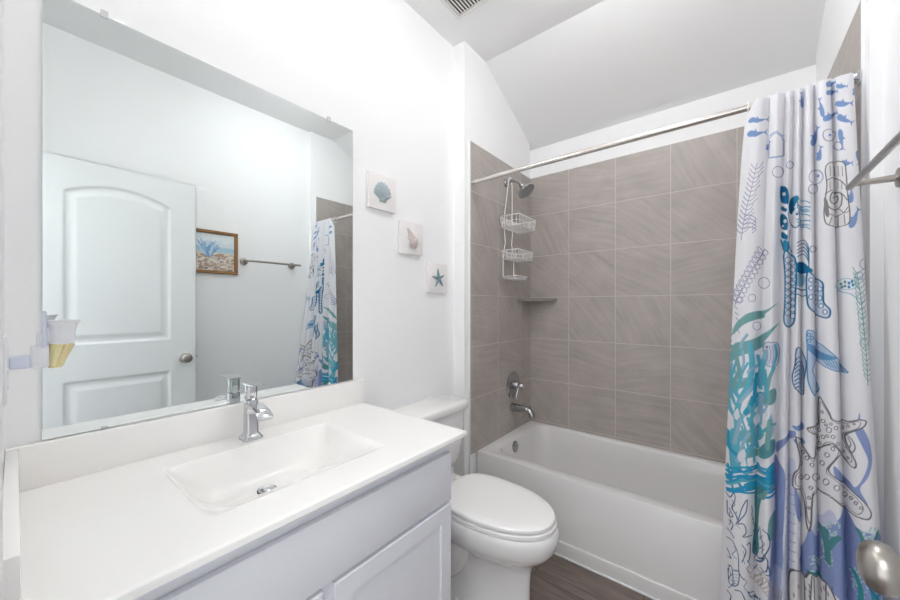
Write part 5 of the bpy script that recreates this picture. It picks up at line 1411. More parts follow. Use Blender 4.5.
('c',(0.15,0.14,0.15),0.00172,[(701,969),(700,967),(696,964),(693,963),(691,964),(688,966),(691,969),(694,972),(697,973),(700,972)]),
('c',(0.15,0.14,0.15),0.00172,[(765,932),(763,929),(758,926),(752,926),(748,928),(746,931),(749,935),(753,936),(759,937),(763,935)]),
('c',(0.15,0.14,0.15),0.00172,[(823,931),(822,928),(819,925),(802,926),(792,930),(788,934),(794,935),(803,935),(819,934),(822,934)]),
('c',(0.15,0.14,0.15),0.00172,[(849,942),(848,940),(844,937),(841,936),(839,937),(836,938),(838,941),(841,943),(844,945),(848,945)]),
('c',(0.15,0.14,0.15),0.00172,[(875,953),(874,952),(871,950),(869,950),(865,950),(864,952),(866,954),(869,956),(872,957),(874,956)]),
('c',(0.15,0.14,0.15),0.00172,[(749,904),(746,902),(742,898),(738,898),(734,899),(732,902),(734,905),(738,908),(743,909),(746,908)]),
('c',(0.15,0.14,0.15),0.00172,[(774,884),(772,882),(766,881),(761,881),(756,882),(755,884),(756,887),(761,889),(766,889),(772,887)]),
('c',(0.15,0.14,0.15),0.00172,[(822,859),(822,856),(819,854),(808,854),(799,857),(798,860),(799,862),(810,860),(820,861),(822,861)]),
('c',(0.15,0.14,0.15),0.00172,[(842,848),(841,845),(839,843),(835,841),(833,841),(832,843),(833,845),(835,848),(839,849),(841,849)]),
('c',(0.15,0.14,0.15),0.00172,[(705,894),(704,891),(700,887),(695,886),(691,886),(690,888),(691,892),(695,896),(701,898),(704,897)]),
('c',(0.15,0.14,0.15),0.00172,[(690,870),(688,866),(685,864),(681,861),(677,861),(675,862),(677,866),(681,870),(685,872),(688,871)]),
('c',(0.15,0.14,0.15),0.00172,[(687,909),(685,905),(681,902),(676,899),(673,899),(671,902),(673,905),(677,909),(682,912),(685,910)]),
('c',(0.15,0.14,0.15),0.00172,[(718,935),(716,932),(713,930),(710,929),(708,930),(706,931),(708,934),(711,936),(714,937),(716,936)]),
('c',(0.15,0.14,0.15),0.00172,[(721,903),(720,899),(716,897),(713,896),(711,897),(710,899),(711,902),(713,904),(718,905),(720,904)]),
('c',(0.15,0.14,0.15),0.00172,[(739,942),(738,940),(735,937),(732,937),(729,937),(728,940),(729,942),(732,945),(735,945),(738,943)]),
('s',(0.15,0.14,0.15),0.00250,[(833,914),(858,904),(870,884),(851,865),(831,875)]),
('s',(0.15,0.14,0.15),0.00200,[(841,905),(852,891),(843,877)]),
('f',(0.4,0.62,0.62),0.00150,[(693,561),(691,557),(686,554),(684,554),(686,559),(691,562)]),
('f',(0.4,0.62,0.62),0.00150,[(723,573),(721,570),(716,567),(714,568),(716,572),(721,575)]),
('f',(0.62,0.75,0.75),0.00150,[(696,604),(694,600),(690,597),(687,597),(690,602),(694,605)]),
('f',(0.4,0.62,0.62),0.00150,[(712,538),(710,534),(705,532),(704,533),(706,536),(710,539)]),
('f',(0.55,0.72,0.7),0.00150,[(705,530),(703,527),(700,524),(697,524),(700,529),(703,532)]),
('f',(0.62,0.75,0.75),0.00150,[(726,541),(724,539),(720,536),(719,538),(721,541),(724,544)]),
('f',(0.55,0.72,0.7),0.00150,[(709,640),(706,636),(703,635),(701,636),(703,640),(708,642)]),
('f',(0.62,0.75,0.75),0.00150,[(746,624),(744,620),(740,619),(739,621),(740,624),(744,625)]),
('f',(0.4,0.62,0.62),0.00150,[(705,538),(703,534),(700,532),(697,533),(700,536),(704,540)]),
('f',(0.4,0.62,0.62),0.00150,[(762,643),(760,641),(754,640),(752,642),(754,645),(760,646)]),
('f',(0.55,0.72,0.7),0.00150,[(681,604),(678,600),(674,596),(672,597),(674,602),(678,605)]),
('f',(0.62,0.75,0.75),0.00150,[(694,546),(692,541),(687,538),(685,538),(687,543),(692,546)]),
('f',(0.4,0.62,0.62),0.00150,[(749,605),(746,602),(742,600),(741,603),(742,605),(746,607)]),
('f',(0.4,0.62,0.62),0.00150,[(723,582),(721,578),(716,576),(715,578),(716,581),(721,583)]),
('f',(0.62,0.75,0.75),0.00150,[(722,535),(720,532),(715,529),(713,530),(715,534),(720,536)]),
('f',(0.4,0.62,0.62),0.00150,[(758,656),(755,653),(750,652),(749,654),(750,657),(755,658)]),
('f',(0.55,0.72,0.7),0.00150,[(721,559),(719,555),(715,552),(713,554),(715,557),(720,560)]),
('f',(0.4,0.62,0.62),0.00150,[(725,527),(723,523),(720,522),(718,523),(720,527),(723,528)]),
('f',(0.62,0.75,0.75),0.00150,[(700,629),(696,624),(693,621),(691,622),(693,626),(697,630)]),
('f',(0.55,0.72,0.7),0.00150,[(765,650),(763,647),(758,646),(755,648),(758,651),(763,652)]),
('f',(0.4,0.62,0.62),0.00150,[(710,624),(709,620),(704,618),(702,619),(704,622),(709,625)]),
('f',(0.55,0.72,0.7),0.00150,[(711,591),(709,587),(704,584),(702,584),(704,589),(709,592)]),
('f',(0.4,0.62,0.62),0.00150,[(700,524),(697,519),(693,516),(692,517),(693,520),(697,524)]),
('f',(0.4,0.62,0.62),0.00150,[(714,519),(712,516),(709,513),(706,514),(709,518),(712,520)]),
('f',(0.4,0.62,0.62),0.00150,[(718,528),(715,524),(711,520),(710,523),(712,527),(715,529)]),
('f',(0.62,0.75,0.75),0.00150,[(699,602),(696,598),(692,594),(690,596),(693,600),(696,603)]),
('f',(0.62,0.75,0.75),0.00150,[(713,578),(711,575),(706,572),(704,573),(706,577),(711,580)]),
('f',(0.62,0.75,0.75),0.00150,[(745,622),(743,620),(740,619),(738,620),(740,624),(743,625)]),
('f',(0.4,0.62,0.62),0.00150,[(738,625),(735,621),(731,620),(729,621),(731,625),(735,626)]),
('f',(0.4,0.62,0.62),0.00150,[(712,612),(710,608),(706,605),(704,607),(706,610),(711,613)]),
('f',(0.4,0.62,0.62),0.00150,[(723,648),(721,645),(716,642),(715,645),(716,647),(721,650)]),
('f',(0.55,0.72,0.7),0.00150,[(705,565),(703,561),(699,557),(696,559),(699,562),(703,566)]),
('f',(0.4,0.62,0.62),0.00150,[(713,559),(711,555),(706,552),(704,552),(706,557),(711,560)]),
('f',(0.4,0.62,0.62),0.00150,[(726,615),(725,613),(721,610),(719,612),(721,615),(725,618)]),
('f',(0.62,0.75,0.75),0.00150,[(674,609),(671,603),(668,600),(652,607),(668,607),(672,609)]),
('f',(0.62,0.75,0.75),0.00150,[(729,614),(726,610),(723,609),(721,610),(723,614),(726,615)]),
('f',(0.4,0.62,0.62),0.00150,[(701,591),(699,587),(694,583),(693,584),(695,589),(699,592)]),
('f',(0.4,0.62,0.62),0.00150,[(731,619),(729,615),(725,614),(723,615),(725,619),(729,620)]),
('f',(0.62,0.75,0.75),0.00150,[(688,572),(686,567),(682,564),(680,564),(682,568),(686,572)]),
('f',(0.62,0.75,0.75),0.00150,[(762,650),(759,647),(754,647),(752,648),(755,652),(760,652)]),
('f',(0.4,0.62,0.62),0.00150,[(728,540),(725,536),(722,535),(720,536),(722,540),(725,541)]),
('f',(0.55,0.72,0.7),0.00150,[(694,532),(692,527),(688,524),(686,524),(688,529),(693,533)]),
('f',(0.62,0.75,0.75),0.00150,[(721,624),(719,620),(714,619),(713,620),(715,624),(719,625)]),
('f',(0.62,0.75,0.75),0.00150,[(688,592),(686,588),(682,584),(680,584),(682,589),(686,593)]),
('f',(0.62,0.75,0.75),0.00150,[(724,597),(722,593),(719,592),(716,593),(719,597),(722,598)]),
('f',(0.4,0.62,0.62),0.00150,[(744,622),(741,619),(738,618),(735,620),(738,622),(742,624)]),
('f',(0.62,0.75,0.75),0.00150,[(730,615),(728,612),(723,610),(721,612),(723,615),(728,616)]),
('f',(0.55,0.72,0.7),0.00150,[(706,524),(704,519),(701,517),(699,518),(701,522),(704,524)]),
('f',(0.62,0.75,0.75),0.00150,[(690,567),(687,564),(683,559),(681,560),(683,564),(687,568)]),
('f',(0.4,0.62,0.62),0.00150,[(719,610),(718,608),(713,605),(711,607),(713,610),(718,613)]),
('f',(0.55,0.72,0.7),0.00150,[(683,592),(681,588),(676,583),(674,584),(676,589),(681,593)]),
('f',(0.62,0.75,0.75),0.00150,[(687,588),(685,584),(681,581),(678,581),(681,586),(685,589)]),
('f',(0.62,0.75,0.75),0.00150,[(683,608),(680,603),(676,599),(673,599),(675,604),(681,609)]),
('f',(0.4,0.62,0.62),0.00150,[(713,545),(711,541),(706,539),(705,540),(706,544),(711,546)]),
('f',(0.55,0.72,0.7),0.00150,[(693,616),(691,612),(686,609),(684,609),(686,614),(691,618)]),
('f',(0.62,0.75,0.75),0.00150,[(749,657),(745,653),(741,652),(740,654),(742,657),(745,658)]),
('f',(0.4,0.62,0.62),0.00150,[(723,599),(721,596),(716,593),(715,594),(718,598),(721,600)]),
('f',(0.62,0.75,0.75),0.00150,[(693,552),(691,548),(686,544),(685,545),(687,550),(691,552)]),
('f',(0.55,0.72,0.7),0.00150,[(710,582),(708,578),(703,576),(702,577),(703,581),(708,583)]),
('f',(0.4,0.62,0.62),0.00150,[(676,613),(674,608),(668,603),(668,605),(670,609),(674,613)]),
('f',(0.4,0.62,0.62),0.00150,[(701,597),(699,593),(694,589),(692,591),(695,596),(699,598)]),
('f',(0.4,0.62,0.62),0.00150,[(708,592),(704,587),(701,584),(699,586),(701,589),(705,593)]),
('f',(0.4,0.62,0.62),0.00150,[(705,615),(703,612),(699,609),(697,610),(699,614),(704,618)]),
('f',(0.55,0.72,0.7),0.00150,[(712,628),(710,624),(705,621),(703,622),(705,626),(710,629)]),
('f',(0.55,0.72,0.7),0.00150,[(736,607),(734,603),(730,602),(728,603),(730,607),(734,608)]),
('f',(0.4,0.62,0.62),0.00150,[(724,645),(722,641),(719,640),(716,641),(719,645),(723,646)]),
('f',(0.4,0.62,0.62),0.00150,[(724,551),(722,548),(719,546),(716,548),(719,551),(722,552)]),
('f',(0.4,0.62,0.62),0.00150,[(731,647),(729,643),(725,642),(723,643),(725,647),(729,648)]),
('f',(0.62,0.75,0.75),0.00150,[(741,616),(739,613),(734,612),(732,613),(734,616),(739,618)]),
('f',(0.55,0.72,0.7),0.00150,[(711,641),(709,637),(705,635),(703,636),(706,641),(710,643)]),
('f',(0.55,0.72,0.7),0.00150,[(719,560),(716,556),(712,554),(711,555),(713,559),(716,561)]),
('f',(0.55,0.72,0.7),0.00150,[(745,629),(742,625),(739,624),(736,626),(739,629),(743,631)]),
('f',(0.4,0.62,0.62),0.00150,[(703,524),(701,520),(697,517),(695,518),(697,523),(701,525)]),
('f',(0.4,0.62,0.62),0.00150,[(708,628),(705,624),(701,621),(700,622),(701,626),(705,629)]),
('f',(0.62,0.75,0.75),0.00150,[(724,636),(722,634),(718,631),(715,632),(718,636),(722,638)]),
('f',(0.55,0.72,0.7),0.00150,[(735,594),(734,592),(730,589),(728,592),(730,594),(734,597)]),
('f',(0.55,0.72,0.7),0.00150,[(743,651),(741,647),(736,646),(735,648),(736,651),(741,652)]),
('f',(0.4,0.62,0.62),0.00150,[(722,566),(720,562),(715,560),(713,561),(715,565),(720,567)]),
('f',(0.55,0.72,0.7),0.00150,[(690,626),(687,622),(683,619),(680,619),(683,624),(687,628)]),
('f',(0.4,0.62,0.62),0.00150,[(674,602),(672,597),(668,593),(652,599),(668,599),(672,602)]),
('f',(0.55,0.72,0.7),0.00150,[(722,549),(720,545),(715,543),(714,544),(715,548),(720,550)]),
('f',(0.62,0.75,0.75),0.00150,[(720,618),(718,614),(714,613),(712,614),(714,618),(719,620)]),
('f',(0.55,0.72,0.7),0.00150,[(720,544),(718,540),(714,538),(712,539),(714,543),(719,545)]),
('f',(0.4,0.62,0.62),0.00150,[(711,555),(710,551),(705,549),(703,549),(705,554),(710,556)]),
('f',(0.4,0.62,0.62),0.00150,[(694,555),(692,551),(687,548),(685,548),(687,552),(692,556)]),
('f',(0.4,0.62,0.62),0.00150,[(719,525),(718,523),(713,520),(711,522),(713,525),(718,528)]),
('f',(0.4,0.62,0.62),0.00150,[(714,523),(712,519),(708,516),(706,517),(708,520),(712,524)]),
('f',(0.62,0.75,0.75),0.00150,[(709,570),(706,566),(703,564),(701,565),(703,568),(706,571)]),
('f',(0.4,0.62,0.62),0.00150,[(732,588),(730,584),(725,582),(724,584),(726,588),(730,589)]),
('f',(0.55,0.72,0.7),0.00150,[(685,573),(683,568),(678,565),(677,566),(680,571),(683,575)]),
('f',(0.4,0.62,0.62),0.00150,[(685,561),(683,556),(680,552),(677,554),(680,559),(684,562)]),
('f',(0.55,0.72,0.7),0.00150,[(711,552),(708,548),(704,545),(702,546),(704,550),(709,554)]),
('f',(0.62,0.75,0.75),0.00150,[(917,631),(914,629),(909,628),(907,630),(910,632),(914,634)]),
('f',(0.62,0.75,0.75),0.00150,[(941,654),(938,652),(933,652),(930,653),(933,657),(939,657)]),
('f',(0.55,0.72,0.7),0.00150,[(927,662),(923,658),(918,658),(916,659),(918,662),(923,663)]),
('f',(0.4,0.62,0.62),0.00150,[(892,656),(889,652),(884,651),(882,653),(884,656),(890,657)]),
('f',(0.55,0.72,0.7),0.00150,[(879,635),(876,632),(872,630),(870,632),(872,635),(876,636)]),
('f',(0.55,0.72,0.7),0.00150,[(891,628),(888,624),(883,622),(882,625),(884,628),(889,629)]),
('f',(0.62,0.75,0.75),0.00150,[(903,634),(900,631),(895,630),(892,631),(895,635),(900,635)]),
('f',(0.62,0.75,0.75),0.00150,[(927,651),(923,647),(919,647),(916,648),(919,651),(924,652)]),
('f',(0.62,0.75,0.75),0.00150,[(921,648),(918,646),(913,645),(911,647),(913,650),(919,651)]),
('f',(0.55,0.72,0.7),0.00150,[(956,674),(951,672),(944,672),(942,674),(946,677),(952,677)]),
('f',(0.55,0.72,0.7),0.00150,[(968,663),(963,662),(957,662),(953,664),(957,667),(964,666)]),
('f',(0.62,0.75,0.75),0.00150,[(954,670),(951,668),(944,668),(941,670),(944,673),(951,673)]),
('f',(0.55,0.72,0.7),0.00150,[(979,659),(972,659),(964,661),(961,663),(964,666),(974,663)]),
('f',(0.62,0.75,0.75),0.00150,[(892,647),(889,643),(884,642),(882,645),(884,647),(890,648)]),
('f',(0.4,0.62,0.62),0.00150,[(959,672),(954,669),(948,669),(946,672),(949,674),(956,674)]),
('f',(0.4,0.62,0.62),0.00150,[(964,661),(959,659),(952,659),(949,662),(953,664),(960,664)]),
('f',(0.4,0.62,0.62),0.00150,[(907,632),(904,630),(899,629),(897,630),(900,634),(904,634)]),
('f',(0.55,0.72,0.7),0.00150,[(907,646),(903,643),(899,642),(897,645),(899,647),(904,648)]),
('f',(0.4,0.62,0.62),0.00150,[(931,636),(928,632),(922,632),(920,634),(923,637),(929,637)]),
('f',(0.55,0.72,0.7),0.00150,[(900,641),(898,638),(892,637),(891,640),(893,642),(898,643)]),
('f',(0.4,0.62,0.62),0.00150,[(977,670),(971,669),(963,670),(959,674),(963,675),(971,674)]),
('f',(0.62,0.75,0.75),0.00150,[(981,668),(977,667),(967,669),(964,672),(969,673),(977,672)]),
('f',(0.4,0.62,0.62),0.00150,[(898,629),(894,625),(889,624),(888,626),(890,629),(894,630)]),
('f',(0.62,0.75,0.75),0.00150,[(889,632),(885,629),(881,628),(879,629),(882,632),(886,634)]),
('f',(0.62,0.75,0.75),0.00150,[(894,640),(891,636),(886,635),(884,637),(886,640),(892,641)]),
('f',(0.62,0.75,0.75),0.00150,[(894,631),(892,628),(886,626),(885,629),(888,631),(892,632)]),
('f',(0.62,0.75,0.75),0.00150,[(943,637),(940,635),(933,634),(931,636),(934,638),(940,638)]),
('f',(0.55,0.72,0.7),0.00150,[(932,642),(929,640),(923,638),(921,641),(924,643),(929,643)]),
('f',(0.4,0.62,0.62),0.00150,[(895,620),(893,616),(889,616),(886,618),(889,620),(893,621)]),
('f',(0.62,0.75,0.75),0.00150,[(873,647),(871,643),(868,642),(865,643),(868,647),(871,648)]),
('f',(0.4,0.62,0.62),0.00150,[(933,653),(930,651),(926,651),(922,652),(926,654),(931,656)]),
('f',(0.4,0.62,0.62),0.00150,[(933,652),(930,650),(924,648),(922,650),(926,653),(930,653)]),
('f',(0.62,0.75,0.75),0.00150,[(871,654),(869,651),(864,650),(862,651),(864,654),(869,656)]),
('f',(0.4,0.62,0.62),0.00150,[(918,634),(916,631),(910,630),(908,632),(910,635),(916,636)]),
('f',(0.55,0.72,0.7),0.00150,[(869,648),(868,646),(863,643),(862,646),(863,648),(868,651)]),
('f',(0.62,0.75,0.75),0.00150,[(974,673),(969,672),(961,673),(958,675),(961,678),(969,677)]),
('f',(0.62,0.75,0.75),0.00150,[(885,630),(883,628),(879,626),(876,628),(879,630),(883,631)]),
('f',(0.4,0.62,0.62),0.00150,[(898,653),(894,650),(890,650),(888,651),(890,653),(894,654)]),
('f',(0.55,0.72,0.7),0.00150,[(906,628),(903,625),(898,624),(895,626),(899,629),(903,630)]),
('f',(0.55,0.72,0.7),0.00150,[(894,624),(891,620),(886,619),(884,621),(886,624),(892,625)]),
('f',(0.62,0.75,0.75),0.00150,[(937,646),(934,643),(929,643),(926,645),(929,647),(934,648)]),
('f',(0.4,0.62,0.62),0.00150,[(921,638),(919,636),(913,635),(911,636),(914,640),(919,640)]),
('f',(0.4,0.62,0.62),0.00150,[(928,668),(924,666),(919,664),(917,667),(920,669),(926,670)]),
('f',(0.55,0.72,0.7),0.00150,[(956,647),(951,646),(946,646),(942,647),(946,650),(952,650)]),
('f',(0.4,0.62,0.62),0.00150,[(924,664),(921,662),(916,661),(913,663),(917,666),(922,667)]),
('f',(0.4,0.62,0.62),0.00150,[(899,656),(897,652),(892,652),(889,653),(892,657),(897,657)]),
('f',(0.62,0.75,0.75),0.00150,[(899,641),(897,638),(892,637),(889,638),(892,642),(897,642)]),
('f',(0.62,0.75,0.75),0.00150,[(891,642),(889,640),(884,638),(881,640),(884,643),(889,645)]),
('f',(0.62,0.75,0.75),0.00150,[(940,661),(937,658),(931,658),(928,659),(931,663),(937,663)]),
('f',(0.62,0.75,0.75),0.00150,[(912,641),(909,637),(903,636),(901,638),(903,641),(909,642)]),
('f',(0.62,0.75,0.75),0.00150,[(933,672),(930,668),(926,668),(922,669),(926,673),(931,673)]),
('f',(0.62,0.75,0.75),0.00150,[(884,659),(881,656),(876,654),(875,657),(878,659),(882,661)]),
('f',(0.62,0.75,0.75),0.00150,[(911,663),(908,661),(903,659),(901,662),(903,664),(909,666)]),
('f',(0.62,0.75,0.75),0.00150,[(871,648),(869,646),(864,643),(862,645),(864,648),(869,650)]),
('f',(0.55,0.72,0.7),0.00150,[(978,667),(973,666),(963,668),(960,670),(964,672),(973,670)]),
('f',(0.4,0.62,0.62),0.00150,[(932,674),(930,672),(923,670),(921,673),(924,675),(930,677)]),
('f',(0.4,0.62,0.62),0.00150,[(929,648),(927,646),(920,645),(919,647),(921,650),(927,651)]),
('f',(0.4,0.62,0.62),0.00150,[(916,622),(913,620),(908,619),(906,621),(909,624),(914,625)]),
('f',(0.62,0.75,0.75),0.00150,[(894,652),(891,648),(886,647),(884,650),(886,652),(892,653)]),
('f',(0.62,0.75,0.75),0.00150,[(924,625),(921,621),(917,621),(913,622),(917,625),(922,626)]),
('f',(0.62,0.75,0.75),0.00150,[(866,652),(864,648),(860,646),(859,648),(860,651),(864,653)]),
('f',(0.55,0.72,0.7),0.00150,[(949,651),(946,648),(939,648),(937,651),(940,653),(946,653)]),
('f',(0.55,0.72,0.7),0.00150,[(954,656),(951,653),(944,653),(942,656),(944,658),(951,658)]),
('f',(0.4,0.62,0.62),0.00150,[(942,656),(939,653),(933,653),(930,654),(933,658),(939,658)]),
('f',(0.4,0.62,0.62),0.00150,[(940,648),(937,646),(931,645),(929,647),(932,650),(937,650)]),
('f',(0.55,0.72,0.7),0.00150,[(880,640),(878,637),(873,635),(871,637),(873,640),(878,642)]),
('f',(0.4,0.62,0.62),0.00150,[(908,631),(906,629),(900,628),(898,629),(901,632),(906,634)]),
('f',(0.55,0.72,0.7),0.00150,[(864,504),(862,501),(859,498),(856,500),(859,503),(863,506)]),
('f',(0.4,0.62,0.62),0.00150,[(892,525),(889,522),(884,520),(882,522),(885,525),(889,527)]),
('f',(0.4,0.62,0.62),0.00150,[(865,514),(864,512),(860,509),(859,511),(861,514),(864,517)]),
('f',(0.55,0.72,0.7),0.00150,[(850,541),(848,538),(843,535),(842,536),(844,540),(848,543)]),
('f',(0.4,0.62,0.62),0.00150,[(850,504),(849,501),(844,498),(843,500),(844,502),(849,506)]),
('f',(0.55,0.72,0.7),0.00150,[(875,540),(873,536),(869,534),(868,536),(869,539),(873,541)]),
('f',(0.55,0.72,0.7),0.00150,[(843,496),(841,492),(836,488),(835,490),(838,493),(841,497)]),
('f',(0.62,0.75,0.75),0.00150,[(884,545),(883,543),(879,541),(876,543),(879,545),(883,548)]),
('f',(0.55,0.72,0.7),0.00150,[(842,486),(840,482),(836,480),(834,480),(836,484),(840,487)]),
('f',(0.4,0.62,0.62),0.00150,[(903,524),(901,522),(897,520),(893,522),(897,525),(902,527)]),
('f',(0.55,0.72,0.7),0.00150,[(860,476),(859,474),(854,471),(853,472),(854,475),(859,479)]),
('f',(0.4,0.62,0.62),0.00150,[(851,539),(849,535),(845,533),(843,534),(845,538),(849,540)]),
('f',(0.4,0.62,0.62),0.00150,[(849,532),(846,528),(843,525),(841,527),(843,530),(846,533)]),
('f',(0.55,0.72,0.7),0.00150,[(845,504),(843,501),(839,497),(838,498),(840,503),(843,506)]),
('f',(0.55,0.72,0.7),0.00150,[(859,535),(856,532),(853,529),(851,530),(853,534),(858,536)]),
('f',(0.4,0.62,0.62),0.00150,[(901,535),(899,533),(893,530),(892,533),(894,535),(899,536)]),
('f',(0.55,0.72,0.7),0.00150,[(869,496),(865,492),(862,490),(860,491),(862,495),(866,497)]),
('f',(0.62,0.75,0.75),0.00150,[(859,538),(858,535),(853,533),(852,534),(854,538),(858,540)]),
('f',(0.62,0.75,0.75),0.00150,[(866,543),(864,539),(861,538),(859,539),(861,543),(864,544)]),
('f',(0.55,0.72,0.7),0.00150,[(832,525),(830,522),(825,518),(824,519),(826,524),(830,527)]),
('f',(0.62,0.75,0.75),0.00150,[(870,534),(869,532),(864,529),(862,530),(864,534),(869,536)]),
('f',(0.4,0.62,0.62),0.00150,[(912,546),(910,544),(904,543),(902,544),(906,548),(910,549)]),
('f',(0.4,0.62,0.62),0.00150,[(856,497),(854,493),(850,491),(849,492),(851,496),(854,498)]),
('f',(0.4,0.62,0.62),0.00150,[(919,564),(916,561),(910,560),(909,562),(911,565),(917,566)]),
('f',(0.4,0.62,0.62),0.00150,[(892,498),(890,496),(885,495),(883,496),(885,498),(890,501)]),
('f',(0.4,0.62,0.62),0.00150,[(836,502),(834,498),(831,495),(830,497),(831,500),(835,503)]),
('f',(0.4,0.62,0.62),0.00150,[(854,475),(852,471),(848,469),(846,470),(849,474),(852,476)]),
('f',(0.4,0.62,0.62),0.00150,[(871,462),(869,458),(865,455),(863,457),(865,460),(870,463)]),
('f',(0.4,0.62,0.62),0.00150,[(900,520),(897,517),(892,516),(890,517),(892,520),(897,522)]),
('f',(0.4,0.62,0.62),0.00150,[(897,516),(893,512),(889,511),(886,512),(890,516),(894,517)]),
('f',(0.62,0.75,0.75),0.00150,[(900,513),(898,511),(893,509),(891,511),(894,514),(899,516)]),
('f',(0.55,0.72,0.7),0.00150,[(920,564),(918,561),(912,560),(909,561),(912,565),(917,565)]),
('f',(0.4,0.62,0.62),0.00150,[(893,560),(891,557),(885,555),(884,557),(886,560),(891,561)]),
('f',(0.62,0.75,0.75),0.00150,[(885,528),(883,524),(879,523),(876,524),(880,528),(883,529)]),
('f',(0.62,0.75,0.75),0.00150,[(862,459),(860,455),(856,453),(854,454),(856,458),(861,460)]),
('f',(0.55,0.72,0.7),0.00150,[(879,458),(878,457),(873,454),(871,454),(873,457),(878,459)]),
('f',(0.62,0.75,0.75),0.00150,[(920,557),(918,555),(912,554),(909,555),(912,559),(917,559)]),
('f',(0.62,0.75,0.75),0.00150,[(853,498),(852,495),(848,492),(846,493),(849,497),(852,500)]),
('f',(0.55,0.72,0.7),0.00150,[(839,504),(836,501),(833,497),(831,498),(833,502),(838,506)]),
('f',(0.4,0.62,0.62),0.00150,[(845,481),(843,478),(840,475),(839,476),(841,480),(844,482)]),
('f',(0.4,0.62,0.62),0.00150,[(866,460),(864,457),(861,454),(859,455),(861,459),(865,462)]),
('f',(0.55,0.72,0.7),0.00150,[(897,509),(894,507),(890,506),(888,507),(890,509),(895,512)]),
('f',(0.55,0.72,0.7),0.00150,[(865,488),(863,485),(860,482),(858,484),(860,487),(864,490)]),
('f',(0.55,0.72,0.7),0.00150,[(906,554),(902,551),(898,550),(895,551),(898,554),(902,555)]),
('f',(0.4,0.62,0.62),0.00150,[(909,556),(906,552),(901,551),(899,554),(901,556),(907,557)]),
('f',(0.62,0.75,0.75),0.00150,[(879,492),(876,490),(872,487),(870,488),(873,492),(878,495)]),
('f',(0.62,0.75,0.75),0.00150,[(908,532),(904,528),(900,527),(898,529),(900,532),(906,533)]),
('f',(0.4,0.62,0.62),0.00150,[(882,481),(880,478),(875,475),(873,476),(875,480),(880,482)]),
('f',(0.62,0.75,0.75),0.00150,[(903,544),(900,541),(895,540),(893,541),(895,544),(900,545)]),
('f',(0.55,0.72,0.7),0.00150,[(884,525),(881,522),(878,520),(875,522),(878,524),(882,527)]),
('f',(0.62,0.75,0.75),0.00150,[(871,546),(870,544),(865,541),(863,543),(865,546),(870,549)]),
('f',(0.62,0.75,0.75),0.00150,[(888,524),(885,520),(881,519),(879,520),(882,524),(885,525)]),
('f',(0.4,0.62,0.62),0.00150,[(866,527),(864,523),(860,520),(859,522),(861,525),(864,528)]),
('f',(0.62,0.75,0.75),0.00150,[(859,452),(856,448),(853,446),(852,447),(853,450),(858,453)]),
('f',(0.62,0.75,0.75),0.00150,[(897,523),(893,519),(889,518),(886,519),(890,523),(894,524)]),
('f',(0.55,0.72,0.7),0.00150,[(917,549),(913,546),(909,545),(906,546),(909,550),(914,551)]),
('f',(0.4,0.62,0.62),0.00150,[(873,549),(871,545),(868,544),(865,545),(868,549),(871,550)]),
('f',(0.4,0.62,0.62),0.00150,[(851,498),(849,495),(845,492),(843,493),(845,497),(849,500)]),
('f',(0.4,0.62,0.62),0.00150,[(869,533),(866,529),(863,528),(861,529),(863,533),(866,534)]),
('f',(0.4,0.62,0.62),0.00150,[(840,490),(839,486),(834,482),(833,484),(834,487),(839,491)]),
('f',(0.4,0.62,0.62),0.00150,[(868,532),(864,528),(861,525),(859,527),(861,530),(865,533)]),
('f',(0.55,0.72,0.7),0.00150,[(908,529),(904,525),(900,524),(899,527),(901,529),(906,530)]),
('f',(0.4,0.62,0.62),0.00150,[(860,453),(859,450),(854,447),(852,448),(854,452),(859,454)]),
('f',(0.4,0.62,0.62),0.00150,[(872,500),(869,496),(865,493),(863,495),(865,498),(870,501)]),
('f',(0.62,0.75,0.75),0.00150,[(855,462),(853,458),(850,455),(848,455),(850,459),(853,462)]),
('f',(0.55,0.72,0.7),0.00150,[(872,501),(870,497),(865,495),(864,496),(866,500),(871,502)]),
('f',(0.4,0.62,0.62),0.00150,[(920,567),(918,565),(912,564),(910,566),(913,568),(918,570)]),
('f',(0.4,0.62,0.62),0.00150,[(854,447),(852,443),(849,441),(846,442),(849,446),(852,448)]),
('f',(0.55,0.72,0.7),0.00150,[(923,565),(921,562),(916,561),(912,562),(916,566),(921,566)]),
('f',(0.4,0.62,0.62),0.00150,[(849,513),(846,509),(843,507),(842,508),(844,512),(848,514)]),
('f',(0.4,0.62,0.62),0.00150,[(900,519),(897,516),(892,514),(891,517),(893,519),(898,520)]),
('f',(0.55,0.72,0.7),0.00150,[(864,524),(862,520),(858,518),(856,519),(859,523),(862,525)]),
('f',(0.62,0.75,0.75),0.00150,[(834,527),(832,523),(828,519),(826,520),(828,524),(832,528)]),
('f',(0.62,0.75,0.75),0.00150,[(872,459),(870,455),(865,453),(864,454),(866,458),(870,459)]),
('f',(0.62,0.75,0.75),0.00150,[(868,469),(865,465),(862,463),(860,464),(862,468),(866,470)]),
('f',(0.55,0.72,0.7),0.00150,[(842,535),(840,532),(836,529),(834,529),(836,533),(841,536)]),
('f',(0.62,0.75,0.75),0.00150,[(865,484),(863,480),(860,479),(858,479),(860,482),(863,485)]),
('f',(0.62,0.75,0.75),0.00150,[(872,517),(870,513),(866,512),(864,513),(866,517),(870,518)]),
('f',(0.62,0.75,0.75),0.00150,[(844,519),(842,516),(839,513),(836,513),(839,518),(842,520)]),
('f',(0.4,0.62,0.62),0.00150,[(865,523),(864,520),(861,518),(859,519),(861,523),(864,524)]),
('f',(0.55,0.72,0.7),0.00150,[(862,453),(860,449),(856,447),(854,448),(856,452),(861,454)]),
('f',(0.55,0.72,0.7),0.00150,[(880,544),(876,540),(873,539),(871,540),(873,543),(878,545)]),
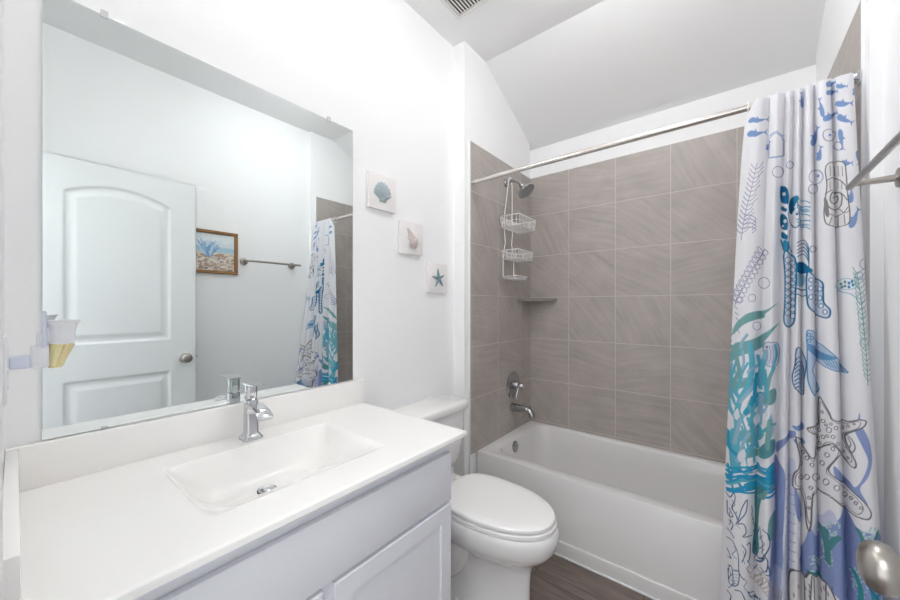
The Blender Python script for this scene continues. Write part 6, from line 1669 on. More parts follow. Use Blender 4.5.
('f',(0.4,0.62,0.62),0.00150,[(860,462),(858,458),(853,455),(852,457),(854,460),(858,463)]),
('f',(0.4,0.62,0.62),0.00150,[(874,506),(872,503),(868,501),(866,502),(869,506),(872,507)]),
('f',(0.55,0.72,0.7),0.00150,[(932,539),(929,535),(923,535),(921,536),(923,539),(929,540)]),
('f',(0.62,0.75,0.75),0.00150,[(943,529),(941,528),(934,527),(932,529),(936,532),(941,532)]),
('f',(0.4,0.62,0.62),0.00150,[(958,554),(954,551),(948,551),(944,554),(948,556),(954,556)]),
('f',(0.4,0.62,0.62),0.00150,[(922,543),(919,540),(913,539),(912,541),(914,544),(920,545)]),
('f',(0.55,0.72,0.7),0.00150,[(941,559),(938,556),(931,555),(929,557),(932,560),(938,561)]),
('f',(0.55,0.72,0.7),0.00150,[(951,557),(947,555),(941,555),(938,557),(941,560),(948,560)]),
('f',(0.55,0.72,0.7),0.00150,[(952,541),(949,539),(942,539),(939,541),(942,544),(949,544)]),
('f',(0.62,0.75,0.75),0.00150,[(954,478),(950,475),(943,476),(941,478),(944,480),(951,480)]),
('f',(0.55,0.72,0.7),0.00150,[(978,488),(974,487),(966,490),(963,492),(968,493),(974,492)]),
('f',(0.4,0.62,0.62),0.00150,[(1000,524),(997,524),(987,529),(980,534),(986,534),(997,529)]),
('f',(0.62,0.75,0.75),0.00150,[(960,556),(957,554),(950,554),(947,556),(950,559),(957,559)]),
('f',(0.62,0.75,0.75),0.00150,[(1000,559),(1000,556),(1000,556),(1000,559),(1000,561),(1000,561)]),
('f',(0.55,0.72,0.7),0.00150,[(991,503),(987,503),(977,507),(972,511),(979,511),(988,507)]),
('f',(0.62,0.75,0.75),0.00150,[(952,570),(949,567),(942,567),(940,570),(943,572),(949,572)]),
('f',(0.55,0.72,0.7),0.00150,[(924,566),(921,564),(916,562),(914,565),(917,567),(922,568)]),
('f',(0.55,0.72,0.7),0.00150,[(1000,571),(1000,568),(1000,568),(1000,571),(1000,573),(1000,573)]),
('f',(0.55,0.72,0.7),0.00150,[(971,543),(967,541),(959,543),(956,545),(960,546),(968,545)]),
('f',(0.55,0.72,0.7),0.00150,[(959,568),(954,567),(948,567),(944,570),(948,572),(956,571)]),
('f',(0.55,0.72,0.7),0.00150,[(938,575),(934,572),(929,572),(927,573),(929,576),(936,577)]),
('f',(0.62,0.75,0.75),0.00150,[(937,545),(933,543),(927,541),(924,544),(928,546),(933,546)]),
('f',(0.4,0.62,0.62),0.00150,[(913,565),(910,561),(906,560),(903,562),(906,565),(911,566)]),
('f',(0.4,0.62,0.62),0.00150,[(930,548),(928,545),(921,544),(920,546),(922,549),(928,550)]),
('f',(0.62,0.75,0.75),0.00150,[(954,503),(951,501),(944,501),(941,503),(944,506),(951,506)]),
('f',(0.62,0.75,0.75),0.00150,[(976,532),(971,530),(962,533),(959,535),(963,536),(971,535)]),
('f',(0.4,0.62,0.62),0.00150,[(941,573),(938,571),(931,570),(929,572),(932,575),(938,575)]),
('f',(0.62,0.75,0.75),0.00150,[(1000,552),(1000,550),(1000,550),(1000,552),(1000,555),(1000,555)]),
('f',(0.62,0.75,0.75),0.00150,[(930,501),(928,498),(922,498),(920,500),(922,502),(928,503)]),
('f',(0.4,0.62,0.62),0.00150,[(1000,556),(1000,554),(1000,554),(1000,556),(1000,559),(1000,559)]),
('f',(0.62,0.75,0.75),0.00150,[(1000,561),(1000,559),(1000,559),(1000,561),(1000,564),(1000,564)]),
('f',(0.55,0.72,0.7),0.00150,[(1000,562),(1000,560),(1000,560),(1000,562),(1000,565),(1000,565)]),
('f',(0.4,0.62,0.62),0.00150,[(923,575),(921,572),(916,571),(912,572),(916,576),(921,576)]),
('f',(0.55,0.72,0.7),0.00150,[(962,498),(958,497),(951,498),(948,500),(951,502),(958,502)]),
('f',(0.4,0.62,0.62),0.00150,[(956,522),(952,519),(946,519),(942,522),(946,524),(952,524)]),
('f',(0.4,0.62,0.62),0.00150,[(938,530),(934,528),(929,528),(927,529),(929,532),(936,533)]),
('f',(0.62,0.75,0.75),0.00150,[(984,513),(979,513),(971,516),(968,518),(972,519),(981,517)]),
('f',(0.4,0.62,0.62),0.00150,[(971,471),(967,470),(959,471),(954,475),(959,476),(967,475)]),
('f',(0.62,0.75,0.75),0.00150,[(937,576),(933,573),(928,572),(926,575),(929,577),(934,578)]),
('f',(0.4,0.62,0.62),0.00150,[(1000,546),(1000,544),(999,545),(994,550),(999,550),(1000,549)]),
('f',(0.55,0.72,0.7),0.00150,[(959,527),(954,525),(948,525),(946,528),(949,530),(956,529)]),
('f',(0.55,0.72,0.7),0.00150,[(952,517),(949,516),(942,516),(939,517),(942,519),(949,519)]),
('f',(0.62,0.75,0.75),0.00150,[(950,525),(947,523),(940,523),(937,525),(940,528),(947,528)]),
('f',(0.4,0.62,0.62),0.00150,[(1000,570),(1000,567),(1000,567),(1000,570),(1000,572),(1000,572)]),
('f',(0.4,0.62,0.62),0.00150,[(938,475),(936,472),(929,471),(927,474),(930,476),(936,478)]),
('f',(0.4,0.62,0.62),0.00150,[(974,581),(970,580),(961,582),(958,584),(962,586),(970,584)]),
('f',(0.62,0.75,0.75),0.00150,[(946,555),(942,552),(937,552),(934,555),(938,557),(943,557)]),
('f',(0.62,0.75,0.75),0.00150,[(946,539),(942,536),(936,536),(933,538),(936,540),(942,541)]),
('f',(0.4,0.62,0.62),0.00150,[(1000,565),(1000,562),(992,566),(987,571),(994,570),(1000,567)]),
('f',(0.4,0.62,0.62),0.00150,[(921,562),(918,560),(912,559),(910,560),(913,564),(918,564)]),
('f',(0.55,0.72,0.7),0.00150,[(914,587),(911,584),(907,583),(904,586),(907,588),(912,589)]),
('f',(0.55,0.72,0.7),0.00150,[(926,538),(922,535),(917,534),(914,535),(917,538),(922,539)]),
('f',(0.55,0.72,0.7),0.00150,[(951,509),(948,508),(941,508),(938,509),(941,512),(948,512)]),
('f',(0.55,0.72,0.7),0.00150,[(957,480),(952,479),(946,479),(943,481),(947,484),(953,484)]),
('f',(0.4,0.62,0.62),0.00150,[(952,485),(949,484),(942,484),(939,486),(942,487),(949,487)]),
('f',(0.55,0.72,0.7),0.00150,[(979,572),(976,571),(967,573),(963,576),(968,577),(976,576)]),
('f',(0.55,0.72,0.7),0.00150,[(990,572),(984,572),(976,575),(971,578),(976,580),(986,576)]),
('f',(0.4,0.62,0.62),0.00150,[(1000,530),(1000,528),(1000,528),(1000,530),(1000,533),(1000,533)]),
('f',(0.4,0.62,0.62),0.00150,[(1000,554),(1000,552),(1000,552),(1000,555),(1000,556),(1000,556)]),
('f',(0.62,0.75,0.75),0.00150,[(920,564),(917,561),(912,560),(910,562),(912,565),(918,566)]),
('f',(0.62,0.75,0.75),0.00150,[(951,516),(947,514),(941,514),(938,516),(941,518),(948,518)]),
('f',(0.62,0.75,0.75),0.00150,[(938,556),(934,554),(929,554),(927,555),(929,557),(936,559)]),
('f',(0.4,0.62,0.62),0.00150,[(916,587),(911,583),(907,582),(904,584),(907,587),(912,588)]),
('f',(0.55,0.72,0.7),0.00150,[(980,480),(974,480),(967,482),(963,485),(968,486),(977,484)]),
('f',(0.4,0.62,0.62),0.00150,[(1000,551),(1000,538),(1000,550),(1000,552),(1000,555),(1000,554)]),
('f',(0.62,0.75,0.75),0.00150,[(1000,570),(1000,567),(1000,567),(1000,570),(1000,572),(1000,572)]),
('f',(0.55,0.72,0.7),0.00150,[(966,520),(961,519),(953,520),(951,523),(954,524),(961,524)]),
('f',(0.4,0.62,0.62),0.00150,[(950,550),(947,548),(940,548),(938,550),(941,552),(947,552)]),
('f',(0.55,0.72,0.7),0.00150,[(992,517),(986,518),(978,520),(973,524),(978,525),(987,522)]),
('f',(0.62,0.75,0.75),0.00150,[(979,545),(974,544),(966,546),(962,549),(967,550),(974,549)]),
('f',(0.62,0.75,0.75),0.00150,[(988,540),(982,540),(973,543),(969,546),(973,548),(984,544)]),
('f',(0.4,0.62,0.62),0.00150,[(930,583),(927,580),(921,580),(919,581),(921,583),(927,584)]),
('f',(0.55,0.72,0.7),0.00150,[(956,490),(952,487),(946,487),(942,490),(946,492),(952,492)]),
('f',(0.55,0.72,0.7),0.00150,[(952,566),(949,564),(942,564),(940,566),(943,568),(949,568)]),
('f',(0.55,0.72,0.7),0.00150,[(672,491),(670,486),(653,487),(648,492),(655,491),(670,491)]),
('f',(0.62,0.75,0.75),0.00150,[(624,462),(622,458),(617,457),(616,459),(618,463),(622,463)]),
('f',(0.4,0.62,0.62),0.00150,[(625,507),(623,504),(618,503),(616,506),(618,509),(623,509)]),
('f',(0.4,0.62,0.62),0.00150,[(623,516),(621,513),(616,512),(614,513),(616,517),(621,518)]),
('f',(0.4,0.62,0.62),0.00150,[(671,498),(668,493),(652,496),(644,502),(651,502),(668,498)]),
('f',(0.55,0.72,0.7),0.00150,[(628,481),(626,479),(622,478),(620,480),(622,482),(626,484)]),
('f',(0.62,0.75,0.75),0.00150,[(632,506),(630,503),(624,502),(622,504),(624,508),(630,508)]),
('f',(0.62,0.75,0.75),0.00150,[(624,503),(622,501),(617,500),(615,502),(617,504),(622,506)]),
('f',(0.62,0.75,0.75),0.00150,[(671,485),(668,480),(653,482),(646,488),(654,487),(668,485)]),
('f',(0.4,0.62,0.62),0.00150,[(627,507),(625,504),(621,504),(618,506),(621,509),(625,511)]),
('f',(0.62,0.75,0.75),0.00150,[(630,516),(626,513),(622,513),(620,516),(622,518),(626,518)]),
('f',(0.4,0.62,0.62),0.00150,[(643,498),(638,497),(631,498),(628,501),(632,503),(638,502)]),
('f',(0.62,0.75,0.75),0.00150,[(667,493),(655,493),(642,500),(637,503),(642,504),(655,498)]),
('f',(0.62,0.75,0.75),0.00150,[(622,469),(620,465),(615,464),(614,466),(615,470),(620,471)]),
('f',(0.55,0.72,0.7),0.00150,[(621,495),(618,492),(615,491),(613,492),(615,496),(618,497)]),
('f',(0.4,0.62,0.62),0.00150,[(636,459),(633,458),(627,458),(625,460),(627,463),(633,463)]),
('f',(0.4,0.62,0.62),0.00150,[(624,517),(622,514),(618,513),(616,516),(618,518),(622,519)]),
('f',(0.55,0.72,0.7),0.00150,[(676,504),(674,500),(670,495),(667,495),(670,500),(674,504)]),
('f',(0.62,0.75,0.75),0.00150,[(644,476),(640,475),(632,476),(628,480),(632,482),(640,480)]),
('f',(0.55,0.72,0.7),0.00150,[(671,492),(668,487),(653,490),(645,496),(654,495),(668,492)]),
('f',(0.4,0.62,0.62),0.00150,[(627,481),(625,479),(620,478),(618,480),(621,484),(625,484)]),
('f',(0.55,0.72,0.7),0.00150,[(627,495),(625,491),(621,491),(618,493),(621,496),(625,497)]),
('f',(0.62,0.75,0.75),0.00150,[(616,470),(614,466),(611,465),(608,466),(611,470),(614,471)]),
('f',(0.62,0.75,0.75),0.00150,[(622,508),(618,504),(615,503),(613,506),(615,509),(620,511)]),
('f',(0.4,0.62,0.62),0.00150,[(632,482),(628,480),(624,480),(622,482),(624,485),(630,485)]),
('f',(0.62,0.75,0.75),0.00150,[(614,488),(612,485),(608,484),(606,485),(608,488),(612,491)]),
('f',(0.62,0.75,0.75),0.00150,[(623,470),(621,466),(616,465),(615,468),(617,471),(621,471)]),
('f',(0.62,0.75,0.75),0.00150,[(632,506),(630,503),(624,503),(622,506),(624,508),(630,508)]),
('f',(0.62,0.75,0.75),0.00150,[(657,502),(652,502),(640,507),(636,511),(641,512),(653,507)]),
('f',(0.62,0.75,0.75),0.00150,[(636,455),(633,453),(627,454),(625,457),(627,459),(633,459)]),
('f',(0.55,0.72,0.7),0.00150,[(634,492),(632,490),(626,490),(624,492),(626,495),(632,495)]),
('f',(0.55,0.72,0.7),0.00150,[(631,472),(628,470),(624,470),(622,472),(624,475),(628,475)]),
('f',(0.55,0.72,0.7),0.00150,[(683,518),(681,513),(676,508),(674,508),(676,513),(681,518)]),
('f',(0.4,0.62,0.62),0.00150,[(631,490),(628,487),(624,487),(622,490),(624,492),(628,492)]),
('f',(0.4,0.62,0.62),0.00150,[(623,472),(622,470),(617,469),(615,470),(617,474),(622,475)]),
('f',(0.55,0.72,0.7),0.00150,[(641,482),(636,481),(630,482),(627,485),(631,487),(636,486)]),
('f',(0.4,0.62,0.62),0.00150,[(657,493),(652,493),(640,498),(635,502),(641,503),(652,498)]),
('f',(0.62,0.75,0.75),0.00150,[(681,517),(678,512),(674,507),(672,507),(674,512),(678,517)]),
('f',(0.4,0.62,0.62),0.00150,[(611,509),(610,507),(605,504),(603,506),(605,509),(608,512)]),
('s',(0.09,0.28,0.3),0.01140,[(706,525),(704,564),(688,593),(681,610)]),
('s',(0.09,0.28,0.3),0.01140,[(704,564),(733,599),(755,614)]),
('s',(0.09,0.28,0.3),0.01140,[(696,582),(702,615)]),
('s',(0.05,0.3,0.34),0.00950,[(858,446),(865,487),(855,513),(839,529)]),
('s',(0.05,0.3,0.34),0.00950,[(926,471),(914,509),(898,536)]),
('s',(0.05,0.3,0.34),0.00950,[(923,491),(982,512),(1000,534)]),
('s',(0.05,0.3,0.34),0.00950,[(603,459),(633,463),(673,454)]),
('s',(0.09,0.28,0.3),0.00950,[(886,613),(880,638),(864,654)]),
('s',(0.09,0.28,0.3),0.00950,[(916,619),(947,643),(973,662)]),
('s',(0.03,0.2,0.4),0.00760,[(895,518),(946,488),(990,462)]),
('f',(0.82,0.81,0.82),0.00000,[(495,296),(494,398),(516,436),(544,436),(583,428),(603,457),(623,457),(672,447),(696,459),(719,449),(741,421)]),
('s',(0.15,0.14,0.15),0.00375,[(495,296),(494,398),(516,436),(544,436),(583,428),(603,457),(623,457),(672,447),(696,459),(719,449),(741,421)]),
('s',(0.15,0.14,0.15),0.00250,[(583,425),(587,340)]),
('s',(0.15,0.14,0.15),0.00250,[(622,453),(625,368)]),
('s',(0.15,0.14,0.15),0.00250,[(614,454),(606,358)]),
('s',(0.15,0.14,0.15),0.00250,[(696,457),(694,388)]),
('s',(0.15,0.14,0.15),0.00175,[(588,402),(591,393)]),
('s',(0.15,0.14,0.15),0.00175,[(693,443),(694,432)]),
('s',(0.15,0.14,0.15),0.00175,[(516,361),(517,350)]),
('s',(0.15,0.14,0.15),0.00175,[(719,464),(720,454)]),
('s',(0.15,0.14,0.15),0.00175,[(703,436),(704,426)]),
('s',(0.15,0.14,0.15),0.00175,[(603,390),(605,380)]),
('s',(0.15,0.14,0.15),0.00175,[(625,378),(627,368)]),
('s',(0.15,0.14,0.15),0.00175,[(603,406),(605,395)]),
('s',(0.15,0.14,0.15),0.00175,[(577,342),(580,332)]),
('s',(0.15,0.14,0.15),0.00175,[(533,396),(535,383)]),
('s',(0.15,0.14,0.15),0.00175,[(604,423),(605,412)]),
('s',(0.15,0.14,0.15),0.00175,[(686,436),(688,427)]),
('s',(0.15,0.14,0.15),0.00175,[(676,420),(678,411)]),
('s',(0.15,0.14,0.15),0.00175,[(671,388),(673,379)]),
('f',(0.82,0.81,0.82),0.00000,[(739,1762),(820,1777),(881,1762),(890,1730),(892,1687),(894,1646),(900,1589),(888,1562),(832,1559),(742,1566),(723,1600),(730,1649),(742,1698)]),
('c',(0.15,0.14,0.15),0.00275,[(739,1762),(820,1777),(881,1762),(890,1730),(892,1687),(894,1646),(900,1589),(888,1562),(832,1559),(742,1566),(723,1600),(730,1649),(742,1698)]),
('s',(0.15,0.14,0.15),0.00250,[(743,1714),(805,1725),(854,1709),(886,1685)]),
('s',(0.15,0.14,0.15),0.00250,[(731,1669),(784,1681),(856,1666),(889,1639)]),
('s',(0.15,0.14,0.15),0.00325,[(781,1654),(826,1663),(838,1650),(824,1641),(770,1637),(758,1653),(782,1674),(851,1668),(861,1643),(842,1620),(769,1617),(740,1632)]),
('s',(0.15,0.14,0.15),0.00200,[(842,1616),(874,1599),(901,1605)]),
('s',(0.15,0.14,0.15),0.00225,[(733,1606),(786,1595),(858,1598),(892,1616)]),
('s',(0.15,0.14,0.15),0.00200,[(748,1566),(766,1590)]),
('s',(0.15,0.14,0.15),0.00200,[(832,1559),(834,1595)]),
('s',(0.15,0.14,0.15),0.00200,[(872,1563),(869,1595)]),
('s',(0.15,0.14,0.15),0.00162,[(763,1760),(765,1727)]),
('s',(0.15,0.14,0.15),0.00162,[(760,1711),(759,1684)]),
('s',(0.15,0.14,0.15),0.00162,[(820,1766),(822,1732)]),
('s',(0.15,0.14,0.15),0.00162,[(804,1714),(800,1687)]),
('s',(0.15,0.14,0.15),0.00162,[(845,1759),(848,1724)]),
('s',(0.15,0.14,0.15),0.00162,[(842,1709),(840,1684)]),
('s',(0.15,0.14,0.15),0.00162,[(869,1754),(871,1720)]),
('s',(0.15,0.14,0.15),0.00162,[(865,1704),(863,1679)]),
('f',(0.25,0.23,0.25),0.00000,[(724,1657),(745,1641),(749,1594),(729,1602)]),
('s',(0.2,0.41,0.42),0.00252,[(0,1213),(0,1221)]),
('s',(0.2,0.41,0.42),0.00252,[(0,1189),(0,1198)]),
('s',(0.2,0.41,0.42),0.00252,[(0,1166),(2,1175)]),
('s',(0.2,0.41,0.42),0.00252,[(0,1144),(7,1152)]),
('s',(0.2,0.41,0.42),0.00252,[(0,1120),(11,1129)]),
('s',(0.2,0.41,0.42),0.00252,[(0,1097),(16,1107)]),
('s',(0.2,0.41,0.42),0.00252,[(0,1074),(20,1085)]),
]


def seg_dist(U, V, pts, closed):
    d = np.full(U.shape, 1e9)
    n = len(pts)
    for k in range(n if closed else n - 1):
        ax, ay = pts[k]
        bx_, by = pts[(k + 1) % n]
        ex, ey = bx_ - ax, by - ay
        l2 = ex * ex + ey * ey + 1e-12
        t = np.clip(((U - ax) * ex + (V - ay) * ey) / l2, 0, 1)
        d = np.minimum(d, np.hypot(U - ax - t * ex, V - ay - t * ey))
    return d


def inside(U, V, pts):
    c = np.zeros(U.shape, bool)
    n = len(pts)
    for k in range(n):
        x0, y0 = pts[k]
        x1, y1 = pts[(k + 1) % n]
        if y0 == y1:
            continue
        c ^= ((V > min(y0, y1)) & (V <= max(y0, y1)) & (U < x0 + (V - y0) * (x1 - x0) / (y1 - y0)))
    return c


def smooth_line(pts, closed):
    pts = [np.array(p, float) for p in pts]
    n = len(pts)
    if n < 3:
        return [tuple(p) for p in pts]
    out = []
    for k in range(n if closed else n - 1):
        if closed:
            a, b, c, d = pts[k - 1], pts[k], pts[(k + 1) % n], pts[(k + 2) % n]
        else:
            a, b, c, d = pts[max(k - 1, 0)], pts[k], pts[k + 1], pts[min(k + 2, n - 1)]
        for t in (0, 0.25, 0.5, 0.75):
            out.append(tuple(0.5 * (2 * b + (c - a) * t + (2 * a - 5 * b + 4 * c - d) * t * t + (3 * b - a - 3 * c + d) * t ** 3)))
    if not closed:
        out.append(tuple(pts[-1]))
    return out


def paint(kind, color, width, pts):
    """kind: f fill, s stroke, c closed stroke; pts in (p*1000, z*1000)"""
    pts = [(q[0] / 1000 * CLOTH_W, q[1] / 1000) for q in pts]
    U, V = P1 * CLOTH_W, Z1
    closed = kind != 's'
    pl = smooth_line(pts, closed)
    A = np.array(pl)
    mrg = width + 0.002
    sel = np.where((U > A[:, 0].min() - mrg) & (U < A[:, 0].max() + mrg) & (V > A[:, 1].min() - mrg) & (V < A[:, 1].max() + mrg))[0]
    if not len(sel):
        return
    u, v = U[sel], V[sel]
    d = seg_dist(u, v, pl, closed)
    aa = 0.0011
    if kind == 'f':
        ins = inside(u, v, pl)
        al = np.clip(0.5 + np.where(ins, d, -d) / aa, 0, 1)
    else:
        al = np.clip(0.5 + (width / 2 - d) / aa, 0, 1)
    colr[sel] = colr[sel] * (1 - al[:, None]) + np.array(color)[None] * al[:, None]


for it in PATTERN:
    paint(*it)

cx_, cy_, cz_ = curtain_xyz(P1, Z1)
me = bpy.data.meshes.new('shower_curtain')
nv = len(P1)
nf = (NPU - 1) * (NPZ - 1)
me.vertices.add(nv)
me.vertices.foreach_set('co', np.stack([cx_, cy_, cz_], 1).astype(np.float32).ravel())
ii, jj = np.meshgrid(np.arange(NPZ - 1), np.arange(NPU - 1), indexing='ij')
q0 = (ii * NPU + jj).ravel()
quads = np.stack([q0, q0 + 1, q0 + NPU + 1, q0 + NPU], 1).astype(np.int32)
me.loops.add(nf * 4)
me.loops.foreach_set('vertex_index', quads.ravel())
me.polygons.add(nf)
me.polygons.foreach_set('loop_start', np.arange(0, nf * 4, 4, dtype=np.int32))
me.polygons.foreach_set('use_smooth', np.ones(nf, bool))
me.update()
me.validate()
at = me.color_attributes.new('print', 'FLOAT_COLOR', 'POINT')
at.data.foreach_set('color', np.concatenate([colr, np.ones((nv, 1))], 1).astype(np.float32).ravel())
M_curt = bpy.data.materials.new('printed_curtain_cloth')
M_curt.use_nodes = True
nt = M_curt.node_tree
b = nt.nodes['Principled BSDF']
b.inputs['Roughness'].default_value = 0.75
b.inputs['Specular IOR Level'].default_value = 0.2
ca = nt.nodes.new('ShaderNodeVertexColor')
ca.layer_name = 'print'
nt.links.new(ca.outputs['Color'], b.inputs['Base Color'])
tl = nt.nodes.new('ShaderNodeBsdfTranslucent')
nt.links.new(ca.outputs['Color'], tl.inputs['Color'])
mxs = nt.nodes.new('ShaderNodeMixShader')
mxs.inputs[0].default_value = 0.18
nt.links.new(b.outputs[0], mxs.inputs[1])
nt.links.new(tl.outputs[0], mxs.inputs[2])
nt.links.new(mxs.outputs[0], nt.nodes['Material Output'].inputs['Surface'])
me.materials.append(M_curt)
cur_o = bpy.data.objects.new('shower_curtain', me)
COL.objects.link(cur_o)
tag(cur_o, 'white shower curtain printed with blue sea creatures, drawn to the right', 'shower curtain')

# rings
rp = [0.03, 0.125, 0.255, 0.33, 0.40, 0.485, 0.565, 0.665, 0.74, 0.815, 0.90, 0.975]
ring0 = None
ordinal = ['leftmost', 'second', 'third', 'fourth', 'fifth', 'sixth', 'seventh', 'eighth', 'ninth', 'tenth', 'eleventh', 'last']
for k, p_ in enumerate(rp):
    x_ = float(curtain_xyz(np.array([p_]), np.array([CZT]))[0][0])
    if ring0 is None:
        bm = bmesh.new()
        tube(bm, [(0, 0.0162 * math.cos(a), 0.0162 * math.sin(a) * 1.5 - 0.003) for a in [2 * PI * i / 20 for i in range(20)]], 0.0019, 8, closed=True)
        ring0 = o = link_mesh('curtain_ring', bm, M_ring)
    else:
        o = ring0.copy()
        COL.objects.link(o)
    o.location = (x_, RY, RZ)
    lab = 'white curtain ring on the rod, ' + (ordinal[k] + ' from the left' if 0 < k < 11 else ('the leftmost one' if k == 0 else 'the one nearest the right wall'))
    tag(o, lab, 'curtain ring', 'white rings holding the curtain')

# ------------------------------------------------------------------ three wall plaques
plq = (('blue-grey scallop shell', 1.100, 1.846), ('pinkish spiral shell', 1.294, 1.659), ('teal starfish', 1.503, 1.464))
for (nm, y_, z_), pos in zip(plq, ('highest of three, nearest the mirror', 'middle of three', 'lowest of three, above the toilet tank')):
    t = thing('wall_plaque', 'small white square plaque with ' + nm + ', ' + pos, 'wall art', (XM, y_, z_ - 0.082), 'square seashell plaques on the mirror wall')
    bm = bmesh.new()
    bx(bm, XM + 0.001, XM + 0.021, y_ - 0.083, y_ + 0.083, z_ - 0.083, z_ + 0.083, 0.003, 2)
    link_mesh('canvas_block', bm, M_canvas, t)
    bm = bmesh.new()
    x0 = XM + 0.0212
    if 'scallop' in nm:
        out_ = [(-0.016, -0.050), (-0.020, -0.046), (-0.015, -0.040)]
        for i in range(73):
            a = math.radians(148 - 116 * i / 72)
            rr = 0.096 * (0.66 + 0.34 * math.sin(a) ** 3) * (1 + 0.022 * math.cos(2 * PI * i / 8))
            out_.append((rr * math.cos(a) * 0.92, -0.050 + rr * math.sin(a)))
        out_ += [(0.015, -0.040), (0.020, -0.046), (0.016, -0.050)]
        rings = []
        for s_, hgt in ((1.0, 0.0), (0.97, 0.004), (0.78, 0.009), (0.45, 0.012), (0.12, 0.012)):
            rg = []
            for i, (a_, b_) in enumerate(out_):
                rib = 0.0016 * math.cos(2 * PI * (i - 3) / 8) if hgt and 3 <= i < 76 else 0
                rg.append((x0 + hgt + rib, y_ - 0.004 + a_ * s_, z_ + 0.003 - 0.030 * (1 - s_) + b_ * s_))
            rings.append(rg)
        loft(bm, rings)
        link_mesh('scallop_shell', bm, M_shell_b, t)
    elif 'spiral' in nm:
        A0, A1 = Vector((x0, y_ - 0.032, z_ + 0.046)), Vector((x0, y_ + 0.022, z_ - 0.050))
        pts, rad = [], []
        for i in range(41):
            s_ = i / 40
            pts.append(A0.lerp(A1, s_) + Vector((0.0008 + 0.45 * 0.021 * s_, 0, 0)))
            r0 = 0.004 + 0.023 * (s_ / 0.66) ** 1.0 if s_ < 0.66 else 0.027 * (1 - ((s_ - 0.66) / 0.36) ** 2) + 0.002
            rad.append(max(0.0015, r0 * (1 + 0.10 * math.sin(s_ * 42) * (s_ < 0.7))))
        tube(bm, pts, rad, 20)
        for v in bm.verts:
            v.co.x = max(x0, x0 + (v.co.x - x0) * 0.75)
        link_mesh('spiral_shell', bm, M_shell_p, t)
    else:
        n = 5
        rings = []
        for s_, hgt in ((1.0, 0.0), (0.96, 0.006), (0.55, 0.011), (0.12, 0.014)):
            rg = []
            for i in range(50):
                a = PI / 2 + 0.12 + 2 * PI * i / 50
                ph = ((i / 10) % 1)
                d_ = min(ph, 1 - ph) * 2
                r0 = 0.057 - (0.057 - 0.017) * min(1, d_ * 1.9) ** 0.75
                rg.append((x0 + hgt, y_ + s_ * r0 * math.cos(a), z_ - 0.004 + s_ * r0 * math.sin(a)))
            rings.append(rg)
        loft(bm, rings)
        link_mesh('starfish', bm, M_star, t)

# ------------------------------------------------------------------ right wall: towel bar and framed picture (seen in the mirror)
TBZ, TBX = 1.655, 0.276
tb = thing('towel_bar', 'brushed nickel towel bar on the right wall beside the curtain', 'towel bar', (XW, 1.31, TBZ))
bm = bmesh.new()
lathe(bm, (TBX, 1.092, TBZ), (0, 1, 0), [(0, 0.0085), (0.45, 0.0085)], 20)
link_mesh('bar', bm, M_nickel, tb)
for y_ in (1.125, 1.507):
    bm = bmesh.new()
    lathe(bm, (XW - 0.0005, y_, TBZ), (-1, 0, 0), [(0, 0.029), (0.004, 0.029), (0.012, 0.026), (0.016, 0.010), (0.082, 0.0075), (0.090, 0.0085)], 28)
    link_mesh('bar_post', bm, M_nickel, tb)

PF = (0.665, 1.078, 1.545, 1.862)


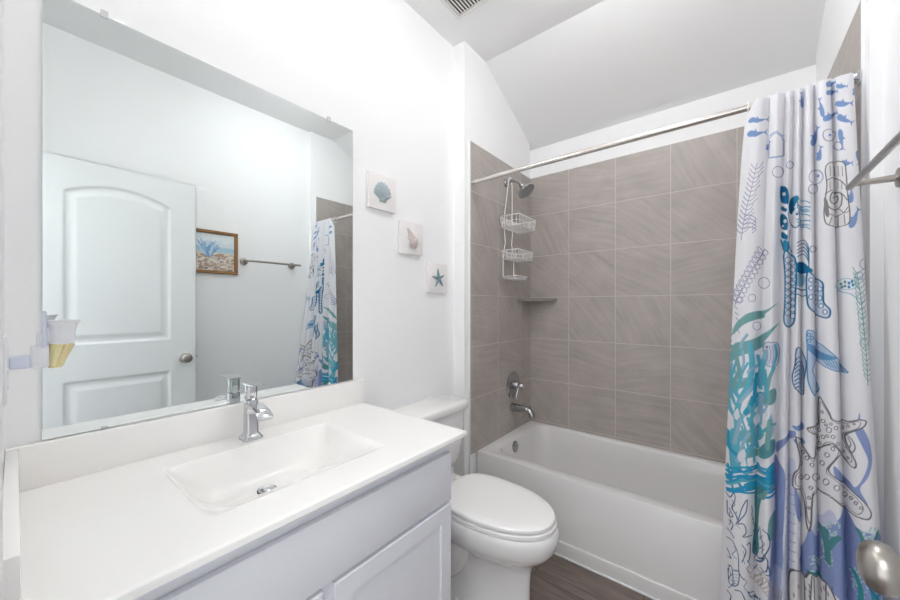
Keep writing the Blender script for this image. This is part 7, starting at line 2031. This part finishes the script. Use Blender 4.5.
def picture():
    t = thing('framed_picture', 'wood-framed blue coral beach picture on right wall, seen in the mirror', 'picture', (XW, 0.87, 1.545))
    y0, y1, z0, z1 = PF
    f = 0.024
    bm = bmesh.new()
    def rg(g, d):
        return [(XW - d, y0 + g, z0 + g), (XW - d, y1 - g, z0 + g), (XW - d, y1 - g, z1 - g), (XW - d, y0 + g, z1 - g)]
    loft(bm, [rg(0, 0.0008), rg(0, 0.018), rg(0.004, 0.022), rg(f - 0.006, 0.020), rg(f, 0.014), rg(f, 0.006)])
    link_mesh('frame', bm, mat('honey_wood', (0.30, 0.150, 0.055), 0.45, bump=(60, 0.2), var=0.25), t, smooth=False)
    # the print: sea, sand, stones, a blue coral
    ny_, nz_ = 130, 100
    ya = np.linspace(y0 + f - 0.001, y1 - f + 0.001, ny_)
    za = np.linspace(z0 + f - 0.001, z1 - f + 0.001, nz_)
    YY, ZZ = np.meshgrid(ya, za)
    U = (y1 - YY) / (y1 - y0)
    V = (ZZ - z0) / (z1 - z0)
    rng = np.random.default_rng(4)
    c = np.zeros(U.shape + (3,))
    c[:] = (0.70, 0.78, 0.84)
    c[V < 0.62] = (0.42, 0.62, 0.74)
    c[V < 0.50] = (0.72, 0.66, 0.56)
    for _ in range(60):
        u0, v0, r_ = rng.uniform(0.05, 0.95), rng.uniform(0.68, 0.93), rng.uniform(0.015, 0.05)
        c[((U - u0) / 1.7) ** 2 + (V - v0) ** 2 < r_ ** 2 * 0.5] = (0.80, 0.84, 0.86)
    cols = [(0.42, 0.30, 0.22), (0.62, 0.50, 0.40), (0.75, 0.66, 0.58), (0.30, 0.25, 0.24), (0.50, 0.34, 0.28), (0.80, 0.76, 0.70)]
    for k in range(420):
        u0, v0 = rng.uniform(0.03, 0.97), rng.uniform(0.06, 0.46)
        r_ = rng.uniform(0.010, 0.034)
        c[((U - u0) / 1.2) ** 2 + ((V - v0) / 0.8) ** 2 < r_ ** 2] = cols[rng.integers(6)]
    for k in range(46):
        a = rng.uniform(-0.85, 0.85)
        L_ = rng.uniform(0.12, 0.34)
        for s_ in np.linspace(0, 1, 22):
            u0 = 0.47 + math.sin(a) * L_ * s_ * 0.95 + rng.normal(0, 0.006)
            v0 = 0.40 + math.cos(a) * L_ * s_ * 1.2
            r_ = 0.020 * (1 - 0.5 * s_)
            c[(U - u0) ** 2 + (V - v0) ** 2 < r_ ** 2] = [(0.20, 0.38, 0.62), (0.30, 0.52, 0.74), (0.55, 0.68, 0.80)][k % 3]
    bm = bmesh.new()
    lay = bm.verts.layers.float_color.new('print')
    Gv = []
    for i in range(nz_):
        row = []
        for j in range(ny_):
            v = bm.verts.new((XW - 0.008, YY[i, j], ZZ[i, j]))
            v[lay] = (*c[i, j], 1)
            row.append(v)
        Gv.append(row)
    for i in range(nz_ - 1):
        for j in range(ny_ - 1):
            bm.faces.new((Gv[i][j], Gv[i + 1][j], Gv[i + 1][j + 1], Gv[i][j + 1]))
    m = mat('beach_print', rough=0.35)
    ca = m.node_tree.nodes.new('ShaderNodeVertexColor')
    ca.layer_name = 'print'
    m.node_tree.links.new(ca.outputs['Color'], m.node_tree.nodes['Principled BSDF'].inputs['Base Color'])
    link_mesh('print', bm, m, t, smooth=False)


picture()

# ------------------------------------------------------------------ outlet and plug-in air freshener on the front wall
OX, OZ = -1.000, 1.192
out = thing('outlet', 'white electrical outlet plate on the front wall left of the vanity', 'outlet', (OX, YF, OZ))
bm = bmesh.new()
bx(bm, OX - 0.036, OX + 0.036, YF + 0.0003, YF + 0.0065, OZ - 0.058, OZ + 0.058, 0.003, 3)
link_mesh('cover_plate', bm, M_plastic, out)
bm = bmesh.new()
for s_ in (-1, 1):
    lathe(bm, (OX, YF + 0.006, OZ + s_ * 0.0195), (0, 1, 0), [(0, 0.0165), (0.002, 0.0165), (0.0022, 0.0)], 24)
link_mesh('receptacle', bm, M_plastic, out)
af = thing('air_freshener', 'white plug-in air freshener with amber oil bottle in front of mirror edge', 'air freshener', (OX, YF + 0.008, OZ))
def afz(v):
    return 1.304 + (306.2 - v) * 0.00188
bm = bmesh.new()
bx(bm, OX - 0.014, OX + 0.014, YF + 0.0084, 0.0175, afz(366), afz(354), 0.003, 2)
o = link_mesh('plug', bm, M_plastic2, af)
o['label'] = 'plug with bluish shade put into its colour'
bm = bmesh.new()
bx(bm, OX - 0.017, OX + 0.017, 0.0170, 0.0400, afz(367), afz(345), 0.005, 3)
bx(bm, OX - 0.012, OX + 0.012, 0.0240, 0.0390, afz(346), afz(333), 0.004, 2)
link_mesh('heater_body', bm, M_plastic, af)
bm = bmesh.new()
bx(bm, OX - 0.019, OX + 0.019, 0.0310, 0.0365, afz(347), afz(311), 0.002, 2)
o = link_mesh('back_plate', bm, M_plastic2, af)
CAY = 0.0560
bm = bmesh.new()
prof = [(0.0, 0.0165), (0.012, 0.0178), (0.024, 0.0188), (0.034, 0.0205), (0.040, 0.0232), (0.0435, 0.0262), (0.0445, 0.0265), (0.0445, 0.0245), (0.040, 0.021), (0.020, 0.015), (0.012, 0.0)]
lathe(bm, (OX, CAY, afz(344)), (0, 0, 1), prof, 36)
bx(bm, OX - 0.010, OX + 0.010, 0.0350, 0.0430, afz(342), afz(327), 0.002)
link_mesh('cup_shade', bm, M_plastic, af)
bm = bmesh.new()
rings = []
for v_, r_, sh in ((344.3, 0.0165, 0), (346, 0.0168, 0.0005), (352, 0.0150, -0.002), (360, 0.0125, -0.006), (366, 0.0105, -0.008), (368, 0.0085, -0.0085)):
    rings.append([(OX + r_ * math.cos(a), CAY + sh + r_ * math.sin(a), afz(v_)) for a in [2 * PI * i / 32 for i in range(32)]])
loft(bm, rings)
o = link_mesh('oil_bottle', bm, M_oil, af)
o['label'] = 'small glass bottle of amber oil'

# ------------------------------------------------------------------ ceiling vent
vy1, vx0 = 1.525, -1.165
ve = thing('ceiling_vent', 'white slotted exhaust vent in the ceiling near left wall', 'vent', (-1.04, 1.39, ZC))
s_ = 0.26
bm = bmesh.new()
f = 0.026
def vr(g, z):
    return [(vx0 + g, vy1 - s_ + g, z), (vx0 + s_ - g, vy1 - s_ + g, z), (vx0 + s_ - g, vy1 - g, z), (vx0 + g, vy1 - g, z)]
loft(bm, [vr(0, ZC - 0.0005), vr(0.004, ZC - 0.012), vr(f, ZC - 0.014), vr(f, ZC - 0.003)], cap0=False, cap1=False)
link_mesh('vent_frame', bm, M_vent, ve, smooth=False)
bm = bmesh.new()
bx(bm, vx0 + f, vx0 + s_ - f, vy1 - s_ + f, vy1 - f, ZC - 0.003, ZC - 0.0006)
o = link_mesh('vent_shade_sheet', bm, M_dark, ve, smooth=False)  # flat dark sheet in place of the shade behind the slats
ns = 12
for k in range(ns):
    x_ = vx0 + f + (s_ - 2 * f) * (k + 0.5) / ns
    box('vent_slat', M_vent, (x_ - 0.0038, x_ + 0.0038, vy1 - s_ + f, vy1 - f, ZC - 0.0130, ZC - 0.0110), ve, smooth=False)

# ------------------------------------------------------------------ vanity light bar above the mirror (above the frame)
vl = thing('vanity_light', 'three-shade vanity light bar on the wall above the mirror', 'wall lamp', (XM, 0.49, 2.60))
box('lamp_plate', M_nickel, (XM + 0.0005, XM + 0.025, 0.24, 0.74, 2.60, 2.69), vl, bev=0.006)
for y_ in (0.30, 0.49, 0.68):
    bm = bmesh.new()
    tube(bm, [(XM + 0.024, y_, 2.65), (XM + 0.07, y_, 2.65), (XM + 0.085, y_, 2.665), (XM + 0.085, y_, 2.69)], 0.008, 12)
    link_mesh('lamp_arm', bm, M_nickel, vl)
    bm = bmesh.new()
    lathe(bm, (XM + 0.085, y_, 2.685), (0, 0, 1), [(0, 0.022), (0.02, 0.034), (0.07, 0.046), (0.12, 0.055), (0.122, 0.052), (0.07, 0.042), (0.02, 0.030), (0.006, 0.0)], 28)
    link_mesh('lamp_shade', bm, M_shade, vl)
LX, LY = -0.36, 1.36
cl = thing('ceiling_lamp', 'round frosted dome lamp on the ceiling above the toilet', 'ceiling lamp', (LX, LY, ZC))
bm = bmesh.new()
lathe(bm, (LX, LY, ZC - 0.0005), (0, 0, -1), [(0, 0.150), (0.030, 0.150), (0.034, 0.146)], 40)
link_mesh('lamp_base', bm, M_nickel, cl)
bm = bmesh.new()
lathe(bm, (LX, LY, ZC - 0.0348), (0, 0, -1), [(0, 0.140), (0.03, 0.138), (0.06, 0.125), (0.085, 0.098), (0.100, 0.06), (0.106, 0.0)], 40)
link_mesh('glass_dome', bm, M_diff, cl)
